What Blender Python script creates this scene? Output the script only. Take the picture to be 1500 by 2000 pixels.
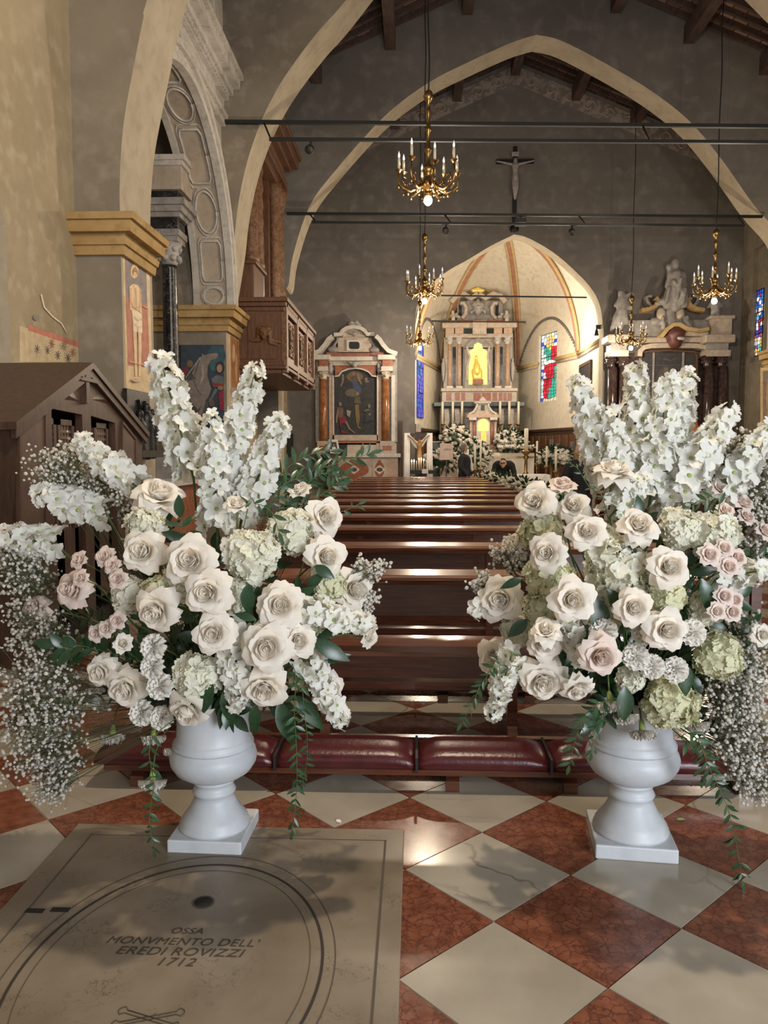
import bpy, bmesh, math, random
from mathutils import Vector, Matrix, Euler, noise
from mathutils.geometry import tessellate_polygon
PI = math.pi; R = math.radians
random.seed(7)
S = bpy.context.scene
COL = S.collection
for o in list(bpy.data.objects): bpy.data.objects.remove(o)

# ---------------------------------------------------------------- camera, world, lights
FPX = 1520.0; CH = 1.5; PITCH = R(4.3); YAW = R(2.3)
cd = bpy.data.cameras.new('camera'); cam = bpy.data.objects.new('camera', cd); COL.objects.link(cam)
cam.location = (0, 0, CH); cam.rotation_euler = (PI/2-PITCH, 0, YAW)
cd.sensor_fit = 'VERTICAL'; cd.sensor_height = 32; cd.lens = 32*FPX/2000; cd.clip_end = 200; cd.clip_start = .05
S.camera = cam
w = bpy.data.worlds.new('world'); S.world = w; w.use_nodes = True
w.node_tree.nodes['Background'].inputs[0].default_value = (.95, .92, .88, 1)
w.node_tree.nodes['Background'].inputs[1].default_value = .50
S.view_settings.view_transform = 'Standard'; S.view_settings.look = 'None'
S.view_settings.exposure = 0.0; S.view_settings.gamma = 1; S.view_settings.use_curve_mapping = False

def lamp(name, kind, loc, power, color=(1, .85, .66), size=.1, rot=None, spot=None, blend=.5, sizey=None):
    d = bpy.data.lights.new(name, kind); d.energy = power; d.color = color
    if kind == 'AREA':
        d.size = size
        if sizey: d.shape = 'RECTANGLE'; d.size_y = sizey
    else: d.shadow_soft_size = size
    if kind == 'SPOT': d.spot_size = spot; d.spot_blend = blend
    o = bpy.data.objects.new(name, d); COL.objects.link(o); o.location = loc
    if rot: o.rotation_euler = rot
    return o
def aim(o, target):
    o.rotation_euler = (Vector(target)-o.location).to_track_quat('-Z', 'Y').to_euler()
WARM = (1, .83, .62)
# daylight from the open church door behind the viewer, to the right
l = lamp('door_daylight', 'AREA', (3.3, -2.6, 1.8), 370, (.88, .93, 1), 2.2, sizey=2.4); aim(l, (.2, 3, 1.1))
# presbytery floodlights behind the chancel arch, organ-side spot on the left wall
l = lamp('apse_flood', 'POINT', (4.3, 25.2, 5.0), 230, (1, .87, .70), .2)
l = lamp('apse_flood_b', 'POINT', (1.2, 25.2, 5.0), 230, (1, .87, .70), .2)
l = lamp('wall_spot', 'SPOT', (4.0, 3.0, 5.6), 620, (1, .84, .62), .08, spot=R(62)); aim(l, (-3.8, 10.0, 3.6))
l = lamp('nave_spot', 'SPOT', (6.8, 14.0, 7.3), 450, (1, .85, .66), .1, spot=R(70)); aim(l, (-2.2, 20.5, 3.6))

# ---------------------------------------------------------------- helpers
CAMM = Euler((PI/2-PITCH, 0, YAW)).to_matrix()
def at(px, py, Y):
    """world point where the sight line of photo pixel (px, py) meets the depth plane Y"""
    d = CAMM @ Vector(((px-750)/FPX, -(py-1000)/FPX, -1))
    return Vector((0, 0, CH)) + d*(Y/d.y)
def atz(px, py, z=0.0):
    d = CAMM @ Vector(((px-750)/FPX, -(py-1000)/FPX, -1))
    return Vector((0, 0, CH)) + d*((z-CH)/d.z)
def atx(px, py, X):
    d = CAMM @ Vector(((px-750)/FPX, -(py-1000)/FPX, -1))
    return Vector((0, 0, CH)) + d*(X/d.x)

class MB:
    def __init__(s): s.v = []; s.f = []; s.m = []; s.mi = 0; s.sm = []
    def add(s, vs, fs, smooth=False):
        b = len(s.v); s.v += [tuple(v) for v in vs]
        for f in fs: s.f.append([i+b for i in f]); s.m.append(s.mi); s.sm.append(smooth)
        return s
    def box(s, x0, y0, z0, x1, y1, z1, M=None):
        vs = [Vector((x, y, z)) for z in (z0, z1) for y in (y0, y1) for x in (x0, x1)]
        if M: vs = [M @ v for v in vs]
        return s.add(vs, [(0, 2, 3, 1), (4, 5, 7, 6), (0, 1, 5, 4), (2, 6, 7, 3), (0, 4, 6, 2), (1, 3, 7, 5)])
    def frust(s, x0, y0, z0, x1, y1, z1, e, M=None):
        """box whose top is inset by e"""
        vs = [Vector(v) for v in ((x0, y0, z0), (x1, y0, z0), (x1, y1, z0), (x0, y1, z0), (x0+e, y0+e, z1), (x1-e, y0+e, z1), (x1-e, y1-e, z1), (x0+e, y1-e, z1))]
        if M: vs = [M @ v for v in vs]
        return s.add(vs, [(3, 2, 1, 0), (4, 5, 6, 7), (0, 1, 5, 4), (1, 2, 6, 5), (2, 3, 7, 6), (3, 0, 4, 7)])
    def lathe(s, prof, n=24, M=None, c=(0, 0, 0), smooth=True):
        vs = []
        for r, z in prof:
            for k in range(n):
                a = 2*PI*k/n; v = Vector((c[0]+r*math.cos(a), c[1]+r*math.sin(a), c[2]+z)); vs.append(M @ v if M else v)
        fs = []
        for i in range(len(prof)-1):
            for k in range(n): fs.append((i*n+k, i*n+(k+1) % n, (i+1)*n+(k+1) % n, (i+1)*n+k))
        fs.append(tuple(range(n-1, -1, -1))); fs.append(tuple((len(prof)-1)*n+k for k in range(n)))
        return s.add(vs, fs, smooth)
    def tube(s, pts, r, n=6, smooth=True, flat=1.0):
        pts = [Vector(p) for p in pts]; rs = r if isinstance(r, (list, tuple)) else [r]*len(pts)
        vs = []; up = None
        for i, p in enumerate(pts):
            t = (pts[min(i+1, len(pts)-1)]-pts[max(i-1, 0)])
            if t.length < 1e-9: t = Vector((0, 0, 1))
            t.normalize()
            if up is None: up = Vector((0, 0, 1)) if abs(t.z) < .9 else Vector((1, 0, 0))
            a = t.cross(up)
            if a.length < 1e-6: a = t.orthogonal()
            a.normalize(); b = a.cross(t).normalized(); up = b
            for k in range(n):
                q = 2*PI*k/n+PI/n; vs.append(p+(a*math.cos(q)+b*math.sin(q)*flat)*rs[i])
        fs = [(i*n+k, i*n+(k+1) % n, (i+1)*n+(k+1) % n, (i+1)*n+k) for i in range(len(pts)-1) for k in range(n)]
        fs += [tuple(range(n-1, -1, -1)), tuple((len(pts)-1)*n+k for k in range(n))]
        return s.add(vs, fs, smooth)
    def poly(s, pts2, fn0, fn1, side=None):
        """prism: 2-D outline lifted by fn0 and fn1; side = material index of the edge faces"""
        n = len(pts2); a = [Vector(fn0(*p)) for p in pts2]; b = [Vector(fn1(*p)) for p in pts2]
        tri = tessellate_polygon([[Vector((p[0], p[1], 0)) for p in pts2]])
        ar = sum(pts2[i][0]*pts2[(i+1) % n][1]-pts2[(i+1) % n][0]*pts2[i][1] for i in range(n))
        m0 = s.mi
        s.add(a+b, [tuple(t) for t in tri]+[tuple(i+n for i in reversed(t)) for t in tri])
        if side is not None: s.mi = side
        b0 = len(s.v)-2*n
        for i in range(n):
            s.f.append([b0+i, b0+(i+1) % n, b0+n+(i+1) % n, b0+n+i]); s.m.append(s.mi); s.sm.append(False)
        s.mi = m0; return s
    def prism_y(s, pts, y0, y1, side=None): return s.poly(pts, lambda x, z: (x, y0, z), lambda x, z: (x, y1, z), side)
    def prism_x(s, pts, x0, x1, side=None): return s.poly(pts, lambda y, z: (x0, y, z), lambda y, z: (x1, y, z), side)
    def prism_z(s, pts, z0, z1, side=None): return s.poly(pts, lambda x, y: (x, y, z0), lambda x, y: (x, y, z1), side)
    def ball(s, c, r, n=8, sx=1, sy=1, sz=1, M=None):
        prof = [(max(1e-4, math.sin(PI*i/(n//2+1)))*r, -math.cos(PI*i/(n//2+1))*r) for i in range(n//2+2)]
        M2 = Matrix.Translation(c) @ Matrix.Diagonal((sx, sy, sz, 1))
        if M: M2 = M @ M2
        return s.lathe(prof, n, M2)
    def mesh(s, name, mats, fix=True):
        me = bpy.data.meshes.new(name); me.from_pydata(s.v, [], s.f)
        for mt in (mats if isinstance(mats, (list, tuple)) else [mats]): me.materials.append(mt)
        for p, mi, sm in zip(me.polygons, s.m, s.sm): p.material_index = mi; p.use_smooth = sm
        if fix and len(s.f) < 60000:
            bm = bmesh.new(); bm.from_mesh(me); bmesh.ops.recalc_face_normals(bm, faces=bm.faces); bm.to_mesh(me); bm.free()
        return me
    def build(s, name, mats, parent=None, fix=True): return put(name, s.mesh(name, mats, fix), parent)

def put(name, me, parent=None, loc=None, rot=None, scale=None, M=None):
    o = bpy.data.objects.new(name, me); COL.objects.link(o)
    if parent: o.parent = parent
    if M is not None: o.matrix_local = M
    if loc is not None: o.location = loc
    if rot is not None: o.rotation_euler = rot
    if scale is not None: o.scale = (scale,)*3 if isinstance(scale, (int, float)) else scale
    return o
def tag(o, label=None, cat=None, group=None, kind=None):
    if label: o['label'] = label
    if cat: o['category'] = cat
    if group: o['group'] = group
    if kind: o['kind'] = kind
    return o
def thing(name, label, cat, loc=(0, 0, 0), rot=None, group=None):
    o = bpy.data.objects.new(name, None); COL.objects.link(o); o.location = loc; o.empty_display_size = .1
    if rot: o.rotation_euler = rot
    return tag(o, label, cat, group)
def struct(o, label=None, cat=None): o['kind'] = 'structure'; return tag(o, label, cat)
def bevel(o, wd=.01, seg=2):
    m = o.modifiers.new('bevel', 'BEVEL'); m.width = wd; m.segments = seg; m.limit_method = 'ANGLE'; return o

# ---------------------------------------------------------------- materials
def newmat(name):
    m = bpy.data.materials.new(name); m.use_nodes = True; nt = m.node_tree
    return m, nt, nt.nodes['Principled BSDF']
def rgba(c): return (c[0], c[1], c[2], 1)
def mat(name, c, rough=.6, metal=0, c2=None, scale=4, detail=6, bump=0, bscale=None, emit=None, estr=0, spec=None, coords='pos', stretch=None, lo=.35, hi=.65, coat=0, sss=0, alpha=None, trans=0):
    m, nt, b = newmat(name); N = nt.nodes; L = nt.links
    b.inputs['Base Color'].default_value = rgba(c); b.inputs['Roughness'].default_value = rough; b.inputs['Metallic'].default_value = metal
    if spec is not None: b.inputs['Specular IOR Level'].default_value = spec
    if coat: b.inputs['Coat Weight'].default_value = coat; b.inputs['Coat Roughness'].default_value = .12
    if trans: b.inputs['Transmission Weight'].default_value = trans
    if sss: b.inputs['Subsurface Weight'].default_value = sss; b.inputs['Subsurface Radius'].default_value = (.02, .015, .01)
    if emit: b.inputs['Emission Color'].default_value = rgba(emit); b.inputs['Emission Strength'].default_value = estr
    if alpha is not None: b.inputs['Alpha'].default_value = alpha
    if c2 is not None or bump:
        if coords == 'pos': src = N.new('ShaderNodeNewGeometry').outputs['Position']
        else: src = N.new('ShaderNodeTexCoord').outputs['Object']
        if stretch:
            mp = N.new('ShaderNodeMapping'); mp.inputs['Scale'].default_value = stretch; L.new(src, mp.inputs[0]); src = mp.outputs[0]
    if c2 is not None:
        t = N.new('ShaderNodeTexNoise'); t.inputs['Scale'].default_value = scale; t.inputs['Detail'].default_value = detail; t.inputs['Roughness'].default_value = .6; L.new(src, t.inputs['Vector'])
        r = N.new('ShaderNodeValToRGB'); e = r.color_ramp.elements; e[0].position = lo; e[1].position = hi; e[0].color = rgba(c); e[1].color = rgba(c2)
        L.new(t.outputs['Fac'], r.inputs[0]); L.new(r.outputs[0], b.inputs['Base Color'])
    if bump:
        t2 = N.new('ShaderNodeTexNoise'); t2.inputs['Scale'].default_value = bscale or scale*6; t2.inputs['Detail'].default_value = 5; L.new(src, t2.inputs['Vector'])
        bp = N.new('ShaderNodeBump'); bp.inputs['Strength'].default_value = bump; bp.inputs['Distance'].default_value = .01; L.new(t2.outputs['Fac'], bp.inputs['Height']); L.new(bp.outputs[0], b.inputs['Normal'])
    return m
def plaster(name, c, c2, c3, rough=.9, s1=.7, s2=5):
    """lime plaster: two scales of mottling and fine relief"""
    m, nt, b = newmat(name); N = nt.nodes; L = nt.links
    g = N.new('ShaderNodeNewGeometry'); b.inputs['Roughness'].default_value = rough; b.inputs['Specular IOR Level'].default_value = .2
    t = N.new('ShaderNodeTexNoise'); t.inputs['Scale'].default_value = s1; t.inputs['Detail'].default_value = 8; t.inputs['Roughness'].default_value = .62; L.new(g.outputs['Position'], t.inputs['Vector'])
    r = N.new('ShaderNodeValToRGB'); e = r.color_ramp.elements; e[0].position = .36; e[0].color = rgba(c); e[1].position = .66; e[1].color = rgba(c2); L.new(t.outputs['Fac'], r.inputs[0])
    t2 = N.new('ShaderNodeTexNoise'); t2.inputs['Scale'].default_value = s2; t2.inputs['Detail'].default_value = 6; L.new(g.outputs['Position'], t2.inputs['Vector'])
    r2 = N.new('ShaderNodeValToRGB'); e = r2.color_ramp.elements; e[0].position = .50; e[0].color = (0, 0, 0, 1); e[1].position = .78; e[1].color = (1, 1, 1, 1); L.new(t2.outputs['Fac'], r2.inputs[0])
    mx = N.new('ShaderNodeMix'); mx.data_type = 'RGBA'; L.new(r2.outputs[0], mx.inputs['Factor']); L.new(r.outputs[0], mx.inputs['A']); mx.inputs['B'].default_value = rgba(c3)
    L.new(mx.outputs['Result'], b.inputs['Base Color'])
    bp = N.new('ShaderNodeBump'); bp.inputs['Strength'].default_value = .25; bp.inputs['Distance'].default_value = .02; L.new(t2.outputs['Fac'], bp.inputs['Height']); L.new(bp.outputs[0], b.inputs['Normal'])
    return m
def marble(name, c, c2, vein, rough=.12, scale=6, vscale=2.2, vw=.03, nod=False, warp=.35, spec=.5):
    """polished stone: mottled ground, thin wandering veins; nod = nodular red limestone"""
    m, nt, b = newmat(name); N = nt.nodes; L = nt.links
    b.inputs['Specular IOR Level'].default_value = spec
    g = N.new('ShaderNodeNewGeometry'); P = g.outputs['Position']
    t = N.new('ShaderNodeTexNoise'); t.inputs['Scale'].default_value = scale; t.inputs['Detail'].default_value = 7; L.new(P, t.inputs['Vector'])
    r = N.new('ShaderNodeValToRGB'); e = r.color_ramp.elements; e[0].position = .36; e[0].color = rgba(c); e[1].position = .66; e[1].color = rgba(c2); L.new(t.outputs['Fac'], r.inputs[0])
    tw = N.new('ShaderNodeTexNoise'); tw.inputs['Scale'].default_value = vscale*1.6; tw.inputs['Detail'].default_value = 4; L.new(P, tw.inputs['Vector'])
    sc = N.new('ShaderNodeVectorMath'); sc.operation = 'SCALE'; sc.inputs['Scale'].default_value = warp; L.new(tw.outputs['Color'], sc.inputs[0])
    ad = N.new('ShaderNodeVectorMath'); ad.operation = 'ADD'; L.new(P, ad.inputs[0]); L.new(sc.outputs[0], ad.inputs[1])
    v = N.new('ShaderNodeTexVoronoi'); v.feature = 'DISTANCE_TO_EDGE'; v.inputs['Scale'].default_value = vscale; L.new(ad.outputs[0], v.inputs['Vector'])
    r2 = N.new('ShaderNodeValToRGB'); e = r2.color_ramp.elements; e[0].position = 0; e[0].color = (1, 1, 1, 1); e[1].position = vw; e[1].color = (0, 0, 0, 1); L.new(v.outputs['Distance'], r2.inputs[0])
    mk = N.new('ShaderNodeMath'); mk.operation = 'MULTIPLY'; L.new(r2.outputs[0], mk.inputs[0])
    tm = N.new('ShaderNodeTexNoise'); tm.inputs['Scale'].default_value = vscale*.7; L.new(P, tm.inputs['Vector'])
    rm = N.new('ShaderNodeValToRGB'); e = rm.color_ramp.elements; e[0].position = .2 if nod else .45; e[1].position = .5 if nod else .65; L.new(tm.outputs['Fac'], rm.inputs[0]); L.new(rm.outputs[0], mk.inputs[1])
    mx = N.new('ShaderNodeMix'); mx.data_type = 'RGBA'; L.new(mk.outputs[0], mx.inputs['Factor']); L.new(r.outputs[0], mx.inputs['A']); mx.inputs['B'].default_value = rgba(vein)
    L.new(mx.outputs['Result'], b.inputs['Base Color'])
    rr = N.new('ShaderNodeMapRange'); rr.inputs['To Min'].default_value = rough; rr.inputs['To Max'].default_value = rough+.16; L.new(tm.outputs['Fac'], rr.inputs[0]); L.new(rr.outputs[0], b.inputs['Roughness'])
    return m
M = {}
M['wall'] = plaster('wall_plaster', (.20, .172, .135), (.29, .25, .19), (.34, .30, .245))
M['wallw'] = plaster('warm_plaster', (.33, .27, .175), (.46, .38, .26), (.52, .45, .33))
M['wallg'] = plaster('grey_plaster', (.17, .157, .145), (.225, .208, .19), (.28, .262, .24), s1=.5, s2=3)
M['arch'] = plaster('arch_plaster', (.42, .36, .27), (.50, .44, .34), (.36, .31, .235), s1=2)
M['apse'] = plaster('apse_plaster', (.66, .60, .49), (.76, .70, .58), (.56, .50, .40), s1=.8, s2=6)
M['stucco'] = plaster('white_stucco', (.48, .45, .41), (.60, .57, .53), (.36, .34, .31), s1=3, s2=14)
M['stuccob'] = plaster('panel_stucco', (.40, .34, .27), (.48, .41, .33), (.34, .29, .24), s1=3, s2=9)
M['ochre'] = plaster('ochre_stone', (.40, .26, .105), (.50, .35, .165), (.33, .21, .085), s1=2, s2=9)
M['cream'] = marble('cream_marble', (.31, .272, .215), (.41, .37, .30), (.15, .12, .09), .10, 3, 1.5, .012)
M['red'] = marble('red_marble', (.15, .05, .027), (.24, .09, .05), (.09, .031, .02), .10, 16, 24, .10, nod=True, warp=.05)
M['slab'] = marble('slab_marble', (.165, .132, .093), (.25, .207, .153), (.10, .08, .058), .28, 3, 9, .03, warp=.35)
M['groove'] = mat('dark_groove', (.03, .024, .019), .8)
M['grout'] = mat('floor_joint', (.30, .25, .20), .6)
M['urn'] = mat('white_urn', (.46, .49, .52), .45, c2=(.56, .585, .61), scale=7, bump=.08, bscale=30, coords='obj')
M['wood'] = mat('pew_wood', (.055, .017, .009), .24, c2=(.11, .036, .017), scale=5, stretch=(1, 12, 12), spec=.55, coat=.35)
M['woodw'] = mat('worn_rail_wood', (.12, .038, .018), .20, c2=(.21, .08, .04), scale=5, stretch=(1, 14, 14), spec=.6, coat=.5)
M['woodd'] = mat('confessional_wood', (.045, .024, .017), .42, c2=(.085, .046, .032), scale=4, stretch=(6, 6, 1))
M['woodo'] = mat('organ_wood', (.085, .035, .016), .5, c2=(.15, .068, .032), scale=5, stretch=(6, 6, 1), bump=.2)
M['woodoc'] = mat('carved_organ_wood', (.10, .045, .02), .5, c2=(.22, .11, .052), scale=16, bump=.9, bscale=22)
M['beam'] = mat('roof_beam', (.07, .045, .04), .85, c2=(.12, .08, .07), scale=3, stretch=(4, 1, 4), bump=.3)
M['leather'] = mat('red_leather', (.055, .008, .010), .30, c2=(.08, .012, .014), scale=14, bump=.12, bscale=60)
M['iron'] = mat('black_iron', (.022, .024, .024), .5, metal=.3)
M['brass'] = mat('gilt_brass', (.30, .19, .07), .30, metal=1, c2=(.46, .32, .14), scale=20)
M['candle'] = mat('candle_wax', (.82, .76, .62), .5)
M['bulb'] = mat('candle_bulb', (.9, .9, .95), .2, emit=(.9, .92, 1), estr=.5)
M['lampglow'] = mat('lit_lamp', (1, .95, .85), .4, emit=(1, .87, .70), estr=60)
M['black'] = mat('black_paint', (.012, .012, .013), .5)
M['void'] = mat('dark_interior', (.015, .011, .01), .9)
M['whitem'] = marble('white_marble', (.56, .53, .49), (.68, .65, .60), (.38, .35, .33), .25, 8, 3, .03)
M['greym'] = marble('grey_marble', (.26, .24, .225), (.37, .35, .33), (.16, .15, .14), .35, 7, 4, .04)
M['blackm'] = marble('black_veined_marble', (.012, .012, .014), (.03, .03, .032), (.45, .43, .42), .10, 8, 7, .03, warp=.4)
M['redm'] = marble('red_breccia', (.27, .085, .045), (.38, .14, .08), (.5, .3, .22), .22, 14, 9, .05)
M['orangem'] = marble('orange_marble', (.22, .08, .032), (.34, .145, .055), (.45, .27, .12), .12, 6, 4, .05)
M['pinkm'] = marble('pink_marble', (.50, .34, .24), (.60, .43, .32), (.36, .2, .13), .2, 9, 6, .05)
M['beigem'] = marble('beige_marble', (.46, .38, .30), (.57, .49, .40), (.33, .26, .21), .25, 8, 4, .04)
M['darkm'] = marble('dark_red_marble', (.035, .022, .021), (.065, .04, .037), (.14, .10, .09), .14, 14, 10, .05)
M['greenm'] = marble('dark_green_marble', (.03, .045, .04), (.06, .085, .075), (.2, .25, .22), .15, 9, 6, .04)
M['stone'] = mat('weathered_statue_marble', (.30, .28, .265), .6, c2=(.46, .44, .42), scale=9, bump=.5, bscale=25)
M['stonew'] = mat('white_statue_marble', (.44, .41, .37), .5, c2=(.58, .55, .50), scale=12, bump=.4, bscale=30)
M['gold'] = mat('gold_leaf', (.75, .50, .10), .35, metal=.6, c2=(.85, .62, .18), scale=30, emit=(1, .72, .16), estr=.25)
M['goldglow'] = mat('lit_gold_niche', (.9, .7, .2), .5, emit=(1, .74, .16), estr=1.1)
M['lace'] = mat('white_lace', (.68, .63, .56), .9, c2=(.8, .76, .70), scale=40, bump=.4, bscale=60)
M['linen'] = mat('white_linen', (.74, .70, .66), .9, c2=(.82, .78, .75), scale=6, bump=.2)
M['bronze'] = mat('dark_bronze', (.022, .022, .022), .38, metal=.6, c2=(.05, .05, .048), scale=14, bump=.3)
M['skin'] = mat('skin', (.50, .30, .22), .55)
M['cloth'] = mat('black_cloth', (.012, .012, .015), .85)
M['suit'] = mat('dark_suit', (.016, .017, .022), .8)
M['hairg'] = mat('grey_hair', (.16, .15, .14), .8, bump=.5, bscale=80)
M['hairb'] = mat('dark_hair', (.03, .022, .018), .7, bump=.5, bscale=80)
M['hairl'] = mat('blond_hair', (.38, .24, .10), .7, bump=.5, bscale=80)
# ================================================================ THE SETTING
XL, XR = -3.27, 8.45          # inner faces of the piers
XLW, XRW = -3.78, 9.3         # side walls
Y0A, Y0B = 8.7, 9.7           # transverse arches: near, middle, far
Y1A, Y1B = 13.5, 14.4
Y2A, Y2B = 18.6, 19.35
YE = 23.0                     # wall at the head of the nave
RX, RZ, SL = 2.78, 12.55, .42 # ridge and slope of the roof
def roofz(x): return RZ-SL*abs(x-RX)

# ---- floor: checker beyond, single tiles in front
TS = .418; TO = Vector((.269, 3.0)); TROT = R(-1.2)
ua = -PI/4+TROT; U = Vector((math.cos(ua), math.sin(ua))); V = Vector((-U.y, U.x))
def checker_floor():
    m, nt, b = newmat('checker_floor'); N = nt.nodes; L = nt.links
    b.inputs['Roughness'].default_value = .14
    g = N.new('ShaderNodeNewGeometry'); mp = N.new('ShaderNodeMapping'); mp.vector_type = 'TEXTURE'
    mp.inputs['Location'].default_value = (TO.x, TO.y, -5); mp.inputs['Rotation'].default_value = (0, 0, ua); mp.inputs['Scale'].default_value = (TS, TS, 100)
    L.new(g.outputs['Position'], mp.inputs[0])
    c = N.new('ShaderNodeTexChecker'); c.inputs['Scale'].default_value = 1; L.new(mp.outputs[0], c.inputs['Vector'])
    cols = []
    for a, bb, s in (((.31, .272, .215), (.41, .37, .30), 4), ((.15, .05, .027), (.24, .09, .05), 18)):
        t = N.new('ShaderNodeTexNoise'); t.inputs['Scale'].default_value = s; t.inputs['Detail'].default_value = 7; L.new(g.outputs['Position'], t.inputs['Vector'])
        r = N.new('ShaderNodeValToRGB'); e = r.color_ramp.elements; e[0].position = .36; e[1].position = .64; e[0].color = rgba(a); e[1].color = rgba(bb); L.new(t.outputs['Fac'], r.inputs[0]); cols.append(r)
    mx = N.new('ShaderNodeMix'); mx.data_type = 'RGBA'; L.new(c.outputs['Fac'], mx.inputs['Factor']); L.new(cols[1].outputs[0], mx.inputs['A']); L.new(cols[0].outputs[0], mx.inputs['B'])
    L.new(mx.outputs['Result'], b.inputs['Base Color'])
    return m
fm = MB(); fm.box(-9, -4, -.3, 14, 34, -.004)
floor = struct(fm.build('floor', checker_floor()))
SX0, SX1, SY0, SY1 = -1.36, -.04, .9, 3.0         # ledger stone set into the floor
tm_ = []
for mm in ('cream', 'red'):
    mb = MB(); h = TS/2-.0012; mb.frust(-h, -h, -.012, h, h, 0, .0012); tm_.append(mb.mesh('tile', M[mm]))
tiles = []
for i in range(-40, 41):
    for j in range(-40, 41):
        c = TO+U*(i+.5)*TS+V*(j+.5)*TS
        if not (1.55 < c.y < 8.6): continue
        if abs(c.x-c.y*.04) > .51*c.y+.32: continue
        if SX0+.25 < c.x < SX1-.25 and SY0+.2 < c.y < SY1-.25: continue
        tiles.append((c.y, c, (i+j) % 2))
tiles.sort(key=lambda t: t[0])
for _, c, k in tiles[:300]:
    put('tile', tm_[0 if k == 1 else 1], floor, loc=(c.x, c.y, 0), rot=(0, 0, ua))

# ---- transverse arches with their piers
def arch_wall(name, ya, yb, arch, xl, xr, ol=XLW, orr=XRW, mats=('wall', 'arch')):
    arch = smooth_pointed(arch)
    pts = [(ol, 0), (ol, roofz(ol)+.1), (RX, RZ+.1), (orr, roofz(orr)+.1), (orr, 0), (xr, 0)] + list(reversed(arch)) + [(xl, 0)]
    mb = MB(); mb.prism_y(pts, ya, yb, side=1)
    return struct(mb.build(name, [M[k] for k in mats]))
def smooth(pts, k=5):
    out = []
    for i in range(len(pts)-1):
        a = pts[max(i-1, 0)]; b_ = pts[i]; c = pts[i+1]; d = pts[min(i+2, len(pts)-1)]
        for j in range(k):
            f = j/k; out.append(tuple(.5*(2*b_[q]+(c[q]-a[q])*f+(2*a[q]-5*b_[q]+4*c[q]-d[q])*f*f+(3*b_[q]-a[q]-3*c[q]+d[q])*f**3) for q in (0, 1)))
    return out+[pts[-1]]
def smooth_pointed(pts):
    i = max(range(len(pts)), key=lambda q: pts[q][1]); return smooth(pts[:i+1])+smooth(pts[i:])[1:]
def pxarch(pl, Y): return [(p.x, p.z) for p in (at(x, y, Y) for x, y in pl)]
a2 = pxarch([(562, 560), (572, 500), (604, 404), (656, 332), (752, 226), (838, 161), (920, 119), (1000, 83), (1048, 68), (1100, 81), (1204, 136), (1284, 186), (1352, 242), (1412, 315), (1472, 400)], Y2A)
a2 = [(XL, 4.6), (XL, 5.4)]+[p for p in a2 if p[0] > XL+.02] + [(XR-.02, 6.3), (XR, 5.3), (XR, 4.6)]
arch_wall('wall_transverse_far', Y2A, Y2B, a2, XL, XR, mats=('wallg', 'arch'))
a1 = pxarch([(456, 480), (463, 415), (474, 352), (490, 292), (514, 228), (546, 166), (584, 110), (628, 54), (676, 0)], Y1A)
a1 = [(XL, 4.2)]+a1+[(.1, 10.5), (1.2, 11.25), (2.3, 11.7), (3.4, 11.2), (4.5, 10.45), (5.76, 9.3), (6.9, 8.1), (7.8, 6.6), (8.3, 5.2), (XR, 4.2)]
arch_wall('wall_transverse_middle', Y1A, Y1B, a1, XL, XR, ol=-4.9, mats=('wall', 'arch'))
a0 = pxarch([(234, 434), (234, 350), (241, 245), (259, 140), (280, 35), (287, 0)], Y0A)
lastx, lastz = a0[-1]
a0 = [(XL, 3.4)]+[(max(x, XL), z) for x, z in a0]+[(-2.4, 7.9), (-1.4, 9.4), (-.2, 10.5), (1.2, 11.3), (2.6, 11.7), (4, 11.2), (5.4, 10.2), (6.8, 8.5), (7.8, 6.6), (8.3, 5.2), (XR, 3.9)]
arch_wall('wall_transverse_near', Y0A, Y0B, a0, XL, XR, ol=-4.9, mats=('wall', 'arch'))

# ---- side walls
mb = MB()
nich = [(3.2, 0), (3.2, 3.6), (3.5, 4.4), (4.2, 5.3), (5.2, 5.9), (6.2, 5.3), (6.9, 4.4), (7.2, 3.6), (7.25, 0)]
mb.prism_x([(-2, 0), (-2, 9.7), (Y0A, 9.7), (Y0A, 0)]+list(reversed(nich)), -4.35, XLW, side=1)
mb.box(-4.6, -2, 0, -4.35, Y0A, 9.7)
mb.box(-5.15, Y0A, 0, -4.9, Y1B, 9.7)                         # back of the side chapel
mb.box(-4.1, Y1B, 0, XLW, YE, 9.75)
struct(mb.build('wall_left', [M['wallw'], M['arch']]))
# right wall, with a tall splayed window in the last bay
wy0, wy1, wz0, wz1 = 19.75, 22.3, 4.0, 7.1
mb = MB()
mb.box(XRW, -2, 0, XRW+.5, wy0, 9.75); mb.box(XRW, wy1, 0, XRW+.5, YE+.5, 9.75)
mb.box(XRW, wy0, 0, XRW+.5, wy1, wz0); mb.box(XRW, wy0, wz1, XRW+.5, wy1, 9.75)
struct(mb.build('wall_right', M['wall']))
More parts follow.
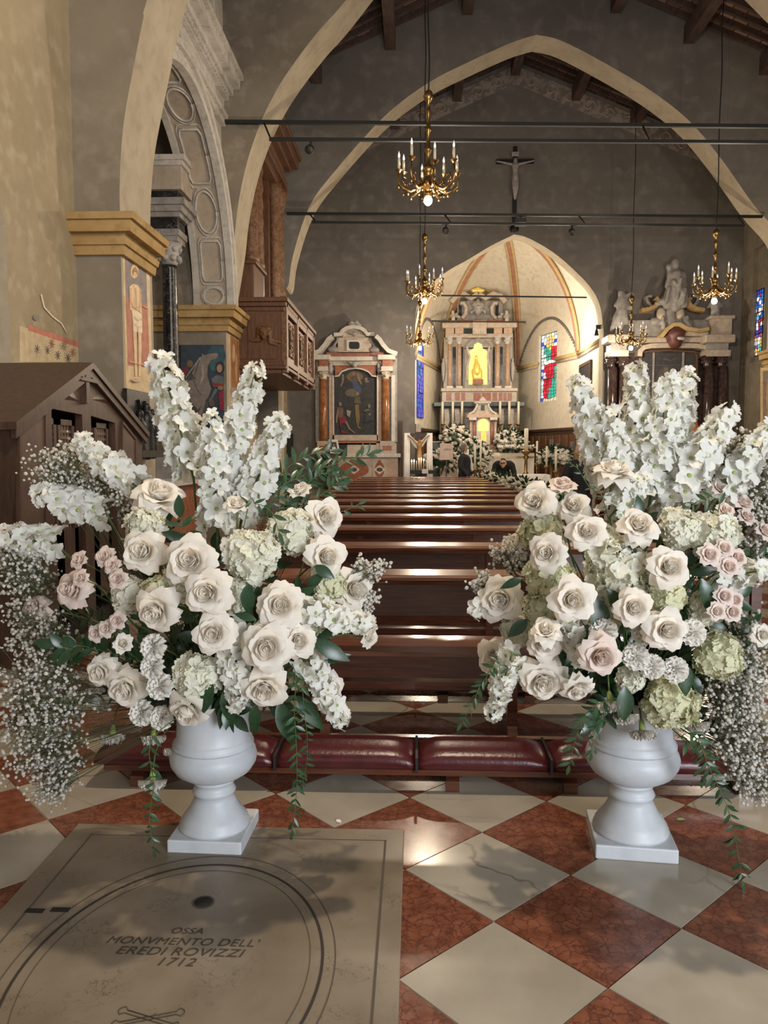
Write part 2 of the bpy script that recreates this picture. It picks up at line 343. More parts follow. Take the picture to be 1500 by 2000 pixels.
# ---- end wall with the chancel arch
ca = pxarch([(811, 650), (814, 600), (835, 562), (872, 531), (914, 507), (959, 480), (1004, 458), (1032, 465), (1082, 494), (1127, 533), (1155, 564), (1172, 598), (1179, 650)], YE)
CXL, CXR = ca[0][0], ca[-1][0]; ca = smooth_pointed(ca)
mb = MB()
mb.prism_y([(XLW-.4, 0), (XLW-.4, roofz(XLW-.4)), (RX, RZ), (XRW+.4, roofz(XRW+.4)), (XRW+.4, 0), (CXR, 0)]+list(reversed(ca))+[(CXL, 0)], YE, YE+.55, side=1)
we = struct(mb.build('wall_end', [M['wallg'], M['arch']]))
M['frieze'] = mat('painted_frieze', (.22, .19, .175), .9, c2=(.36, .31, .29), scale=5, lo=.45, hi=.55)
mb = MB()                                                     # painted scroll frieze that follows the rake
for s in (-1, 1):
    x1 = RX+s*6.3
    mb.prism_y([(RX, RZ-.12), (x1, roofz(x1)-.12), (x1, roofz(x1)-.62), (RX, RZ-.62)], YE-.012, YE+.02)
mb.build('frieze_band', M['frieze'], we)
for s in (-1, 1):                                             # its acanthus scrolls
    for k in range(11):
        x = RX+s*(.5+.53*k); z = roofz(x)-.38
        mb = MB(); pts = [(x+s*(.19*math.cos(t)*(1-t/9)), YE-.018, z+.17*math.sin(t)*(1-t/9)-s*(x-RX)*0) for t in [i*.6 for i in range(12)]]
        mb.tube(pts, .018, 4); mb.build('scroll', M['stuccob'], we)
# ---- roof: ceiling boards, rafters, purlins
def roofmat():
    m, nt, b = newmat('roof_brick_tiles'); N = nt.nodes; L = nt.links; b.inputs['Roughness'].default_value = .9
    g = N.new('ShaderNodeNewGeometry'); sp = N.new('ShaderNodeSeparateXYZ'); cb = N.new('ShaderNodeCombineXYZ'); L.new(g.outputs['Position'], sp.inputs[0]); L.new(sp.outputs['X'], cb.inputs['X']); L.new(sp.outputs['Y'], cb.inputs['Y'])
    br = N.new('ShaderNodeTexBrick'); br.inputs['Scale'].default_value = 1; br.inputs['Brick Width'].default_value = .30; br.inputs['Row Height'].default_value = .335; br.inputs['Mortar Size'].default_value = .012
    br.inputs['Color1'].default_value = (.19, .125, .10, 1); br.inputs['Color2'].default_value = (.55, .38, .30, 1); br.inputs['Mortar'].default_value = (.03, .022, .02, 1); br.inputs['Bias'].default_value = -.35
    L.new(cb.outputs[0], br.inputs['Vector']); L.new(br.outputs['Color'], b.inputs['Base Color']); return m
mb = MB()
for s in (-1, 1):
    x1 = RX+s*7.2
    mb.add([(RX, -4, RZ+.12), (x1, -4, roofz(x1)+.12), (x1, YE+.6, roofz(x1)+.12), (RX, YE+.6, RZ+.12), (RX, -4, RZ+.3), (x1, -4, roofz(x1)+.3), (x1, YE+.6, roofz(x1)+.3), (RX, YE+.6, RZ+.3)],
           [(0, 1, 2, 3), (4, 5, 6, 7), (0, 1, 5, 4), (1, 2, 6, 5), (2, 3, 7, 6), (3, 0, 4, 7)])
ceil = struct(mb.build('ceiling', roofmat()))
sa = math.atan(SL); ln = 7.0/math.cos(sa)
mb = MB(); mb.box(0, -.04, -.05, ln, .04, .06); raf = mb.mesh('rafter', M['beam'])
for s in (-1, 1):
    for ya, yb in ((Y1B, Y2A), (Y2B, YE)):
        n = int((yb-ya)/.335)
        for k in range(n):
            y = ya+(k+.5)*(yb-ya)/n
            Mx = Matrix.Translation((RX, y, RZ+.05)) @ Matrix.Diagonal((s, 1, 1, 1)) @ Matrix.Rotation(sa, 4, 'Y')
            put('rafter', raf, ceil, M=Mx)
for ya, yb in ((Y0B, Y1A+.05), (Y1B-.05, Y2A), (Y2B-.05, YE)):
    for x in (-2.3, -.6, 1.15, RX, 4.5, 6.15, 7.85):
        mb = MB(); zz = roofz(x)-.02; mb.box(x-.12, ya, zz-.38, x+.12, yb, zz); mb.build('purlin', M['beam'], ceil)

# ---- apse: five faces, ribbed vault
YF = YE+.55
AP = [(CXL-.02, YF), (CXL-.02, 26.6), (1.0, 31.2), (4.05, 31.2), (CXR+.05, 26.6), (CXR+.05, YF)]
ZS = 4.95; BOSS = Vector((2.95, 26.4, 8.75))
mb = MB()
for i, ((xa, ya), (xb, yb)) in enumerate(zip(AP, AP[1:])):
    mb.mi = 0
    if i == 3:   # face with the tall window: leave the opening free
        f0, f1, q0, q1 = .30, .50, 2.55, 5.15
        P = lambda t, z: (xa+(xb-xa)*t, ya+(yb-ya)*t, z)
        for t0, t1, z0, z1 in ((0, .367, 0, ZS+1.6), (.668, 1, 0, ZS+1.6), (.367, .668, 0, 3.40), (.367, .668, 5.85, ZS+1.6)):
            mb.add([P(t0, z0), P(t1, z0), P(t1, z1), P(t0, z1)], [(0, 1, 2, 3)])
    else: mb.add([(xa, ya, 0), (xb, yb, 0), (xb, yb, ZS+1.6), (xa, ya, ZS+1.6)], [(0, 1, 2, 3)])
apse_wall = struct(mb.build('wall_apse', M['apse'], fix=False))
def ribcurve(p, n=14):
    x, y = p; out = []
    for k in range(n+1):
        t = k/n*PI/2; c = 1-math.cos(t); s_ = math.sin(t)
        h = c**.92; out.append(Vector((x+(BOSS.x-x)*h, y+(BOSS.y-y)*h, ZS+(BOSS.z-ZS)*s_**1.02)))
    return out
corners = [(AP[0][0], YF-.02)]+AP[1:5]+[(AP[5][0], YF-.02)]
rib = [ribcurve(c) for c in corners]
mb = MB()
for ra, rb in zip(rib, rib[1:]):
    n = len(ra); m_ = 16
    vs = []
    for k in range(n):
        for j in range(m_+1):
            t = j/m_; p = ra[k].lerp(rb[k], t); zl = ZS+(1.5*(1-abs(2*t-1)**2.2) if abs(ra[0].y-rb[0].y) > 1 or ra[0].y > 30 else 0)
            p.z = zl+(BOSS.z-zl)*math.sin(k/(n-1)*PI/2)**1.02
            vs.append(p)
    mb.add(vs, [(k*(m_+1)+j, k*(m_+1)+j+1, (k+1)*(m_+1)+j+1, (k+1)*(m_+1)+j) for k in range(n-1) for j in range(m_)], True)
# closing web between the chancel arch and the first ribs
vs = []; n = len(rib[0])
struct(mb.build('ceiling_apse', M['apse'], fix=False))
M['ribr'] = mat('painted_rib_red', (.33, .15, .10), .85, c2=(.42, .22, .15), scale=6)
M['ribo'] = mat('painted_rib_ochre', (.50, .36, .15), .85, c2=(.58, .44, .22), scale=6)
for i, rc in enumerate(rib[1:5]):
    inn = [p+(Vector((BOSS.x, BOSS.y, p.z))-p)*.02+Vector((0, 0, -.04)) for p in rc]
    o = struct(MB().tube(inn, .085, 8).build('trim_rib', M['ribr']))
    side = (rc[0]-Vector((BOSS.x, BOSS.y, ZS))).cross(Vector((0, 0, 1))).normalized()
    for s in (-1, 1): MB().tube([p+side*s*.09 for p in inn], .05, 6).build('fillet', M['ribo'], o)
mb = MB(); mb.lathe([(.02, -.2), (.16, -.16), (.22, -.05), (.2, .05)], 14, c=BOSS); struct(mb.build('trim_boss', M['ribo']))
# string course round the apse and painted lunette borders
for i, ((xa, ya), (xb, yb)) in enumerate(zip(AP, AP[1:])):
    if i == 2: continue
    d = Vector((xb-xa, yb-ya, 0)); nrm = Vector((-d.y, d.x, 0)).normalized()
    if nrm.dot(Vector((BOSS.x-xa, 27-ya, 0))) < 0: nrm = -nrm
    seg = ((0, 1),) if i != 3 else ((0, .367), (.668, 1))
    for t0, t1 in seg:
        for dz, r_, mk in ((0, .075, 'ribo'), (-.11, .05, 'beigem')):
            a = Vector((xa, ya, ZS+dz-.12))+d*t0+nrm*.03; b_ = Vector((xa, ya, ZS+dz-.12))+d*t1+nrm*.03
            o = MB().tube([a, b_], r_, 6).build('trim_string_course', M[mk]); struct(o)
M['lun'] = mat('painted_border', (.17, .155, .14), .9)
for i in (1, 3):
    (xa, ya), (xb, yb) = AP[i], AP[i+1]
    d = Vector((xb-xa, yb-ya, 0)); nrm = Vector((-d.y, d.x, 0)).normalized()
    if nrm.dot(Vector((BOSS.x-xa, 27-ya, 0))) < 0: nrm = -nrm
    pts = []
    for k in range(25):
        t = k/24; u_ = .02+.96*t; z = ZS+.02+1.42*(1-abs(2*t-1)**2.2)
        pts.append(Vector((xa, ya, z))+d*u_+nrm*.02)
    o = struct(MB().tube(pts, .028, 4).build('trim_lunette', M['lun']))
    for a, b_ in zip(pts, pts[1:]):
        for f in (.25, .75):
            c = a.lerp(b_, f); e = (Vector((BOSS.x, c.y, c.z))-c); t_ = (b_-a).normalized(); nn = t_.cross(nrm).normalized()
            if nn.z > 0: nn = -nn
            MB().tube([c, c+nn*.075], .03, 4).build('tooth', M['lun'], o)
# panelled wainscot round the apse: each panel its own board
for i, ((xa, ya), (xb, yb)) in enumerate(zip(AP, AP[1:])):
    d = Vector((xb-xa, yb-ya, 0)); L_ = d.length; d.normalize(); nrm = Vector((-d.y, d.x, 0))
    if nrm.dot(Vector((BOSS.x-xa, 27-ya, 0))) < 0: nrm = -nrm
    o = Matrix((( d.x, nrm.x, 0, xa), (d.y, nrm.y, 0, ya), (0, 0, 1, .45), (0, 0, 0, 1)))
    mb = MB(); mb.box(0, .0, 0, L_, .05, 1.85, o); mb.box(0, 0, 1.85, L_, .11, 1.94, o)
    wn = struct(mb.build('wall_wainscot', M['woodd'])); n = max(1, int(L_/.5))
    for k in range(n):
        pm = MB(); w_ = L_/n; pm.frust(k*w_+.06, -1.7, .05, (k+1)*w_-.06, -.15, .085, .03, o @ Matrix.Rotation(PI/2, 4, 'X') @ Matrix.Diagonal((1, -1, 1, 1)) if False else o @ Matrix(((1, 0, 0, 0), (0, 0, 1, 0), (0, -1, 0, 0), (0, 0, 0, 1)))); pm.build('panel', M['woodo'], wn)
# presbytery platform and steps
mb = MB(); mb.box(-3.7, 21.9, 0, 9.2, 22.25, .15); mb.box(-3.7, 22.25, 0, 9.2, 22.6, .30); mb.box(-3.7, 22.6, 0, 9.2, 31.2, .45)
struct(mb.build('floor_presbytery', M['cream']))

# ---- cornices of the piers (ochre stone, stepped mouldings)
def cornice(name, x0, x1, y0, y1, z0, sides):
    steps = [(0, .10, .05), (.10, .17, .09), (.17, .22, .07), (.22, .34, .17), (.34, .41, .22)]
    mb = MB()
    for a, b_, p in steps:
        mb.frust(x0-(p if 'l' in sides else 0), y0-(p if 'f' in sides else 0), z0+a, x1+(p if 'r' in sides else 0), y1+(p if 'b' in sides else 0), z0+b_+.001, -.012)
    return struct(mb.build(name, M['ochre']))
zc = at(240, 490, Y0A).z
cornice('trim_1', -3.9, XL, Y0A, Y0B, zc-.05, 'fr')
cornice('trim_2', -4.9, XL, Y1A, Y1B, at(440, 645, Y1A).z-.02, 'fr')
cornice('trim_3', XLW, XL, Y2A, Y2B, 3.95, 'fr')
cornice('trim_4', XR, XRW, Y2A, Y2B, at(1481, 715, Y2A).z, 'fl')

# ---- iron tie rods of the arches with lighting bars hung below
def tie(name, label, Y, p0, p1, q0, q1, braces):
    t = thing(name, label, 'tie rod', at(*p0, Y))
    o0 = Vector(t.location)
    MB().tube([(0, 0, 0), at(*p1, Y)-o0], .04, 4, False).build('rod', M['iron'], t)
    MB().tube([at(*q0, Y-.35)-o0, at(*q1, Y-.35)-o0], .035, 4, False).build('lighting_bar', M['iron'], t)
    for bx in braces:
        f = (bx-p0[0])/(p1[0]-p0[0]); a = at(bx, p0[1]+(p1[1]-p0[1])*f, Y); g = (bx+14-q0[0])/(q1[0]-q0[0]); b_ = at(bx+14, q0[1]+(q1[1]-q0[1])*g, Y-.35)
        MB().tube([a-o0, b_-o0], .016, 4).build('brace', M['iron'], t)
    return t
tie('tie_rod', 'black iron tie rod and lighting bar across the nearer arch, above the first chandelier', Y1A-.06, (440, 238), (1760, 249), (526, 272), (1700, 279), (515, 1255))
tie('tie_rod', 'black iron tie rod and lighting bar across the farther arch, just above the chancel', Y2A-.06, (561, 417), (1489, 423), (609, 434), (1452, 441), (604, 868, 1130, 1440))
tag(MB().tube([at(843, 577, 25.0), at(1146, 581, 25.0)], .03, 4, False).build('iron_tie_bar', M['iron']), 'long thin iron bar spanning the chancel opening above the high altar', 'tie rod')
tag(MB().tube([at(843, 627, 28.6), at(1027, 629, 28.6)], .035, 4, False).build('iron_tie_bar', M['iron']), 'short iron bar crossing the high altar pediment', 'tie rod')
def spotlight(px, py, Y, lab):
    p = at(px, py, Y); t = thing('spotlight', lab, 'spotlight', p)
    MB().tube([(0, 0, 0), (-.02, 0, -.11)], .02, 6).build('yoke', M['iron'], t)
    mb = MB(); mb.lathe([(.05, 0), (.07, .05), (.075, .2), (.06, .21)], 12, Matrix.Translation((-.02, .04, -.12)) @ Matrix.Rotation(R(115), 4, 'X')); mb.build('housing', M['black'], t)
spotlight(608, 274, Y1A+.1, 'small black spotlight on the bar beside the organ')
spotlight(872, 437, Y2A, 'small black spotlight on the farther bar beside a chandelier chain')
spotlight(1118, 440, Y2A, 'small black spotlight on the farther bar right of the wall crucifix')
p = at(1017, 427, Y2A); t = thing('floodlight', 'square black floodlight with a white face under the wall crucifix', 'floodlight', p)
MB().box(-.13, -.05, -.16, .13, .08, 0).build('housing', M['black'], t); MB().box(-.11, -.056, -.15, .11, -.05, -.10).build('lens', M['whitem'], t); MB().box(-.02, -.02, 0, .02, .02, .1).build('bracket', M['iron'], t)
# ================================================================ LEDGER STONE
slab = thing('ledger_stone', 'grey marble tomb slab with engraved oval and inscription in the checkered floor', 'tomb slab', ((SX0+SX1)/2, (SY0+SY1)/2, 0))
so = Vector(slab.location)
bevel(MB().box(SX0-so.x, SY0-so.y, -.01, SX1-so.x, SY1-so.y, .005).build('slab', M['slab'], slab), .003)
def ring(cx, cy, a, b_, w_, z, name, mt, par, n=96):
    vs = []
    for k in range(n):
        t = 2*PI*k/n
        for s in (-.5, .5): vs.append((cx+(a+s*w_)*math.cos(t), cy+(b_+s*w_)*math.sin(t), z))
    return MB().add(vs, [(2*k, 2*k+1, (2*k+3) % (2*n), (2*k+2) % (2*n)) for k in range(n)]).build(name, mt, par)
OC = (-.705-so.x, 2.13-so.y)
M['groovel'] = mat('worn_groove', (.085, .068, .05), .8)
ring(*OC, .437, .575, .009, .0062, 'oval_groove', M['groove'], slab)
ring(*OC, .475, .635, .004, .0062, 'outer_oval_line', M['groovel'], slab)
ring(*OC, .40, .535, .003, .0062, 'inner_oval_line', M['groovel'], slab)
mb = MB()
for x0, y0, x1, y1 in ((SX1-.075, SY0, SX1-.067, SY1-.09), (SX0+.09, SY0, SX0+.096, SY1-.09), (SX0+.09, SY1-.094, SX1-.067, SY1-.09)): mb.box(x0-so.x, y0-so.y, .005, x1-so.x, y1-so.y, .0062)
mb.build('border_groove', M['groovel'], slab)
ph = atz(397, 1765)-so
MB().lathe([(.03, 0), (.03, .0016)], 24, c=(ph.x, ph.y, .005)).build('lifting_hole', M['void'], slab)
ring(ph.x, ph.y, .034, .034, .007, .0063, 'hole_rim', M['groovel'], slab, 24)
for q in ((68, 1782), (118, 1780)):
    p = atz(*q)-so; MB().box(p.x-.03, p.y-.012, .005, p.x+.03, p.y+.012, .0065).build('clamp_slot', M['void'], slab)
def text_mesh(body, size, name, mt, shear=0.0, ext=0):
    c = bpy.data.curves.new(name, 'FONT'); c.body = body; c.size = size; c.align_x = 'CENTER'; c.align_y = 'CENTER'; c.shear = shear; c.extrude = ext; c.space_character = 1.05
    o = bpy.data.objects.new(name, c); COL.objects.link(o); dg = bpy.context.evaluated_depsgraph_get(); me = bpy.data.meshes.new_from_object(o.evaluated_get(dg))
    bpy.data.objects.remove(o); me.materials.clear(); me.materials.append(mt); return me
M['engrave'] = mat('engraved_letters', (.05, .038, .027), .85)
for s, (px, py), wpx in (('OSSA', (365, 1822), 62), ("MONVMENTO DELL'", (355, 1843), 300), ("EREDI ROVIZZI", (350, 1863), 252), ('1712', (342, 1883), 72)):
    p = atz(px, py)-so; wd = abs(atz(px-wpx/2, py).x-atz(px+wpx/2, py).x)
    me = text_mesh(s, .05, 'lettering', M['engrave'], .25); xs = [v.co.x for v in me.vertices]; k = wd/(max(xs)-min(xs))
    put('lettering', me, slab, loc=(p.x, p.y, .0063), scale=(k, min(k, 1.05), 1))
for s in (-1, 1):                       # crossed bones cut below the text
    p = atz(290, 1993)-so; a = R(18*s); d = Vector((math.cos(a), math.sin(a), 0)); e = Vector((-d.y, d.x, 0)); c = Vector((p.x, p.y, .0066)); pts = []
    for u_, v_ in ((-.1, .008), (-.115, .022), (-.13, .006), (-.13, -.006), (-.115, -.022), (-.1, -.008), (.1, -.008), (.115, -.022), (.13, -.006), (.13, .006), (.115, .022), (.1, .008), (-.1, .008)): pts.append(c+d*u_*.72+e*v_*.72)
    MB().tube(pts, .001, 4).build('carved_bone', M['engrave'], slab)

# ================================================================ PEWS
PX0, PX1, PD, PZ0, PSP = -1.4, 1.72, .6, 3.86, 1.235
def make_pew(label, group, x0=PX0, x1=PX1, cush=True):
    t = thing('pew', label, 'pew', (0, 0, 0), group=group)
    # origin: rear edge of the top rail, floor level; +Y towards the altar
    mb = MB()
    prof = [(0, .862), (-.012, .872), (-.012, .885), (0, .893), (.135, .905), (.145, .895), (.145, .86), (.06, .84), (.012, .84)]
    mb.prism_x(prof, x0, x1); bevel(mb.build('top_rail', M['woodw'], t), .006)
    MB().box(x0+.05, .045, .68, x1-.05, .07, .85).build('back_board', M['wood'], t)
    MB().box(x0+.05, .09, .455, x1-.05, .46, .48).build('seat', M['woodw'], t)
    MB().box(x0+.05, .10, .34, x1-.05, .125, .455).build('seat_apron', M['wood'], t)
    MB().box(x0+.05, .08, .285, x1-.05, .17, .325).build('stretcher', M['wood'], t)
    for x in (x0, -.48+(x0-PX0), .47+(x0-PX0), x1-.05):
        mb = MB(); mb.prism_x([(-.03, 0), (-.03, .06), (.02, .12), (.03, .87), (.11, .87), (.12, .5), (.44, .46), (.42, .1), (.47, .06), (.47, 0)], x, x+.05)
        mb.build('upright', M['wood'], t)
    # kneeler
    for x in (x0+.12, (x0+x1)/2-.02, .66+(x0-PX0), x1-.3):
        mb = MB(); mb.prism_x([(-.50, 0), (-.50, .05), (-.44, .085), (-.30, .085), (-.26, .05), (.0, .05), (.0, 0)], x, x+.06); mb.build('kneeler_foot', M['wood'], t)
    MB().box(x0, -.50, .075, x1-.2, -.27, .10).build('kneeler_board', M['wood'], t)
    MB().box(x0+.1, -.10, .06, x1-.25, -.06, .10).build('foot_rail', M['wood'], t)
    xs = [x0-.03, x0+.85, x0+1.42, x0+1.99, x1-.32]; xs = [x0-.04, -.62+(x0-PX0), .01+(x0-PX0), .60+(x0-PX0), x1-.36]
    for a, b_ in zip(xs, xs[1:]):
        n = 14; vs = []; cs = [(-.5+.23*0, .135), (-.515, .15), (-.52, .18), (-.50, .205), (-.45, .222), (-.385, .228), (-.32, .222), (-.27, .205), (-.255, .18), (-.26, .15), (-.27, .135)]
        for k in range(n+1):
            f = k/n; x = a+(b_-a)*f; pin = 1-.42*math.exp(-((min(f, 1-f))/.07)**1.3)
            for y, z in cs: vs.append((x, -.385+(y+.385)*(.9+.1*pin), .10+(z-.135)*pin))
        m_ = len(cs); cu = MB(); cu.add(vs, [(k*m_+j, k*m_+j+1, (k+1)*m_+j+1, (k+1)*m_+j) for k in range(n) for j in range(m_-1)], True)
        cu.f.append(list(range(m_))); cu.m.append(0); cu.sm.append(False); cu.f.append([n*m_+j for j in range(m_)]); cu.m.append(0); cu.sm.append(False)
        cu.build('kneeler_cushion', M['leather'], t)
    for x in xs[1:-1]:
        MB().box(x-.006, -.528, .095, x+.006, -.25, .165).build('divider_strap', M['iron'], t)
    return t
def copy_tree(o, parent=None):
    c = o.copy(); COL.objects.link(c); c.parent = parent
    for ch in list(o.children): copy_tree(ch, c)
    return c
ORD = ['rearmost', 'second', 'third', 'fourth', 'fifth', 'sixth', 'seventh', 'eighth', 'ninth', 'tenth', 'eleventh', 'twelfth', 'thirteenth', 'front']
pew0 = make_pew('dark polished wooden pew with red leather kneeler, rearmost of its row behind the flower urns', 'pews in the left block')
pew0.location = (0, PZ0, 0)
for k in range(1, 14):
    c = copy_tree(pew0); c.location = (0, PZ0+PSP*k, 0)
    c['label'] = ('dark polished wooden pew, %s pew counting from the flower urns' % ORD[k]) if k < 13 else 'dark polished wooden pew, nearest to the altar steps'
for k in range(5, 14):
    c = copy_tree(pew0); c.location = (5.4, PZ0+PSP*k, 0); c['group'] = 'pews across the aisle'
    c['label'] = 'dark wooden pew across the aisle behind the right urn of flowers'

# ================================================================ URNS
def urn(name, label, x, y, rz, s=1.0):
    t = thing(name, label, 'urn', (x, y, 0), (0, 0, rz)); t.scale = (s, s, s)
    bevel(MB().box(-.165, -.165, 0, .165, .165, .06).build('plinth', M['urn'], t), .006)
    prof = [(.158, .06), (.158, .075), (.150, .085), (.150, .095), (.135, .115), (.11, .15), (.093, .185), (.085, .205), (.092, .212), (.098, .222), (.092, .234), (.088, .24), (.084, .255), (.09, .262), (.096, .27), (.09, .28)]
    MB().lathe(prof, 40).build('foot', M['urn'], t)
    prof = [(.09, .28), (.13, .295), (.168, .32), (.190, .355), (.195, .385), (.188, .41), (.176, .425), (.174, .43)]
    MB().lathe(prof, 44).build('belly', M['urn'], t)
    prof = [(.174, .43), (.181, .436), (.181, .446), (.172, .452), (.176, .458), (.168, .466), (.163, .475), (.160, .53), (.163, .58), (.172, .63), (.18, .65), (.175, .656), (.15, .65), (.14, .60), (.0001, .59)]
    MB().lathe(prof, 44).build('neck', M['urn'], t)
    return t
PA = atz(412, 1625); PB = atz(1240, 1635)
UL = (-.782, 2.925); UR = (.835, 2.945)
urn('urn', 'white stone urn standing on the grey tomb slab', UL[0], UL[1], R(-2), .86)
urn('urn', 'white stone urn standing on the checkered tiles, bluish in the daylight', UR[0], UR[1], R(-6), .90)

# ================================================================ FLOWERS
def petalmat(name, c, c2, tint, rough=.55, sc=30):
    m, nt, b = newmat(name); N = nt.nodes; L = nt.links
    b.inputs['Roughness'].default_value = rough; b.inputs['Specular IOR Level'].default_value = .25
    tc = N.new('ShaderNodeTexCoord'); t = N.new('ShaderNodeTexNoise'); t.inputs['Scale'].default_value = sc; t.inputs['Detail'].default_value = 4; L.new(tc.outputs['Object'], t.inputs['Vector'])
    r = N.new('ShaderNodeValToRGB'); e = r.color_ramp.elements; e[0].position = .3; e[1].position = .7; e[0].color = rgba(c); e[1].color = rgba(c2); L.new(t.outputs['Fac'], r.inputs[0])
    oi = N.new('ShaderNodeObjectInfo'); mm = N.new('ShaderNodeMath'); mm.operation = 'MULTIPLY'; mm.inputs[1].default_value = .5; L.new(oi.outputs['Random'], mm.inputs[0])
    mx = N.new('ShaderNodeMix'); mx.data_type = 'RGBA'; L.new(mm.outputs[0], mx.inputs['Factor']); L.new(r.outputs[0], mx.inputs['A']); mx.inputs['B'].default_value = rgba(tint); L.new(mx.outputs['Result'], b.inputs['Base Color'])
    tr = N.new('ShaderNodeBsdfTranslucent'); L.new(mx.outputs['Result'], tr.inputs['Color']); ms = N.new('ShaderNodeMixShader'); ms.inputs[0].default_value = .34
    L.new(b.outputs[0], ms.inputs[1]); L.new(tr.outputs[0], ms.inputs[2]); L.new(ms.outputs[0], N['Material Output'].inputs['Surface'])
    return m
M['rose'] = petalmat('cream_rose_petal', (.88, .83, .74), (.92, .89, .82), (.89, .81, .70))
M['rosep'] = petalmat('blush_rose_petal', (.84, .72, .65), (.87, .79, .73), (.83, .68, .60))
M['hyd'] = petalmat('hydrangea_petal', (.84, .82, .70), (.90, .89, .81), (.82, .83, .62))
M['hydy'] = petalmat('greenish_hydrangea_petal', (.76, .75, .52), (.82, .81, .64), (.70, .72, .44))
M['del'] = petalmat('delphinium_petal', (.84, .83, .74), (.91, .90, .85), (.84, .86, .82))
M['car'] = petalmat('carnation_petal', (.90, .87, .79), (.93, .91, .86), (.90, .86, .79))
M['gyp'] = petalmat('gypsophila_blossom', (.72, .69, .62), (.84, .81, .75), (.62, .58, .50))
M['eye'] = mat('green_flower_eye', (.30, .36, .10), .7)
M['stem'] = mat('flower_stem', (.05, .10, .025), .5, c2=(.09, .15, .04), scale=30)
M['stemd'] = mat('thin_stem', (.075, .085, .035), .7)
M['leaf'] = mat('dark_leaf', (.010, .035, .012), .32, c2=(.022, .06, .022), scale=18, coords='obj')
M['leafr'] = mat('ruscus_leaf', (.018, .05, .018), .35, c2=(.05, .10, .045), scale=14, coords='obj')
M['foam'] = mat('dark_moss_core', (.010, .018, .008), .95, bump=.8, bscale=40)

def petal_mesh(name, L_, W, cup, curl, mt, nu=6, nv=6, tip=.25, twist=0):
    """petal rising from the origin along +Z and leaning out along +X; cup bends it across, curl rolls the tip outwards"""
    vs = []
    for i in range(nu+1):
        u_ = i/nu
        wd = W*(math.sin(PI*min(1, .12+.735*u_)))**.75*(1 if u_ < .8 else 1-tip*((u_-.8)/.2)**2)
        for j in range(nv+1):
            v_ = (j/nv*2-1)
            y = v_*wd/2; z = L_*u_*(1-.08*v_*v_*u_)
            x = L_*(.42*u_-.25*u_*u_) - cup*(v_*v_)*W*.55*(1-.5*u_) + curl*L_*max(0, u_-.55)**2*2.2*(1+.5*abs(v_))
            z -= curl*L_*max(0, u_-.62)**2*1.1
            vs.append((x+.004*math.sin(9*v_+3*u_)*u_, y, z))
    m_ = nv+1
    return MB().add(vs, [(i*m_+j, i*m_+j+1, (i+1)*m_+j+1, (i+1)*m_+j) for i in range(nu) for j in range(nv)], True).mesh(name, mt, fix=False)
def rose_heart(mt):
    mb = MB(); vs = []; n = 60; m_ = 5
    for k in range(n+1):
        a = k*.36; r = .012+.0078*k*(1+.10*math.sin(2.6*a))
        for j in range(m_+1):
            f = j/m_; zz = (.66+.07*math.sin(2.5*a)-.0022*k)*f+.08
            rr = r*(.55+.62*f-.2*f*f)+(.05*f**4)
            vs.append((rr*math.cos(a), rr*math.sin(a), zz))
    mb.add(vs, [(k*(m_+1)+j, k*(m_+1)+j+1, (k+1)*(m_+1)+j+1, (k+1)*(m_+1)+j) for k in range(n) for j in range(m_)], True)
    mb.ball((0, 0, .42), .12, 8, 1, 1, 1.6); mb.lathe([(.02, .0), (.30, .08), (.40, .30), (.30, .36)], 12)
    return mb.mesh('heart', mt, fix=False)
RM = {}
for key, mt in (('c', M['rose']), ('p', M['rosep'])):
    RM[key] = dict(heart=rose_heart(mt), inn=petal_mesh('petal', .72, .78, .42, .10, mt), mid=petal_mesh('petal', .78, .95, .34, .55, mt), out=petal_mesh('petal', .82, 1.08, .22, 1.0, mt, tip=.25), low=petal_mesh('petal', .72, 1.0, .12, 1.25, mt, tip=.3))
def sepal_mesh():
    mb = MB()
    for k in range(5):
        a = 2*PI*k/5; d = Vector((math.cos(a), math.sin(a), 0)); e = Vector((-d.y, d.x, 0))
        mb.add([Vector((0, 0, 0))+e*.07, Vector((0, 0, 0))-e*.07, d*.3-e*.06+Vector((0, 0, -.02)), d*.3+e*.06+Vector((0, 0, -.02)), d*.55+Vector((0, 0, -.16))], [(0, 1, 2, 3), (3, 2, 4)])
    mb.ball((0, 0, -.06), .14, 8); return mb.mesh('calyx', M['stem'], fix=False)
CALYX = sepal_mesh()
def frame(p, d, roll=None):
    d = Vector(d).normalized(); q = d.to_track_quat('Z', 'Y'); m = q.to_matrix().to_4x4() @ Matrix.Rotation(roll if roll is not None else random.uniform(0, 6.28), 4, 'Z')
    return Matrix.Translation(p) @ m
def stem_to(t, p, d, root, r=.0035, mt='stem'):
    """stem of a flower at p (axis d) down to root, as a child of t in its local frame"""
    inv = t.matrix_basis.inverted(); p = Vector(p); root = Vector(root); d = Vector(d).normalized(); L_ = (root-p).length
    pts = []
    for k in range(7):
        f = k/6; a = p-d*L_*.45*f; b_ = root+(p-root)*(1-f)*.55; q = p*(1-f)**2+(p-d*L_*.5)*2*f*(1-f)+root*f*f
        pts.append(inv @ q)
    sc = t.scale[0]
    return MB().tube(pts, r/sc, 5).build('stem', M[mt], t, fix=False)
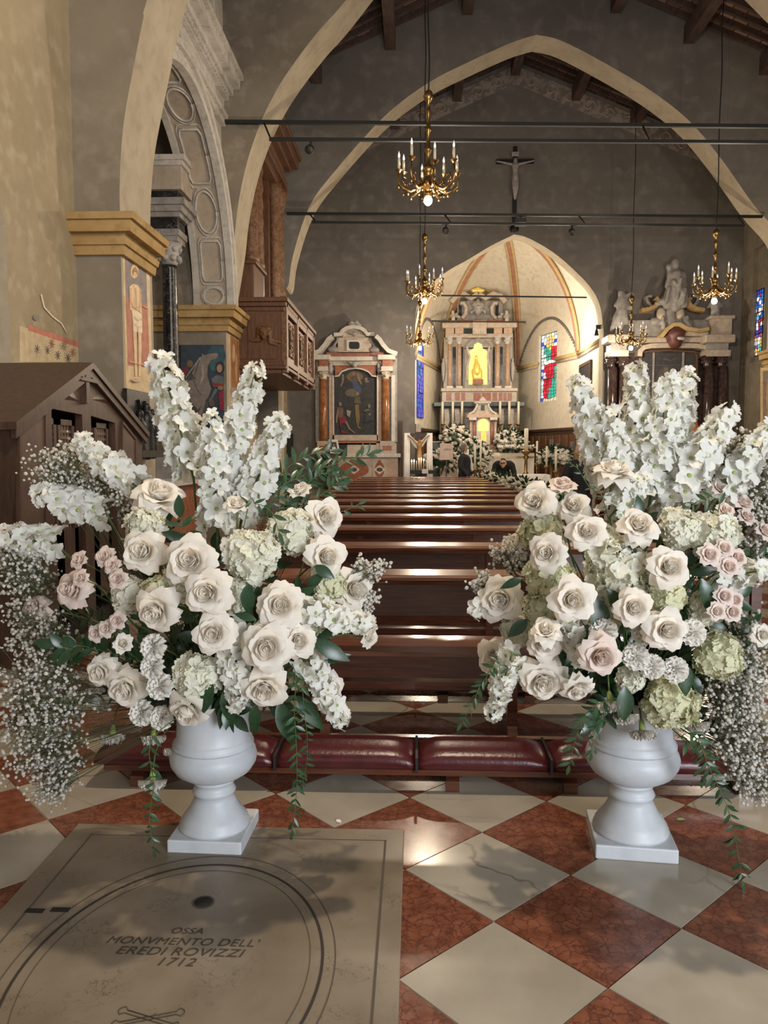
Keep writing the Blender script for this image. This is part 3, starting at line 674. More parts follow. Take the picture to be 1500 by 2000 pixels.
def rose(p, d, size, key, label, group, root, opn=1.0):
    t = thing('rose', label, 'rose', group=group); t.matrix_basis = frame(p, d) @ Matrix.Scale(size, 4)
    bpy.context.view_layer.update() if False else None
    m = RM[key]; put('heart', m['heart'], t, loc=(0, 0, .14), scale=(.66, .66, .86), rot=(0, 0, random.uniform(0, 6)))
    for n, kind, tilt, z, off, sc in ((4, 'inn', -2, .05, .16, .84), (5, 'inn', 9, .0, .24, .95), (5, 'mid', 17, -.05, .30, .98), (5, 'out', 34, -.11, .33, 1.02), (5, 'low', 60, -.15, .30, 1.08)):
        if kind == 'low' and opn < .7: continue
        a0 = random.uniform(0, 6)
        for k in range(n):
            a = a0+2*PI*k/n+random.uniform(-.2, .2); ti = R(tilt*opn+random.uniform(-5, 9))
            Mx = Matrix.Rotation(a, 4, 'Z') @ Matrix.Translation((off*.6, 0, z+.02)) @ Matrix.Rotation(ti, 4, 'Y') @ Matrix.Scale(sc*random.uniform(.9, 1.1), 4)
            put('petal', m[kind], t, M=Mx)
    put('calyx', CALYX, t, loc=(0, 0, -.12)); stem_to(t, p, d, root); return t
# small spray rose: one joined bloom
def join_rose(mt, name):
    mb = MB(); src = RM['p' if mt is M['rosep'] else 'c']
    def addm(me, Mx):
        vs = [Mx @ v.co for v in me.vertices]; mb.add(vs, [list(p.vertices) for p in me.polygons], True)
    addm(src['heart'], Matrix())
    for n, kind, tilt, z in ((4, 'inn', 2, 0), (5, 'mid', 20, -.02), (5, 'out', 40, -.06)):
        for k in range(n): addm(src[kind], Matrix.Rotation(2*PI*k/n+tilt, 4, 'Z') @ Matrix.Translation((.2, 0, z)) @ Matrix.Rotation(R(tilt*.8), 4, 'Y'))
    return mb.mesh(name, mt, fix=False)
SPR = join_rose(M['rosep'], 'bloom')
def spray_rose(p, d, size, label, group, root):
    t = thing('spray_rose', label, 'rose', group=group); t.matrix_basis = frame(p, d) @ Matrix.Scale(size, 4)
    put('bloom', SPR, t); put('calyx', CALYX, t, loc=(0, 0, -.1)); stem_to(t, p, d, root, .0022); return t
# delphinium floret, hydrangea floret, carnation
def floret(n, L_, W, up, mt, eye=True, ruff=.02, notch=.12, nv=4, nu=4):
    mb = MB()
    for k in range(n):
        a = 2*PI*k/n+random.uniform(-.12, .12); Mx = Matrix.Rotation(a, 4, 'Z'); vs = []; l2 = L_*random.uniform(.9, 1.1); w2 = W*random.uniform(.9, 1.1)
        for i in range(nu+1):
            u_ = i/nu
            for j in range(nv+1):
                v_ = j/nv*2-1; wd = w2*math.sin(PI*(.1+.74*u_))**.8
                x = l2*u_*(1-notch*(1-abs(v_))*0-.12*v_*v_*u_); z = up*l2*math.sin(u_*1.5)-.35*up*l2*u_*u_+ruff*math.sin(5*v_+7*u_+k)*u_-.10*wd*(1-v_*v_)
                vs.append(Mx @ Vector((x, v_*wd/2, z)))
        m_ = nv+1; mb.add(vs, [(i*m_+j, i*m_+j+1, (i+1)*m_+j+1, (i+1)*m_+j) for i in range(nu) for j in range(nv)], True)
    if eye: mb.mi = 1; mb.ball((0, 0, .03*L_), .15*L_, 7, 1, 1, .9)
    return mb.mesh('floret', [mt, M['eye']], fix=False)
random.seed(3)
DELF = [floret(5, 1, .74, .42, M['del'], True, .10, nu=5) for _ in range(3)]
HYDF = [floret(4, 1, 1.1, .22, M['hyd'], False, .16) for _ in range(2)]
HYDY = [floret(4, 1, 1.1, .22, M['hydy'], False, .16) for _ in range(2)]
def bud_mesh():
    mb = MB(); mb.ball((0, 0, .4), .35, 8, 1, 1, 1.5); return mb.mesh('bud', M['hydy'], fix=False)
BUD = bud_mesh()
def spike(name, p0, p1, width, label, group, root, fl=None, front=Vector((0, -1, 0)), dens=1.0, leafy=True):
    """flower spike from p0 (base) to p1 (tip); width = diameter of the flowered part"""
    p0 = Vector(p0); p1 = Vector(p1); ax = p1-p0; L_ = ax.length; d = ax.normalized()
    t = thing(name, label, name.replace('_', ' '), p0, group=group)
    up = d.orthogonal().normalized(); sd = d.cross(up).normalized(); bend = front*.0
    fr = .5*width; n = int(L_/(fr*.30)*2.0*dens)
    for k in range(n):
        f = (k+.5)/n; a = k*2.39996+random.uniform(-.3, .3); tp = 1-.42*max(0, f-.55)/.45
        rd = up*math.cos(a)+sd*math.sin(a); ro = width*.5*tp*random.uniform(.40, .66)
        pos = d*L_*f+rd*ro; ori = (rd+sd*random.uniform(-.35,.35)+d*random.uniform(-.1, .65)+(d*.6 if f > .93 else Vector())).normalized()
        s_ = fr*.74*tp*random.uniform(.75, 1.18)
        put('floret', random.choice(fl or DELF), t, M=frame(pos, ori) @ Matrix.Scale(s_, 4))
    stm = MB().tube([d*L_*.97, d*L_*.5, Vector((0, 0, 0)), (Vector(root)-p0)*.5-Vector((0, 0, .01)), Vector(root)-p0], [.002, .0035, .005, .005, .005], 5); stm.build('stem', M['stem'], t, fix=False)
    return t
def hydrangea(p, d, size, label, group, root, yel=False):
    t = thing('hydrangea', label, 'hydrangea', group=group); Fm = frame(p, d); t.matrix_basis = Fm
    n = 96; r = size/2
    core = MB().ball((0, 0, -.25*r), r*.70, 10, 1, 1, .85).build('flower_core', M['hydy'], t, fix=False)
    for k in range(n):
        z = 1-(k+.5)/n*1.45; a = k*2.39996; q = math.sqrt(max(0, 1-z*z)); dr = Vector((q*math.cos(a), q*math.sin(a), z))
        lump = 1+.10*math.sin(3*a+2)+.06*math.sin(5*z*3+a)
        pos = Vector((dr.x, dr.y, dr.z*.85))*r*.80*lump; pos.z -= r*.15
        dd = (dr+Vector((random.uniform(-.6, .6), random.uniform(-.6, .6), random.uniform(-.6, .6)))).normalized()
        put('floret', random.choice(HYDY if yel else HYDF), t, M=frame(pos, dd) @ Matrix.Scale(r*.235*random.uniform(.85, 1.25), 4))
    stem_to(t, Vector(p)-Vector(d).normalized()*r*.6, d, root, .005); return t
def carnation_mesh():
    mb = MB(); random.seed(11)
    for lay, (R_, z0, n, tl) in enumerate(((.98, .04, 9, .25), (.9, .16, 8, .42), (.72, .26, 7, .65), (.48, .36, 5, .95))):
        for k in range(n):
            a = 2*PI*k/n+lay*.5+random.uniform(-.15, .15); Mx = Matrix.Translation((0, 0, z0*.5)) @ Matrix.Rotation(a, 4, 'Z') @ Matrix.Rotation(-tl, 4, 'Y'); vs = []
            for i in range(5):
                u_ = i/4
                for j in range(8):
                    v_ = j/7*2-1; wd = 1.0*R_*(.15+.85*u_)
                    x = R_*u_*(1-.15*v_*v_)-(.07*(j % 2) if i == 4 else 0); zz = .19*u_*math.sin(j*2.1+k*1.7+lay)+.08*u_*math.sin(j*4.3+k)
                    vs.append(Mx @ Vector((x, v_*wd/2, zz)))
            mb.add(vs, [(i*8+j, i*8+j+1, (i+1)*8+j+1, (i+1)*8+j) for i in range(4) for j in range(7)], True)
    return mb.mesh('ruffled_head', M['car'], fix=False)
CARN = carnation_mesh()
mb = MB(); mb.lathe([(.05, -.75), (.15, -.62), (.22, -.3), (.26, 0), (.30, .08)], 8); CCAL = mb.mesh('calyx', M['eye'])
def carnation(p, d, size, label, group, root):
    t = thing('carnation', label, 'carnation', group=group); t.matrix_basis = frame(p, d) @ Matrix.Scale(size/2, 4)
    put('ruffled_head', CARN, t, scale=(1, 1, 1.15)); put('calyx', CCAL, t, loc=(0, 0, .02)); stem_to(t, Vector(p)-Vector(d).normalized()*size*.35, d, root, .003); return t
# leaves
def leaf_mesh(name, L_, W, bend, mt, nu=6):
    vs = []
    for i in range(nu+1):
        u_ = i/nu; wd = W*math.sin(PI*min(.999, max(.02, u_)))**.8*(1-.35*u_)*1.15
        z = -bend*L_*u_*u_
        vs += [(L_*u_, -wd/2, z+.12*wd), (L_*u_, 0, z), (L_*u_, wd/2, z+.12*wd)]
    fs = []
    for i in range(nu): fs += [(3*i, 3*i+1, 3*i+4, 3*i+3), (3*i+1, 3*i+2, 3*i+5, 3*i+4)]
    return MB().add(vs, fs, True).mesh(name, mt, fix=False)
BIGL = [leaf_mesh('leaf', 1, .52, .25, M['leaf']), leaf_mesh('leaf', 1, .42, .4, M['leaf'])]
RUSL = [leaf_mesh('leaf', 1, .34, .15, M['leafr'], 4), leaf_mesh('leaf', 1, .28, .3, M['leafr'], 4)]
def xframe(p, d, nrm):
    d = Vector(d).normalized(); n = Vector(nrm); n = (n-d*n.dot(d)); n = n.normalized() if n.length > 1e-4 else d.orthogonal().normalized(); y = n.cross(d)
    return Matrix(((d.x, y.x, n.x, p[0]), (d.y, y.y, n.y, p[1]), (d.z, y.z, n.z, p[2]), (0, 0, 0, 1)))
def branch(name, pts, leafL, n, label, group, meshes=None, cat='greenery', r=.0022, spread=50, t0=.15):
    """leafy stem along pts"""
    pts = [Vector(p) for p in pts]; t = thing(name, label, cat, pts[0], group=group); o0 = pts[0]
    # resample (Catmull)
    fine = []
    for i in range(len(pts)-1):
        a = pts[max(i-1, 0)]; b_ = pts[i]; c = pts[i+1]; d = pts[min(i+2, len(pts)-1)]
        for k in range(6):
            f = k/6; fine.append(.5*((2*b_)+(c-a)*f+(2*a-5*b_+4*c-d)*f*f+(3*b_-a-3*c+d)*f**3))
    fine.append(pts[-1])
    MB().tube([p-o0 for p in fine], [r*(1-.6*i/len(fine)) for i in range(len(fine))], 4).build('stem', M['stem'], t, fix=False)
    for k in range(n):
        f = t0+(1-t0)*(k+.5)/n; i = min(len(fine)-2, int(f*(len(fine)-1))); p = fine[i]-o0; d = (fine[i+1]-fine[i]).normalized()
        sgn = 1 if k % 2 else -1; nn = Vector((random.uniform(-.6, .6), -1, random.uniform(-.3, .8))).normalized(); sd = d.cross(nn).normalized()*sgn
        a = R(spread+random.uniform(-18, 18)); dd = d*math.cos(a)+sd*math.sin(a)
        put('leaf', random.choice(meshes or RUSL), t, M=xframe(p, dd, nn+Vector((random.uniform(-.5, .5),)*3)) @ Matrix.Scale(leafL*random.uniform(.75, 1.15)*(1-.3*f), 4))
    put('leaf', (meshes or RUSL)[0], t, M=xframe(fine[-1]-o0, fine[-1]-fine[-2], (0, -1, .3)) @ Matrix.Scale(leafL*.8, 4)); return t
def gyp(c, r, label, group, root, n=170, seed=0, bl=.0066, sq=(1, .8, 1)):
    """airy spray of baby's breath round c"""
    rnd = random.Random(seed); c = Vector(c); root = Vector(root); t = thing('babys_breath', label, "baby's breath", root, group=group)
    st = MB(); bs = MB(); twigs = []; n = int(n*2.2)
    for k in range(max(5, int(n/26))):
        while True:
            v = Vector((rnd.uniform(-1, 1), rnd.uniform(-1, 1), rnd.uniform(-1, 1)))
            if v.length < .85: break
        e = c+Vector((v.x*sq[0], v.y*sq[1], v.z*sq[2]))*r; mid = root.lerp(e, .55)+Vector((rnd.uniform(-.02, .02),)*3)
        st.tube([root-root, mid-root, e-root], .0011, 3, False); twigs.append((mid, e))
    ico = [(0, 0, 1), (.89, 0, .45), (.28, .85, .45), (-.72, .53, .45), (-.72, -.53, .45), (.28, -.85, .45), (.72, .53, -.45), (-.28, .85, -.45), (-.89, 0, -.45), (-.28, -.85, -.45), (.72, -.53, -.45), (0, 0, -1)]
    icf = [(0, 1, 2), (0, 2, 3), (0, 3, 4), (0, 4, 5), (0, 5, 1), (1, 6, 2), (2, 7, 3), (3, 8, 4), (4, 9, 5), (5, 10, 1), (2, 6, 7), (3, 7, 8), (4, 8, 9), (5, 9, 10), (1, 10, 6), (6, 11, 7), (7, 11, 8), (8, 11, 9), (9, 11, 10), (10, 11, 6)]
    for k in range(n):
        m_, e = rnd.choice(twigs); p = e+Vector((rnd.gauss(0, 1), rnd.gauss(0, 1)*.8, rnd.gauss(0, 1)))*r*.24
        b0 = m_.lerp(e, rnd.uniform(.7, 1)); st.tube([b0-root, p-root], .0007, 3, False)
        s_ = bl*rnd.uniform(.6, 1.25); bs.add([(p-root)+Vector(q)*s_*rnd.uniform(.8, 1.15) for q in ico], icf, False)
    st.build('stems', M['stemd'], t, fix=False); tag(bs.build('blossoms', M['gyp'], t, fix=False), kind='stuff'); return t

# ---------------------------------------------------------------- arrangement builder
def bouquet(side, C, rad, root, data):
    """C centre of the flower mass, rad its radii; data lists flowers by where they sit on the mass as seen in the photo"""
    C = Vector(C); root = Vector(root)
    def surf(px, py, push=0.0):
        a = at(px, py, C.y); dx = (a.x-C.x)/rad[0]; dz = (a.z-C.z)/rad[2]; q = max(0.0, 1-dx*dx-dz*dz)
        Y = C.y-rad[1]*math.sqrt(q)-push; p = at(px, py, Y)
        nrm = Vector(((p.x-C.x)/rad[0]**2, (p.y-C.y)/rad[1]**2, (p.z-C.z)/rad[2]**2)).normalized()
        return p, nrm, Y
    G = 'flowers in the %s urn' % side
    own = 'tomb-slab urn' if side == 'left' else 'tile-floor urn'
    for i, r_ in enumerate(data['roses']):
        px, py, dm, key, lab = r_[:5]; push = r_[5] if len(r_) > 5 else 0.02; tilt = r_[6] if len(r_) > 6 else None; opn = r_[7] if len(r_) > 7 else 1.0
        p, nrm, Y = surf(px, py, push); size = dm*Y/FPX*.50
        d = (nrm*.55+Vector((0, -.75, .12))).normalized() if tilt is None else Vector(tilt).normalized()
        rose(p-d*size*.45, d, size, key, lab % own if '%s' in lab else lab, 'roses in the %s' % own, root, opn)
    for px, py, dm, lab in data['spray']:
        p, nrm, Y = surf(px, py, .02); d = (nrm*.6+Vector((0, -.7, .2))).normalized(); spray_rose(p, d, dm*Y/FPX*.56, lab, 'spray roses in the %s' % own, root)
    for px, py, dm, yel, lab in data['hyd']+data['hyd_extra']:
        p, nrm, Y = surf(px, py, -.03 if (px, py, dm, yel, lab) in data['hyd'] else -.06); d = (nrm*.6+Vector((0, -.8, .1))).normalized(); hydrangea(p, d, dm*Y/FPX, lab, 'hydrangeas in the %s' % own, root, yel)
    for px, py, dm, down, lab in data['carn']:
        p, nrm, Y = surf(px, py, .01); d = Vector((nrm.x*.4, -.75, .22)).normalized() if not down else Vector((.05, -.35, -.9)).normalized()
        carnation(p, d, dm*Y/FPX, lab, 'carnations in the %s' % own, root)
    for (tx, ty), (bx, by), wd, dy0, dy1, nm, lab in data['spikes']:
        a = at(bx, by, C.y+dy0); b_ = at(tx, ty, C.y+dy1); spike(nm, a, b_, wd*.95*(C.y+dy1)/FPX, lab, '%s spikes in the %s' % (nm, own), root, fl=DELF)
    for k, (px, py, r_, n, dy, lab) in enumerate(data['gyp']):
        c = at(px, py, C.y+dy); gyp(c, r_*(C.y+dy)/FPX, lab, "baby's breath in the %s" % own, root, n, seed=hash(side) % 7*0+k+(50 if side == 'right' else 0))
    for pts, dy, ll, n, lab in data['vines']:
        P = [root+Vector((0, -.03, .02))]+[at(x, y, C.y+(dy[0]+(dy[1]-dy[0])*i/(len(pts)-1))) for i, (x, y) in enumerate(pts)]
        branch('ruscus_branch', P, ll, int(n*1.15), lab, 'green branches in the %s' % own, t0=.26)
    for px, py, L_, ang, push, lab in data['leaves']:
        p, nrm, Y = surf(px, py, push); a = R(ang); d = Vector((math.cos(a), -.25, math.sin(a))).normalized()
        t = thing('salal_leaf', lab, 'leaf', p, group='broad leaves in the %s' % own); put('blade', random.choice(BIGL), t, M=xframe((0, 0, 0), d, (0, -1, .35)) @ Matrix.Scale(L_, 4))
        MB().tube([(0, 0, 0), (root-p)*.45+Vector((0, .03, 0)), root-p], .0018, 4).build('stalk', M['stem'], t, fix=False)
    # dark foliage filling between the blooms
    rnd = random.Random(5 if side == 'left' else 9)
    for b_ in range(data['fill']):
        a = 2*PI*b_/data['fill']+rnd.uniform(-.2, .2); rr = rnd.uniform(.55, .88); e = C+Vector((rad[0]*rr*math.cos(a), -rad[1]*rnd.uniform(-.2, .75), rad[2]*rr*math.sin(a)*.95))
        m_ = root.lerp(e, .5)+Vector((0, -.04, .05)); branch('salal_branch', [root, m_, e], .10, 16, 'dark broad-leaved foliage deep among the white blooms of the %s' % own, 'foliage filling the %s' % own, BIGL, 'greenery', .003, 55, .3)
    t = tag(MB().ball((0, 0, 0), 1, 14, .115, .115, .13).build('floral_foam', M['foam']), 'dark mossy foam holding the stems inside the %s' % own, 'floral foam'); t.location = root
random.seed(21)
RL = 'cream rose '
LEFT = dict(
 roses=[(312, 957, 98, 'c', 'large cream flared rose at the foot of the tall delphiniums in the %s', .10, (.35, -.55, .75)),
  (462, 982, 52, 'c', 'small pale rose on an upright stem between two delphinium spikes in the %s', .06, (.1, -.6, .8), .6),
  (640, 1008, 82, 'c', 'cream open rose reaching out over the pews from the %s', .10, (.55, -.7, .25)),
  (585, 955, 52, 'c', 'half-open cream rosebud beside the green ruscus of the %s', .0, (-.2, -.55, .75), .5),
  (275, 1075, 92, 'c', 'shaded blush-cream rose left of the flat round rose in the %s', .05), (368, 1093, 104, 'c', 'broad flat cream rose at the heart of the %s', .08),
  (640, 1087, 82, 'c', 'white rose with wide guard petals above a dark leaf in the %s', .08, (.4, -.85, .2)), (133, 1150, 76, 'p', 'pink blush rose low among the baby\'s breath of the %s', .05),
  (402, 1158, 92, 'c', 'crisp pointed cream rose below the flat round rose in the %s', .11, (-.05, -.95, .1)), (547, 1182, 94, 'c', 'wide ivory rose beside the flowering stock in the %s', .08),
  (697, 1152, 88, 'c', 'open ivory rose at the aisle-side edge of the %s', .04, (.5, -.8, .1)), (298, 1198, 92, 'c', 'nodding cream rose with veiled petals in the shade of the %s', .08, (-.2, -.9, -.15)),
  (415, 1238, 84, 'c', 'pale rose with a tight whorl under the crisp pointed rose in the %s', .10), (520, 1266, 104, 'c', 'largest ivory rose low in the %s', .12, (.1, -.98, .05)),
  (584, 1252, 72, 'c', 'peach-hearted rose next to the largest ivory rose in the %s', .10, (.3, -.9, .1), .75), (722, 1245, 50, 'c', 'single closed rose at the tip of the stock in the %s', .0, (.75, -.6, .0), .5),
  (515, 1350, 92, 'c', 'cream rose hanging just above the neck of the %s', .10, (.1, -.9, -.25)), (648, 1345, 66, 'c', 'pale yellow rose wrapped in falling delphinium by the %s', .02, (.5, -.7, .1), .7),
  (362, 1395, 88, 'c', 'drooping rose that covers the rim of the %s', .10, (-.25, -.85, -.4)), (60, 1190, 62, 'p', 'dim blush rose at the outer edge of the %s', .03, (-.5, -.8, .2)),
  (190, 1315, 66, 'c', 'shaded rose with glints behind the carnations of the %s', .03), (240, 1350, 84, 'c', 'shaded open rose low beside the carnations of the %s', .03, (-.1, -.9, -.2)),
  (185, 1372, 62, 'c', 'dim nodding rose lowest beside the baby\'s breath of the %s', .03, (-.3, -.8, -.4)), (240, 1257, 44, 'c', 'small white bud pointing down in the dark of the %s', .05, (.2, -.8, .45), .5)],
 spray=[(210, 1228, 34, 'tight pink spray rose in the dark part of the tomb-slab urn'), (232, 1212, 34, 'tight pink spray rose in the dark part of the tomb-slab urn'), (190, 1237, 34, 'tight pink spray rose in the dark part of the tomb-slab urn'),
  (208, 1088, 40, 'small blush spray rose beside a shaded cream rose of the tomb-slab urn'), (222, 1105, 34, 'small blush spray rose beside a shaded cream rose of the tomb-slab urn'), (233, 1132, 38, 'small blush spray rose beside a shaded cream rose of the tomb-slab urn'), (157, 1095, 36, 'small blush spray rose among the baby\'s breath of the tomb-slab urn'), (160, 1130, 34, 'small blush spray rose among the baby\'s breath of the tomb-slab urn')],
 hyd=[(490, 1085, 122, False, 'bright white lobed hydrangea head in the upper tomb-slab urn'), (385, 1325, 108, False, 'white hydrangea head over the rim of the tomb-slab urn'), (570, 1035, 100, False, 'shaded white hydrangea behind the olive-shaped leaves of the tomb-slab urn'),
  (360, 1135, 90, False, 'hydrangea half hidden under the flat round rose of the tomb-slab urn'), (640, 1140, 80, True, 'creamy hydrangea under the guard-petalled rose of the tomb-slab urn'), (280, 1030, 90, False, 'shaded hydrangea behind the highest rose of the tomb-slab urn'), (310, 1160, 80, True, 'yellowish hydrangea in the shade of the tomb-slab urn')],
  hyd_extra=[(455, 1165, 74, False, 'small white hydrangea between the crisp pointed rose and the wide ivory rose'), (600, 1215, 70, True, 'creamy hydrangea tucked under the wide ivory rose'), (250, 1160, 84, False, 'shaded hydrangea above the tight pink spray roses'), (450, 1290, 66, False, 'white hydrangea floret cluster left of the largest ivory rose'), (590, 1320, 66, True, 'greenish hydrangea right of the hanging rose')],
 carn=[(302, 1264, 58, 0, 'ruffled white carnation beside the hydrangea over the tomb-slab urn rim'), (300, 1302, 54, 0, 'ruffled cream carnation left of the hydrangea over the tomb-slab urn rim'), (315, 1340, 60, 0, 'white carnation touching the hydrangea over the tomb-slab urn rim'), (280, 1392, 58, 0, 'shaded carnation beside the drooping rose of the tomb-slab urn'), (318, 1402, 54, 0, 'carnation tucked against the drooping rose of the tomb-slab urn'),
  (220, 1434, 54, 1, 'hanging carnation farthest from the neck of the tomb-slab urn'), (300, 1436, 52, 1, 'hanging carnation above the trailing greens of the tomb-slab urn'), (342, 1460, 50, 1, 'small hanging carnation against the neck of the tomb-slab urn'), (298, 1522, 60, 1, 'lowest carnation hanging by itself beside the belly of the tomb-slab urn')],
 spikes=[((312, 698), (378, 935), 92, .05, .08, 'delphinium', 'tallest white delphinium spike, leaning outwards before the horse painting, in the tomb-slab urn'), ((502, 712), (425, 985), 74, .02, .05, 'delphinium', 'white delphinium spike before the organ loft in the tomb-slab urn'), ((548, 815), (470, 1020), 80, .0, .02, 'delphinium', 'white delphinium spike leaning towards the organ-side altar in the tomb-slab urn'),
  ((412, 805), (425, 1035), 76, -.06, -.04, 'delphinium', 'short upright delphinium between taller spikes in the tomb-slab urn'), ((152, 858), (272, 955), 72, .0, -.02, 'delphinium', 'delphinium leaning across the confessional doors in the tomb-slab urn'), ((70, 963), (205, 1000), 76, .0, -.05, 'delphinium', 'nearly level delphinium below the confessional in the tomb-slab urn'), ((-15, 1045), (110, 1062), 76, .0, -.05, 'delphinium', 'outermost level delphinium of the tomb-slab urn'),
  ((730, 1222), (585, 1190), 66, -.32, -.28, 'stock', 'white stock stem pointing to the aisle from the tomb-slab urn'), ((672, 1418), (600, 1285), 66, -.28, -.22, 'stock', 'falling stock stem that hangs past the rim of the tomb-slab urn'), ((468, 1385), (455, 1215), 70, -.36, -.34, 'stock', 'downward stock stem in the middle of the tomb-slab urn')],
 gyp=[(125, 925, 62, 260, .05, "airy baby's breath in front of the confessional door"), (190, 945, 50, 140, .05, "baby's breath under the leaning delphinium of the tomb-slab urn"), (40, 1110, 75, 260, .0, "baby's breath at the outer edge under the level delphinium of the tomb-slab urn"), (70, 1235, 75, 240, -.05, "shaded baby's breath beside the dim blush rose"),
  (85, 1330, 92, 380, -.08, "large dim cloud of baby's breath low on the tomb-slab urn"), (75, 1425, 92, 400, -.1, "hanging cloud of baby's breath above the red kneeler end"), (95, 1500, 68, 260, -.1, "lowest tuft of baby's breath over the floor by the tomb slab"), (725, 1110, 34, 80, -.05, "small baby's breath at the aisle side of the tomb-slab urn"), (715, 1180, 30, 70, -.05, "baby's breath behind the open ivory rose"), (600, 1000, 40, 60, .05, "thin baby's breath under the ruscus of the tomb-slab urn"), (270, 985, 50, 110, .0, "baby's breath beside the highest rose of the tomb-slab urn")],
 vines=[([(520, 1000), (590, 930), (660, 905), (722, 886)], (0, .1), .075, 24, 'long green ruscus branch reaching towards the side altar'), ([(520, 1010), (580, 960), (630, 925), (660, 940)], (0, .05), .07, 22, 'green ruscus branch over the pews'), ([(510, 990), (550, 925), (600, 890), (645, 882)], (.05, .12), .075, 22, 'upper green ruscus branch beside the delphinium'), ([(530, 1020), (600, 985), (650, 950), (672, 930)], (0, 0), .065, 20, 'lower green ruscus branch over the pews'),
  ([(560, 1030), (620, 1005), (665, 1000), (700, 985)], (-.1, 0), .05, 9, 'little leafy sprig beside the open rose over the pews'), ([(480, 1010), (500, 985), (530, 1000), (545, 1040)], (-.2, -.3), .06, 8, 'grey-green olive-like sprig above the bright hydrangea'),
  ([(560, 1290), (575, 1400), (580, 1500), (578, 1560), (570, 1625)], (-.3, -.22), .05, 34, 'trailing green vine hanging beside the urn to the floor edge'), ([(565, 1300), (595, 1400), (600, 1480), (590, 1530)], (-.28, -.2), .05, 24, 'shorter trailing vine behind the long one'), ([(300, 1440), (300, 1530), (292, 1600), (300, 1660)], (-.36, -.30), .05, 24, 'dark trailing vine under the lowest carnation')],
 leaves=[(415, 1330, .12, -110, .0, 'dark broad leaf drooping over the rim of the tomb-slab urn'), (440, 1345, .13, -80, .0, 'longer dark leaf hanging straight down over the tomb-slab urn rim'), (500, 1375, .11, -95, .0, 'dark leaf under the hanging rose of the tomb-slab urn'), (545, 1370, .17, -70, .0, 'long dark leaf beside the neck of the tomb-slab urn'), (580, 1360, .15, -50, .0, 'dark serrated leaf beside the neck of the tomb-slab urn'), (610, 1250, .14, -25, .04, 'glossy leaf pointing at the pews from the tomb-slab urn'), (615, 1105, .08, -30, .05, 'glossy leaf under the guard-petalled rose'), (485, 1140, .10, -90, .08, 'glossy leaf under the bright hydrangea'), (640, 1290, .08, 20, .0, 'small leaf above the falling stock'), (500, 1210, .07, 160, .1, 'small leaf beside the peach-hearted rose')],
 fill=22)
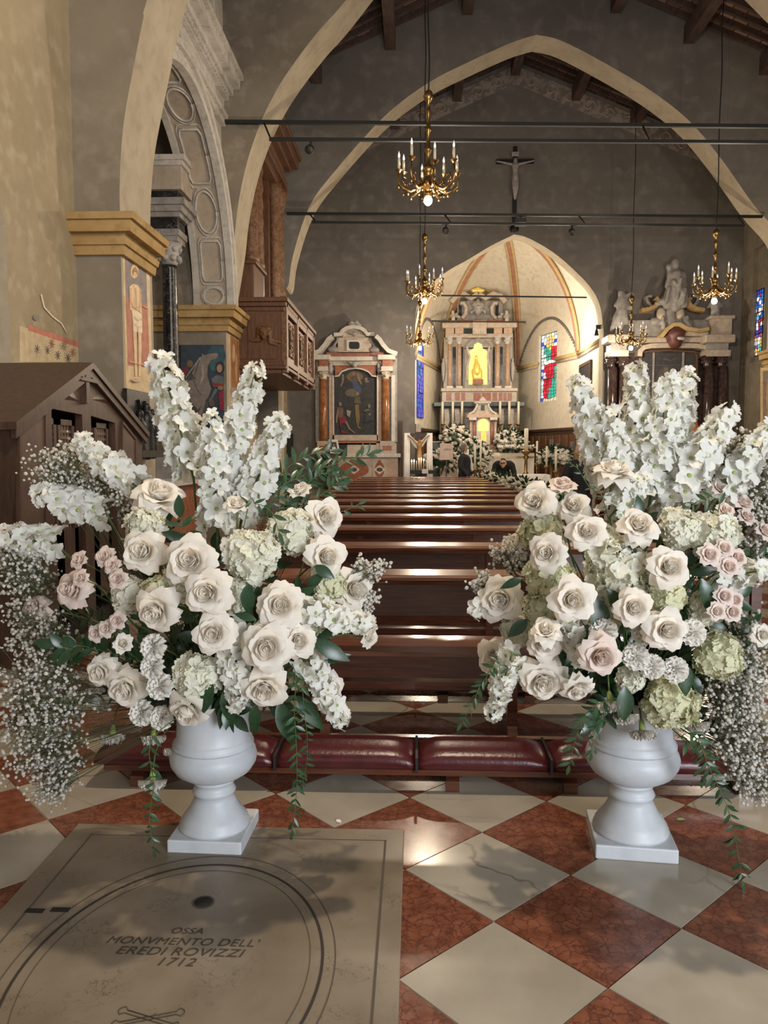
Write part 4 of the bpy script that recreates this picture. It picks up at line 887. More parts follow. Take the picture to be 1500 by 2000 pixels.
RIGHT = dict(
 roses=[(1200, 912, 76, 'c', 'upright cream rose with curled rim before the delphiniums of the %s', .10, (.05, -.35, .95), .8), (1042, 977, 78, 'c', 'cream rose with folded petals nearest the pews, top of the %s', .08, (-.4, -.75, .3)), (1120, 985, 66, 'c', 'cream rose beside the seated bud group at the top of the %s', .1), (1100, 945, 58, 'p', 'blush bud in front of the white table at the top of the %s', .05, (-.1, -.5, .8), .5),
  (1147, 1036, 74, 'c', 'ivory rose over the yellowish hydrangea of the %s', .1), (1250, 1022, 76, 'c', 'flat-opened cream rose under the tall delphiniums of the %s', .1, (.0, -.8, .55)), (1066, 1080, 76, 'c', 'pale rose facing the pews in the %s', .08, (-.4, -.85, .15)), (995, 1068, 60, 'c', 'outermost white rose leaning on the pews from the %s', .02, (-.7, -.6, .3), .7),
  (1310, 1106, 80, 'c', 'cream rose right of the great lobed hydrangea of the %s', .1), (1120, 1172, 88, 'c', 'perfect pointed rose below the great lobed hydrangea of the %s', .12, (-.05, -.98, .1)), (975, 1172, 90, 'c', 'wide cream rose at the pew-side edge of the %s', .06, (-.35, -.9, .1)), (1240, 1187, 72, 'c', 'peach-hearted rose half hidden by a carnation in the %s', .1),
  (1306, 1232, 84, 'c', 'large pointed rose between two carnations in the %s', .12), (1176, 1285, 84, 'p', 'blush-hearted rose in the middle of the lower %s', .13, (.0, -.98, -.05)), (1062, 1260, 70, 'c', 'cream rose under a folded rose in the lower %s', .08), (1066, 1228, 60, 'c', 'folded cream rose stacked on another in the lower %s', .08, (-.1, -.6, .7), .7),
  (960, 1286, 76, 'c', 'cream rose leaning to the pews low in the %s', .05, (-.5, -.8, .1), .85), (1062, 1336, 94, 'c', 'largest hanging cream rose of the %s', .11, (-.1, -.93, -.2)), (1130, 1350, 66, 'c', 'nodding half-open rose above the neck of the %s', .07, (.1, -.7, -.5), .7),
  (1492, 1240, 44, 'c', 'dim cream rose at the outer edge of the %s', .0), (1492, 1348, 44, 'c', 'dim cream rose among the low baby\'s breath of the %s', .0)],
 spray=[(x, y, s, 'pale pink spray rose in the outer cluster of the tile-floor urn') for x, y, s in ((1405, 958, 36), (1448, 985, 40), (1432, 975, 34), (1415, 1000, 34), (1455, 1012, 34), (1383, 1085, 42), (1412, 1072, 36), (1437, 1090, 36), (1420, 1108, 40), (1490, 1040, 38))]+[(x, y, s, 'cream spray rose in the lower outer cluster of the tile-floor urn') for x, y, s in ((1412, 1165, 38), (1398, 1194, 34), (1428, 1196, 36), (1432, 1172, 34))],
 hyd=[(1205, 1110, 132, False, 'great lobed white hydrangea at the heart of the tile-floor urn'), (1070, 1128, 100, True, 'shaded creamy hydrangea facing the pews in the tile-floor urn'), (1056, 1035, 96, True, 'yellow-green hydrangea near the pews in the tile-floor urn'), (1395, 1045, 110, False, 'white hydrangea under the leaning delphinium of the tile-floor urn'), (1330, 1030, 90, False, 'white hydrangea behind the flat-opened rose of the tile-floor urn'), (1310, 1375, 118, True, 'pale hydrangea over the rim of the tile-floor urn'), (1405, 1282, 104, True, 'yellow-green hydrangea beside the baby\'s breath of the tile-floor urn'), (1300, 1168, 84, True, 'greenish hydrangea under the rose right of the great hydrangea'), (1180, 1060, 80, False, 'shaded hydrangea behind the ivory rose of the tile-floor urn')],
  hyd_extra=[(1180, 1210, 64, True, 'creamy hydrangea above the round white carnation'), (1060, 1190, 84, True, 'greenish hydrangea under the wide cream rose at the pews'), (1250, 1170, 64, False, 'white hydrangea right of the perfect pointed rose'), (1380, 1190, 74, False, 'white hydrangea behind the cream spray roses'), (1010, 1230, 70, False, 'white hydrangea over the kneeler beside the folded roses'), (1230, 1330, 60, False, 'white hydrangea above the hanging carnations')],
 carn=[(1178, 1233, 60, 0, 'round white carnation above the blush-hearted rose of the tile-floor urn'), (1256, 1236, 54, 0, 'white carnation beside the peach-hearted rose of the tile-floor urn'), (1350, 1236, 58, 0, 'carnation right of the large pointed rose of the tile-floor urn'), (1240, 1283, 58, 0, 'shaded carnation in the lower tile-floor urn'), (1272, 1302, 54, 0, 'carnation tucked beside another in the lower tile-floor urn'), (1317, 1308, 56, 0, 'carnation on a visible stem over the rim hydrangea'), (1192, 1370, 58, 1, 'hanging carnation beside the nodding rose of the tile-floor urn'), (1222, 1394, 54, 1, 'hanging carnation over the neck of the tile-floor urn'), (1255, 1425, 56, 1, 'hanging carnation below the rim hydrangea of the tile-floor urn'), (1360, 1410, 52, 1, 'carnation hanging on the outer side of the tile-floor urn'), (1205, 1488, 60, 1, 'lowest carnation hanging by itself on the belly of the tile-floor urn')],
 spikes=[((1126, 738), (1190, 955), 80, .05, .05, 'delphinium', 'delphinium spike leaning to the apse window in the tile-floor urn'), ((1192, 800), (1218, 985), 72, .0, .0, 'delphinium', 'shorter delphinium between two tall ones in the tile-floor urn'), ((1238, 712), (1255, 935), 76, .08, .10, 'delphinium', 'tallest upright delphinium before the dark side altar in the tile-floor urn'), ((1308, 735), (1268, 985), 80, .02, .04, 'delphinium', 'thick delphinium spike right of the tallest in the tile-floor urn'), ((1346, 722), (1300, 960), 70, .06, .1, 'delphinium', 'delphinium twin touching the thick spike in the tile-floor urn'),
  ((1428, 795), (1300, 1000), 88, .0, .0, 'delphinium', 'strongly leaning delphinium before the fresco pier in the tile-floor urn'), ((1505, 830), (1395, 990), 76, .0, .02, 'delphinium', 'outermost leaning delphinium of the tile-floor urn'), ((1262, 930), (1190, 1010), 70, -.1, -.08, 'delphinium', 'short delphinium low behind the upright rose of the tile-floor urn'),
  ((962, 1402), (1000, 1275), 58, -.3, -.24, 'stock', 'falling white stock stem beside the pew kneeler'), ((920, 1190), (985, 1165), 66, -.12, -.1, 'stock', 'white stock tip touching the pews'), ((1510, 1110), (1400, 1130), 70, -.2, -.15, 'stock', 'stock stem on the outer side of the tile-floor urn'), ((1130, 1300), (1110, 1190), 56, -.34, -.34, 'stock', 'loose stock stem left of the blush-hearted rose')],
 gyp=[(1455, 885, 66, 300, .1, "baby's breath behind the leaning delphinium of the tile-floor urn"), (1475, 965, 62, 260, .05, "bright baby's breath at the outer top of the tile-floor urn"), (1465, 1260, 62, 220, -.1, "baby's breath behind the yellow-green hydrangea"), (1430, 1340, 82, 380, -.14, "thick cloud of baby's breath low on the tile-floor urn"), (1455, 1430, 78, 380, -.14, "hanging cloud of baby's breath over the kneeler end"), (1480, 1510, 60, 240, -.12, "lowest tuft of baby's breath by the tile-floor urn"), (998, 1090, 42, 150, .0, "baby's breath before the pews beside the pale rose"), (935, 1140, 30, 70, -.05, "small baby's breath tip over the pews"), (1360, 880, 36, 90, .1, "baby's breath between two leaning delphiniums"), (1480, 1060, 50, 120, .0, "baby's breath beside the pale pink spray roses")],
 vines=[([(1000, 1300), (945, 1330), (925, 1370), (902, 1412)], (-.32, -.3), .05, 20, 'dark trailing vine hanging over the pew side of the tile-floor urn'), ([(1180, 1370), (1140, 1400), (1125, 1440), (1112, 1495)], (-.36, -.3), .055, 18, 'dark trailing vine left of the neck of the tile-floor urn'), ([(1190, 1390), (1165, 1420), (1155, 1470)], (-.34, -.3), .05, 9, 'short leafy vine against the neck of the tile-floor urn'), ([(1350, 1430), (1385, 1500), (1425, 1590), (1450, 1720)], (-.3, -.32), .06, 44, 'long dark vine trailing to the floor beside the tile-floor urn'), ([(1340, 1450), (1365, 1480), (1370, 1520)], (-.3, -.28), .055, 8, 'short dark vine beside the belly of the tile-floor urn'), ([(1185, 1000), (1150, 950), (1128, 915), (1112, 905)], (-.15, -.1), .03, 7, 'bare green bud sprig before the woman in black'), ([(1400, 1010), (1360, 985), (1330, 1010)], (-.2, -.2), .05, 14, 'feathery green sprig under the leaning delphinium'), ([(1400, 1080), (1460, 1090), (1500, 1085)], (-.1, -.1), .06, 14, 'dark green sprig behind the spray roses')],
 leaves=[(1160, 1165, .14, -75, .02, 'dark broad leaf beneath the great lobed hydrangea'), (1185, 1150, .12, -50, .02, 'slanting dark leaf between the great lobed hydrangea and the pointed rose'), (1245, 1060, .10, -140, .02, 'broad leaf under the flat-opened rose'), (1370, 1130, .13, -70, .0, 'dark leaf under the spray-rose cluster of the tile-floor urn'), (1020, 1130, .08, 200, .04, 'dark leaf beside the wide cream rose at the pews'), (1030, 1210, .09, 220, .0, 'dark leaf under the wide cream rose at the pews'), (1150, 1240, .12, -100, .0, 'dark leaf behind the round white carnation'), (1220, 1340, .12, -90, .0, 'dark leaf over the rim of the tile-floor urn'), (1330, 1290, .12, -80, .0, 'dark leaf behind the stemmed carnation'), (1265, 880, .07, -150, -.1, 'leaf on the stems of the tall delphiniums')],
 fill=22)
bouquet('left', (-.80, 2.92, .87), (.60, .40, .50), (UL[0], UL[1], .545), LEFT)
bouquet('right', (.87, 2.94, .87), (.58, .40, .50), (UR[0], UR[1], .57), RIGHT)
# ================================================================ CHANDELIERS
def make_chandelier(label):
    """origin = lamp under the fitting, unit outer radius .47 m"""
    t = thing('chandelier', label, 'chandelier', group='gilt chandeliers on chains')
    prof = [(.02, .10), (.05, .12), (.09, .17), (.11, .22), (.10, .27), (.065, .31), (.05, .35), (.07, .39), (.09, .43), (.07, .48), (.03, .52), (.028, .66), (.05, .69), (.06, .72), (.03, .76), (.026, .95), (.045, .98), (.05, 1.0), (.03, 1.03), (.022, 1.20), (.045, 1.24), (.03, 1.27), (.022, 1.36), (.06, 1.41), (.075, 1.46), (.055, 1.52), (.02, 1.55)]
    MB().lathe(prof, 16).build('column', M['brass'], t)
    for k in range(8):
        a = 2*PI*k/8+.2; zc = .44 if k % 2 else .36
        cx, sx = math.cos(a), math.sin(a); P = lambda r, z: (r*cx, r*sx, z)
        arm = MB(); arm.tube([P(.09, .25), P(.16, .17), P(.26, .12), P(.36, .15), P(.43, .22), P(.45, .30), P(.43, zc)], [.018, .024, .022, .018, .016, .014, .013], 6)
        for r, z in ((.16, .12), (.30, .08), (.44, .17)): arm.ball(P(r, z), .022, 6)
        arm.tube([P(.34, .2), P(.38, .26), P(.36, .32), P(.32, .30)], [.014, .014, .012, .008], 5); arm.tube([P(.14, .2), P(.20, .26), P(.25, .23), P(.24, .18)], [.012, .016, .012, .006], 5)
        ao = arm.build('arm', M['brass'], t)
        MB().lathe([(.012, 0), (.03, .02), (.055, .045), (.06, .055), (.02, .06)], 10, c=P(.43, zc)).build('drip_pan', M['brass'], ao)
        ca_ = MB().lathe([(.020, .055), (.020, .21), (.010, .215)], 8, c=P(.43, zc)).build('candle', M['candle'], t)
        MB().lathe([(.006, .21), (.017, .235), (.016, .265), (.004, .31)], 8, c=P(.43, zc)).build('bulb', M['bulb'], ca_)
    MB().ball((0, 0, 0), .062, 12, 1, 1, 1.1).build('lamp', M['lampglow'], t)
    MB().lathe([(.02, .055), (.05, .06), (.055, .1), (.03, .12)], 12).build('lamp_socket', M['brass'], t)
    return t
def chain(t, z1):
    pts = [(.012*math.sin(i*.9), .012*math.cos(i*.7), 1.53+(z1-1.53)*i/24) for i in range(25)]
    MB().tube(pts, .012, 5).build('chain', M['iron'], t)
CHP = [(836, 392, 11.3, 128, 'largest gilt chandelier hanging before the wall crucifix', 200), (829, 588, 16.5, 80, 'gilt chandelier in front of the left edge of the chancel arch', 210), (820, 680, 21.2, 57, 'small gilt chandelier nearest the left side altar', 130), (1395, 588, 16.5, 84, 'gilt chandelier beside the blue stained glass window', 210), (1232, 680, 21.2, 62, 'small gilt chandelier before the dark side altar with statues', 120)]
chand0 = make_chandelier(CHP[0][4]); first = True
def hang(p, sc, lab, power, rz):
    global first
    if first: c = chand0; first = False
    else: c = copy_tree(proto_ch)
    c.location = p; c.scale = (sc,)*3; c.rotation_euler = (0, 0, rz); c['label'] = lab
    chain(c, (roofz(p.x)+.12-p.z)/sc)
    lamp('lamp_light', 'POINT', p-Vector((0, 0, .12)), power, WARM, .07)
    return c
proto_ch = copy_tree(chand0)
for i, (px, py, Y, wpx, lab, pw) in enumerate(CHP): hang(at(px, py, Y), wpx*Y/FPX/.98, lab, pw, .3*i)
hang(Vector((.18, 3.35, 5.0)), .97, 'gilt chandelier overhead between the two flower urns', 420, .1)
hang(Vector((6.4, 11.3, 5.1)), .97, 'gilt chandelier across the aisle, level with the largest one', 200, .1)
for o in [proto_ch]+list(proto_ch.children_recursive): bpy.data.objects.remove(o)

# ================================================================ SHARED BUILDERS
CM = {}
def cmat(c, rough=.85, emit=0):
    k = (tuple(round(x, 3) for x in c), rough, emit)
    if k not in CM: CM[k] = mat('paint_%d' % len(CM), c, rough, c2=tuple(min(1, x*1.35+.01) for x in c), scale=9, emit=c if emit else None, estr=emit)
    return CM[k]
def picture(name, fn, nrm, shapes, parent, rough=.7, emit=0, step=.0012, dim=None):
    """flat painted picture: shapes = (colour, [(u, v), ...]) laid on the surface fn(u, v)"""
    mb = MB(); mats = []; nrm = Vector(nrm)
    for i, (c, pts) in enumerate(shapes):
        m_ = cmat(c if not dim else tuple(x*dim for x in c), rough, emit)
        if m_ not in mats: mats.append(m_)
        mb.mi = mats.index(m_); off = nrm*(.002+step*i)
        tri = tessellate_polygon([[Vector((u_, v_, 0)) for u_, v_ in pts]])
        mb.add([Vector(fn(u_, v_))+off for u_, v_ in pts], [tuple(t_) for t_ in tri])
    return mb.build(name, mats, parent, fix=False)
def ell(cx, cy, a, b_, n=14, rot=0):
    return [(cx+a*math.cos(2*PI*k/n)*math.cos(rot)-b_*math.sin(2*PI*k/n)*math.sin(rot), cy+a*math.cos(2*PI*k/n)*math.sin(rot)+b_*math.sin(2*PI*k/n)*math.cos(rot)) for k in range(n)]
def limb(pts, w0, w1):
    """2-D tapered stroke"""
    n = len(pts); L_ = []; R_ = []
    for i, (x, y) in enumerate(pts):
        ax, ay = pts[max(i-1, 0)]; bx, by = pts[min(i+1, n-1)]; dx, dy = bx-ax, by-ay; l = math.hypot(dx, dy) or 1; w_ = (w0+(w1-w0)*i/(n-1))/2
        L_.append((x-dy/l*w_, y+dx/l*w_)); R_.append((x+dy/l*w_, y-dx/l*w_))
    return L_+R_[::-1]
def rect(a, b_, c, d): return [(a, b_), (c, b_), (c, d), (a, d)]
class Fac:
    """facade-like object standing before the plane Y; photo pixels give its width and height, d0..d1 its real projection"""
    def __init__(s, Y, root): s.Y = Y; s.root = root; s.o = Vector(root.location)
    def p(s, px, py, d=0):
        q = at(px, py, s.Y); return Vector((q.x, s.Y-d, q.z))-s.o
    def box(s, name, mt, x0, y0, x1, y1, d0, d1, parent=None, bev=0):
        a = s.p(x0, y1); b_ = s.p(x1, y0); Yl = s.Y-s.o.y
        o = MB().box(a.x, Yl-d1, a.z, b_.x, Yl-d0, b_.z).build(name, mt, parent or s.root)
        if bev: bevel(o, bev)
        return o
    def poly(s, name, mt, pts, d0, d1, parent=None):
        q = [s.p(*t_) for t_ in pts]; Yl = s.Y-s.o.y
        return MB().prism_y([(v.x, v.z) for v in q], Yl-d1, Yl-d0).build(name, mt, parent or s.root)
    def col(s, name, mt, cx, y0, y1, wpx, d, parent=None, base=None):
        a = s.p(cx, y1, d); b_ = s.p(cx, y0, d); r = wpx*s.Y/FPX/2; h = b_.z-a.z
        return MB().lathe([(r, 0), (r*1.02, h*.3), (r*.88, h)], 14, c=a).build(name, mt, parent or s.root)
    def cap(s, name, mt, cx, y0, y1, wpx, d, parent=None):
        a = s.p(cx, y1, d); b_ = s.p(cx, y0, d); r = wpx*s.Y/FPX/2; h = b_.z-a.z; mb = MB()
        mb.lathe([(r*.62, 0), (r*.72, h*.1), (r*.68, h*.2), (r*.9, h*.6), (r*.8, h*.65), (r*1.1, h*.92)], 10, c=a)
        for k in range(8): mb.ball((a.x+r*.85*math.cos(k*PI/4), a.y+r*.85*math.sin(k*PI/4), a.z+h*(.45+.3*(k % 2))), r*.27, 6)
        mb.box(a.x-r*1.1, a.y-r*1.1, a.z+h*.9, a.x+r*1.1, a.y+r*1.1, a.z+h); return mb.build(name, mt, parent or s.root)
    def band(s, name, mt, pts, wpx, d0, d1, parent=None):
        return s.poly(name, mt, limb(pts, wpx, wpx), d0, d1, parent)
    def blob(s, name, mt, prims, d, vox=.03, parent=None, wav=True):
        """continuous carved figure: prims = (px, py, px, py, r0, r1[, dy]) tapered masses in photo pixels"""
        k = s.Y/FPX; caps = []
        for pr in prims:
            dy = pr[6] if len(pr) > 6 else 0
            caps.append((s.p(pr[0], pr[1], d+dy), s.p(pr[2], pr[3], d+dy), pr[4]*k, pr[5]*k))
        return blobmesh(name, mt, caps, vox, parent or s.root)
def blobmesh(name, mt, caps, vox, parent, smooth=4):
    mb = MB()
    for a, b_, r0, r1 in caps:
        a = Vector(a); b_ = Vector(b_); d = b_-a; L_ = d.length
        if L_ < 1e-4: mb.ball(a, r0, 12); continue
        dn = d/L_; pts = []; rs = []
        for f in (-.9, -.5, 0): pts.append(a+dn*r0*f); rs.append(r0*math.sqrt(1-f*f))
        for f in (.33, .66): pts.append(a+d*f); rs.append(r0+(r1-r0)*f)
        for f in (0, .5, .9): pts.append(b_+dn*r1*f); rs.append(r1*math.sqrt(1-f*f))
        mb.tube(pts, rs, 10)
    o = mb.build(name, mt, parent)
    m = o.modifiers.new('remesh', 'REMESH'); m.mode = 'VOXEL'; m.voxel_size = vox; m.use_smooth_shade = True
    m2 = o.modifiers.new('smooth', 'SMOOTH'); m2.factor = .5; m2.iterations = smooth
    return o

# ================================================================ LEFT SIDE ALTAR ON THE END WALL
t = thing('side_altar', 'marble side altar with orange columns round a dark painting of the Madonna and saints', 'altar', (at(695, 930, YE).x, YE, 0)); F = Fac(YE-.02, t)
F.box('altar_block', M['pinkm'], 648, 893, 778, 962, 0, .85); F.box('mensa', M['whitem'], 640, 886, 783, 893, 0, .95, bev=.01)
F.box('gradine', M['beigem'], 640, 866, 775, 887, 0, .5)
for x0, x1 in ((664, 728), (731, 757)):
    o = F.box('inlaid_panel', M['beigem'], x0, 896, x1, 936, .85, .865); c = (x0+x1)/2; wq = (x1-x0)/2-4
    yl = at(c, 916, YE)
    picture('inlay', lambda u_, v_, c=c: F.p(u_, v_, .87)+Vector((0, 0, 0)), (0, -1, 0), [((.27, .09, .05), ell(c, 916, wq, 15, 20)), ((.27, .09, .05), ell(c, 916, wq*.6, 19, 16)), ((.55, .47, .37), [(c-11, 916), (c, 907), (c+11, 916), (c, 925)]), ((.05, .06, .07), ell(c, 916, 6, 4, 10))], o)
for x0, x1 in ((624, 645), (744, 772)):
    o = F.box('pedestal', M['beigem'], x0, 862, x1, 888, 0, .55); F.box('pedestal_inlay', M['redm'], x0+5, 871, x1-6, 880, .55, .56, o)
F.box('back_slab', M['greym'], 619, 700, 776, 864, 0, .15)
F.box('wing_pilaster', M['whitem'], 765, 735, 772, 864, .15, .3); F.box('wing_pilaster', M['greym'], 619, 735, 626, 864, .15, .3)
for c in (634.5, 754): F.col('column', M['orangem'], c, 743, 862, 15, .36); F.cap('capital', M['beigem'], c, 727, 744, 19, .36)
for x0, x1 in ((645, 654), (737, 746)): F.box('frame_upright', M['pinkm'], x0, 735, x1, 862, .15, .28); F.box('frame_fillet', M['whitem'], x1-2 if x0 < 700 else x0, 735, x1 if x0 < 700 else x0+2, 862, .28, .3)
F.box('sill', M['beigem'], 652, 850, 740, 861, .15, .3); F.box('red_base_panel', M['redm'], 660, 862, 737, 869, .15, .5)
F.poly('spandrel', M['redm'], [(656, 716), (735, 716), (735, 738), (727, 735), (722, 729), (710, 724), (695, 722), (680, 724), (668, 729), (664, 735), (656, 738)], .15, .25)
F.band('arch_moulding', M['whitem'], [(656, 737), (663, 736), (669, 728), (681, 723), (695, 721), (709, 723), (721, 728), (728, 736), (736, 737)], 2.6, .2, .3)
o = F.box('canvas', M['void'], 654, 724, 737, 850, .15, .2)
def PF(u_, v_): return F.p(u_, v_, .2)
bg = (.045, .046, .05); sk = (.34, .22, .15)
picture('painting', PF, (0, -1, 0), [(bg, [(654, 850), (654, 738), (664, 736), (669, 729), (681, 724), (695, 722.5), (709, 724), (721, 729), (727, 736), (737, 738), (737, 850)]), ((.20, .15, .08), ell(694, 737, 16, 10)), ((.17, .15, .11), ell(690, 768, 15, 8)), ((.14, .10, .08), ell(693, 742, 7, 9)), ((.07, .10, .2), [(688, 748), (698, 746), (708, 762), (704, 770), (692, 760)]), (sk, ell(692, 731, 3, 4)), (sk, ell(701, 734, 2.3, 2.6)), (sk, limb([(701, 737), (703, 744), (707, 752)], 5, 2)), (sk, limb([(671, 738), (671, 746), (667, 756)], 5, 2)), (sk, ell(671, 735, 2, 2.5)), (sk, ell(716, 742, 3, 3)), (sk, limb([(714, 747), (722, 746)], 4, 2)),
  (sk, ell(699, 770, 3, 4)), ((.13, .12, .08), [(694, 776), (704, 776), (706, 790), (692, 788)]), ((.25, .18, .07), [(694, 792), (702, 790), (704, 822), (700, 836), (696, 820)]), (sk, limb([(700, 834), (706, 838)], 3, 2)), (sk, ell(666, 790, 3, 4)), (sk, limb([(664, 797), (660, 812), (659, 826)], 5, 3)), ((.2, .12, .08), [(662, 796), (672, 797), (672, 816), (663, 818)]), ((.30, .03, .06), [(663, 816), (676, 814), (679, 826), (668, 828), (666, 840), (684, 846), (668, 846)]), (sk, limb([(677, 824), (684, 838), (694, 846)], 4, 2.5)), ((.4, .38, .32), [(678, 801), (687, 804), (684, 816), (679, 812)]), ((.05, .055, .065), [(716, 800), (727, 796), (732, 822), (712, 826)]), ((.22, .2, .18), ell(722, 794, 3, 4)), ((.2, .2, .19), limb([(712, 804), (722, 800)], 3, 2)), ((.25, .24, .22), ell(723, 810, 2.5, 2))], o, dim=.6)
for x0, x1 in ((625, 644), (746, 768)):
    F.box('frieze_block', M['redm'], x0+2, 706, x1, 720, .15, .48); F.box('architrave_block', M['whitem'], x0, 719, x1, 728, .15, .5); F.box('cornice_block', M['whitem'], x0-7, 697, x1+5, 707, .15, .58, bev=.02)
F.box('cornice', M['whitem'], 640, 699, 752, 708, .15, .42, bev=.02); F.box('architrave', M['beigem'], 645, 707, 746, 716, .15, .3)
for x in (648, 741): F.blob('foliage_drop', M['stone'], [(x, 714, x, 728, 4, 4), (x-2, 718, x+3, 724, 3, 3)], .32, .03)
F.box('attic_base', M['redm'], 640, 690, 750, 699, .1, .3); F.box('attic', M['beigem'], 662, 662, 727, 692, .1, .3); F.box('tablet_frame', M['whitem'], 679, 667, 709, 688, .3, .36); F.poly('tablet', M['black'], [(684, 672), (687, 671), (701, 671), (704, 674), (704, 682), (701, 685), (687, 685), (684, 682)], .36, .37)
F.band('pediment_sweep', M['whitem'], [(614, 696), (628, 691), (638, 680), (646, 668), (654, 662)], 8, .15, .6); F.band('pediment_sweep', M['whitem'], [(776, 696), (760, 690), (750, 679), (743, 668), (736, 662)], 8, .15, .6)
F.band('top_arch', M['whitem'], [(655, 658), (667, 657), (672, 650), (680, 645), (693, 642.5), (706, 645), (714, 650), (719, 657), (732, 657)], 7, .1, .45); F.poly('tympanum', M['beigem'], [(670, 664), (672, 653), (682, 647), (693, 645.5), (704, 647), (714, 653), (717, 664)], .1, .22)
for c in (653, 733): o = F.blob('volute', M['greym'], [(c-5, 686, c+5, 686, 6, 6), (c, 680, c+(8 if c < 690 else -8), 668, 3, 3), (c+(10 if c < 690 else -10), 665, c+(6 if c < 690 else -6), 662, 3, 2)], .3, .035)
F.blob('cherub_head', M['stone'], [(695, 714, 695, 717, 6, 5), (690, 713, 679, 709, 3.5, 1.5), (700, 713, 711, 709, 3.5, 1.5)], .4, .03)
F.blob('cherub_head', M['stone'], [(694, 655, 694, 657, 4, 4), (690, 655, 681, 652, 2.5, 1.5), (698, 655, 707, 652, 2.5, 1.5)], .35, .03)
F.blob('crest_cherubs', M['stone'], [(688, 634, 690, 637, 4.5, 4), (698, 633, 699, 637, 4.5, 4), (683, 637, 705, 638, 3, 3)], .3, .03)

# ================================================================ HIGH ALTAR RETABLE
YH = 30.3
t = thing('high_altar_retable', 'tall marble high altar retable with lit golden niche, paired columns and curved pediment', 'altar', (at(932, 900, YH).x, YH, .45)); F = Fac(YH, t)
F.box('lower_wall', M['greym'], 858, 796, 1008, 905, 0, .5)
for x in (870, 890, 975, 995): F.band('console', M['beigem'], [(x, 800), (x+2, 822), (x-3, 845), (x, 862)], 9, .5, .75)
for x in (880, 984): F.box('green_panel', M['greenm'], x-5, 802, x+5, 860, .5, .53)
F.box('shelf', M['greenm'], 846, 788, 1018, 797, 0, 1.0, bev=.02)
F.box('predella', M['beigem'], 862, 767, 1004, 789, 0, .75)
for x0, x1 in ((870, 880), (887, 896), (899, 906), (922, 936), (938, 955), (958, 967), (970, 977), (979, 985), (987, 995)): F.box('red_panel', M['redm'], x0, 770, x1, 785, .75, .77)
F.box('predella_cornice', M['beigem'], 860, 761, 1006, 768, 0, .85, bev=.02)
F.box('back_wall', M['beigem'], 866, 660, 1000, 763, 0, .22)
for x0, x1 in ((883, 890), (899, 904), (961, 965), (974, 981)): F.box('black_panel', M['blackm'], x0, 679, x1, 757, .22, .25)
for c in (877, 895, 969, 988): F.col('column', M['pinkm'], c, 675, 760, 8.5, .52); F.cap('capital', M['whitem'], c, 662, 676, 13, .52); F.box('column_base', M['whitem'], c-6, 757, c+6, 762, .35, .72)
F.box('niche_frame', M['greym'], 906, 682, 958, 762, .22, .42); F.poly('niche_arch', M['greym'], [(906, 684), (911, 675), (920, 667), (932, 663), (944, 667), (953, 675), (958, 684)], .22, .42)
o = F.poly('lit_niche', M['goldglow'], [(914, 753), (914, 689), (923, 684), (925, 676), (932, 672), (939, 676), (941, 684), (949.5, 689), (949.5, 753)], .42, .44)
g = F.blob('gilded_madonna', M['gold'], [(928, 700, 928, 704, 3.4, 3.4), (928, 708, 929, 716, 4, 5.5), (929, 718, 929, 730, 7, 8), (923, 728, 926, 741, 5, 6), (935, 728, 934, 741, 5, 6), (930, 722, 934, 722, 3, 3)], .55, .03)
F.box('niche_pedestal', M['redm'], 921, 744, 941, 753, .44, .7)
for pts in ([(910, 680), (916, 700), (911, 720), (911, 745)], [(954, 680), (950, 700), (954, 720), (954, 745)]): F.band('carved_garland', M['beigem'], pts, 4, .42, .48)
F.box('architrave', M['beigem'], 869, 656, 998, 664, 0, .6); F.box('frieze', M['greenm'], 872, 647, 996, 657, 0, .5)
for c in (877, 895, 969, 988): F.box('frieze_block', M['pinkm'], c-8, 646, c+8, 657, .4, .72)
F.box('cornice', M['beigem'], 862, 636, 1005, 647, 0, .8, bev=.04); F.box('keystone', M['beigem'], 920, 634, 946, 660, .5, .95)
F.box('attic_base', M['redm'], 876, 628, 994, 637, 0, .4); F.box('attic', M['greym'], 892, 590, 980, 630, 0, .3)
for s, c in ((1, 905), (-1, 962)): F.band('scroll', M['beigem'], [(c-4*s, 626), (c+3*s, 618), (c+4*s, 606), (c-1*s, 597), (c-7*s, 598)], 6, .3, .55); F.band('outer_scroll', M['beigem'], [(c-8*s, 624), (c-14*s, 622), (c-16*s, 616)], 5, .3, .5); F.box('black_inset', M['blackm'], c-10 if s > 0 else c+4, 598, c-4 if s > 0 else c+10, 620, .3, .33)
F.blob('shield', M['stone'], [(932, 600, 932, 618, 9, 5), (923, 598, 923, 600, 4, 4), (941, 598, 941, 600, 4, 4), (919, 612, 919, 616, 3, 3), (945, 610, 946, 616, 3, 3), (932, 590, 932, 593, 4, 4)], .4, .05)
F.blob('dove', M['stonew'], [(924, 605, 932, 607, 1, 2), (932, 607, 940, 605, 2, 1), (932, 606, 932, 611, 2, 1)], .72, .03)
F.band('pediment', M['beigem'], [(880, 596), (890, 584), (905, 580), (918, 588), (931, 580)], 9, .1, .6); F.band('pediment', M['beigem'], [(933, 580), (946, 588), (960, 580), (974, 584), (984, 596)], 9, .1, .6)
F.blob('top_crest', M['gold'], [(922, 571, 942, 571, 4, 4), (932, 567, 932, 572, 4, 4)], .3, .05); F.band('golden_arch', M['ribo'], [(900, 578), (915, 568), (932, 565), (950, 568), (966, 577)], 3, .02, .1)
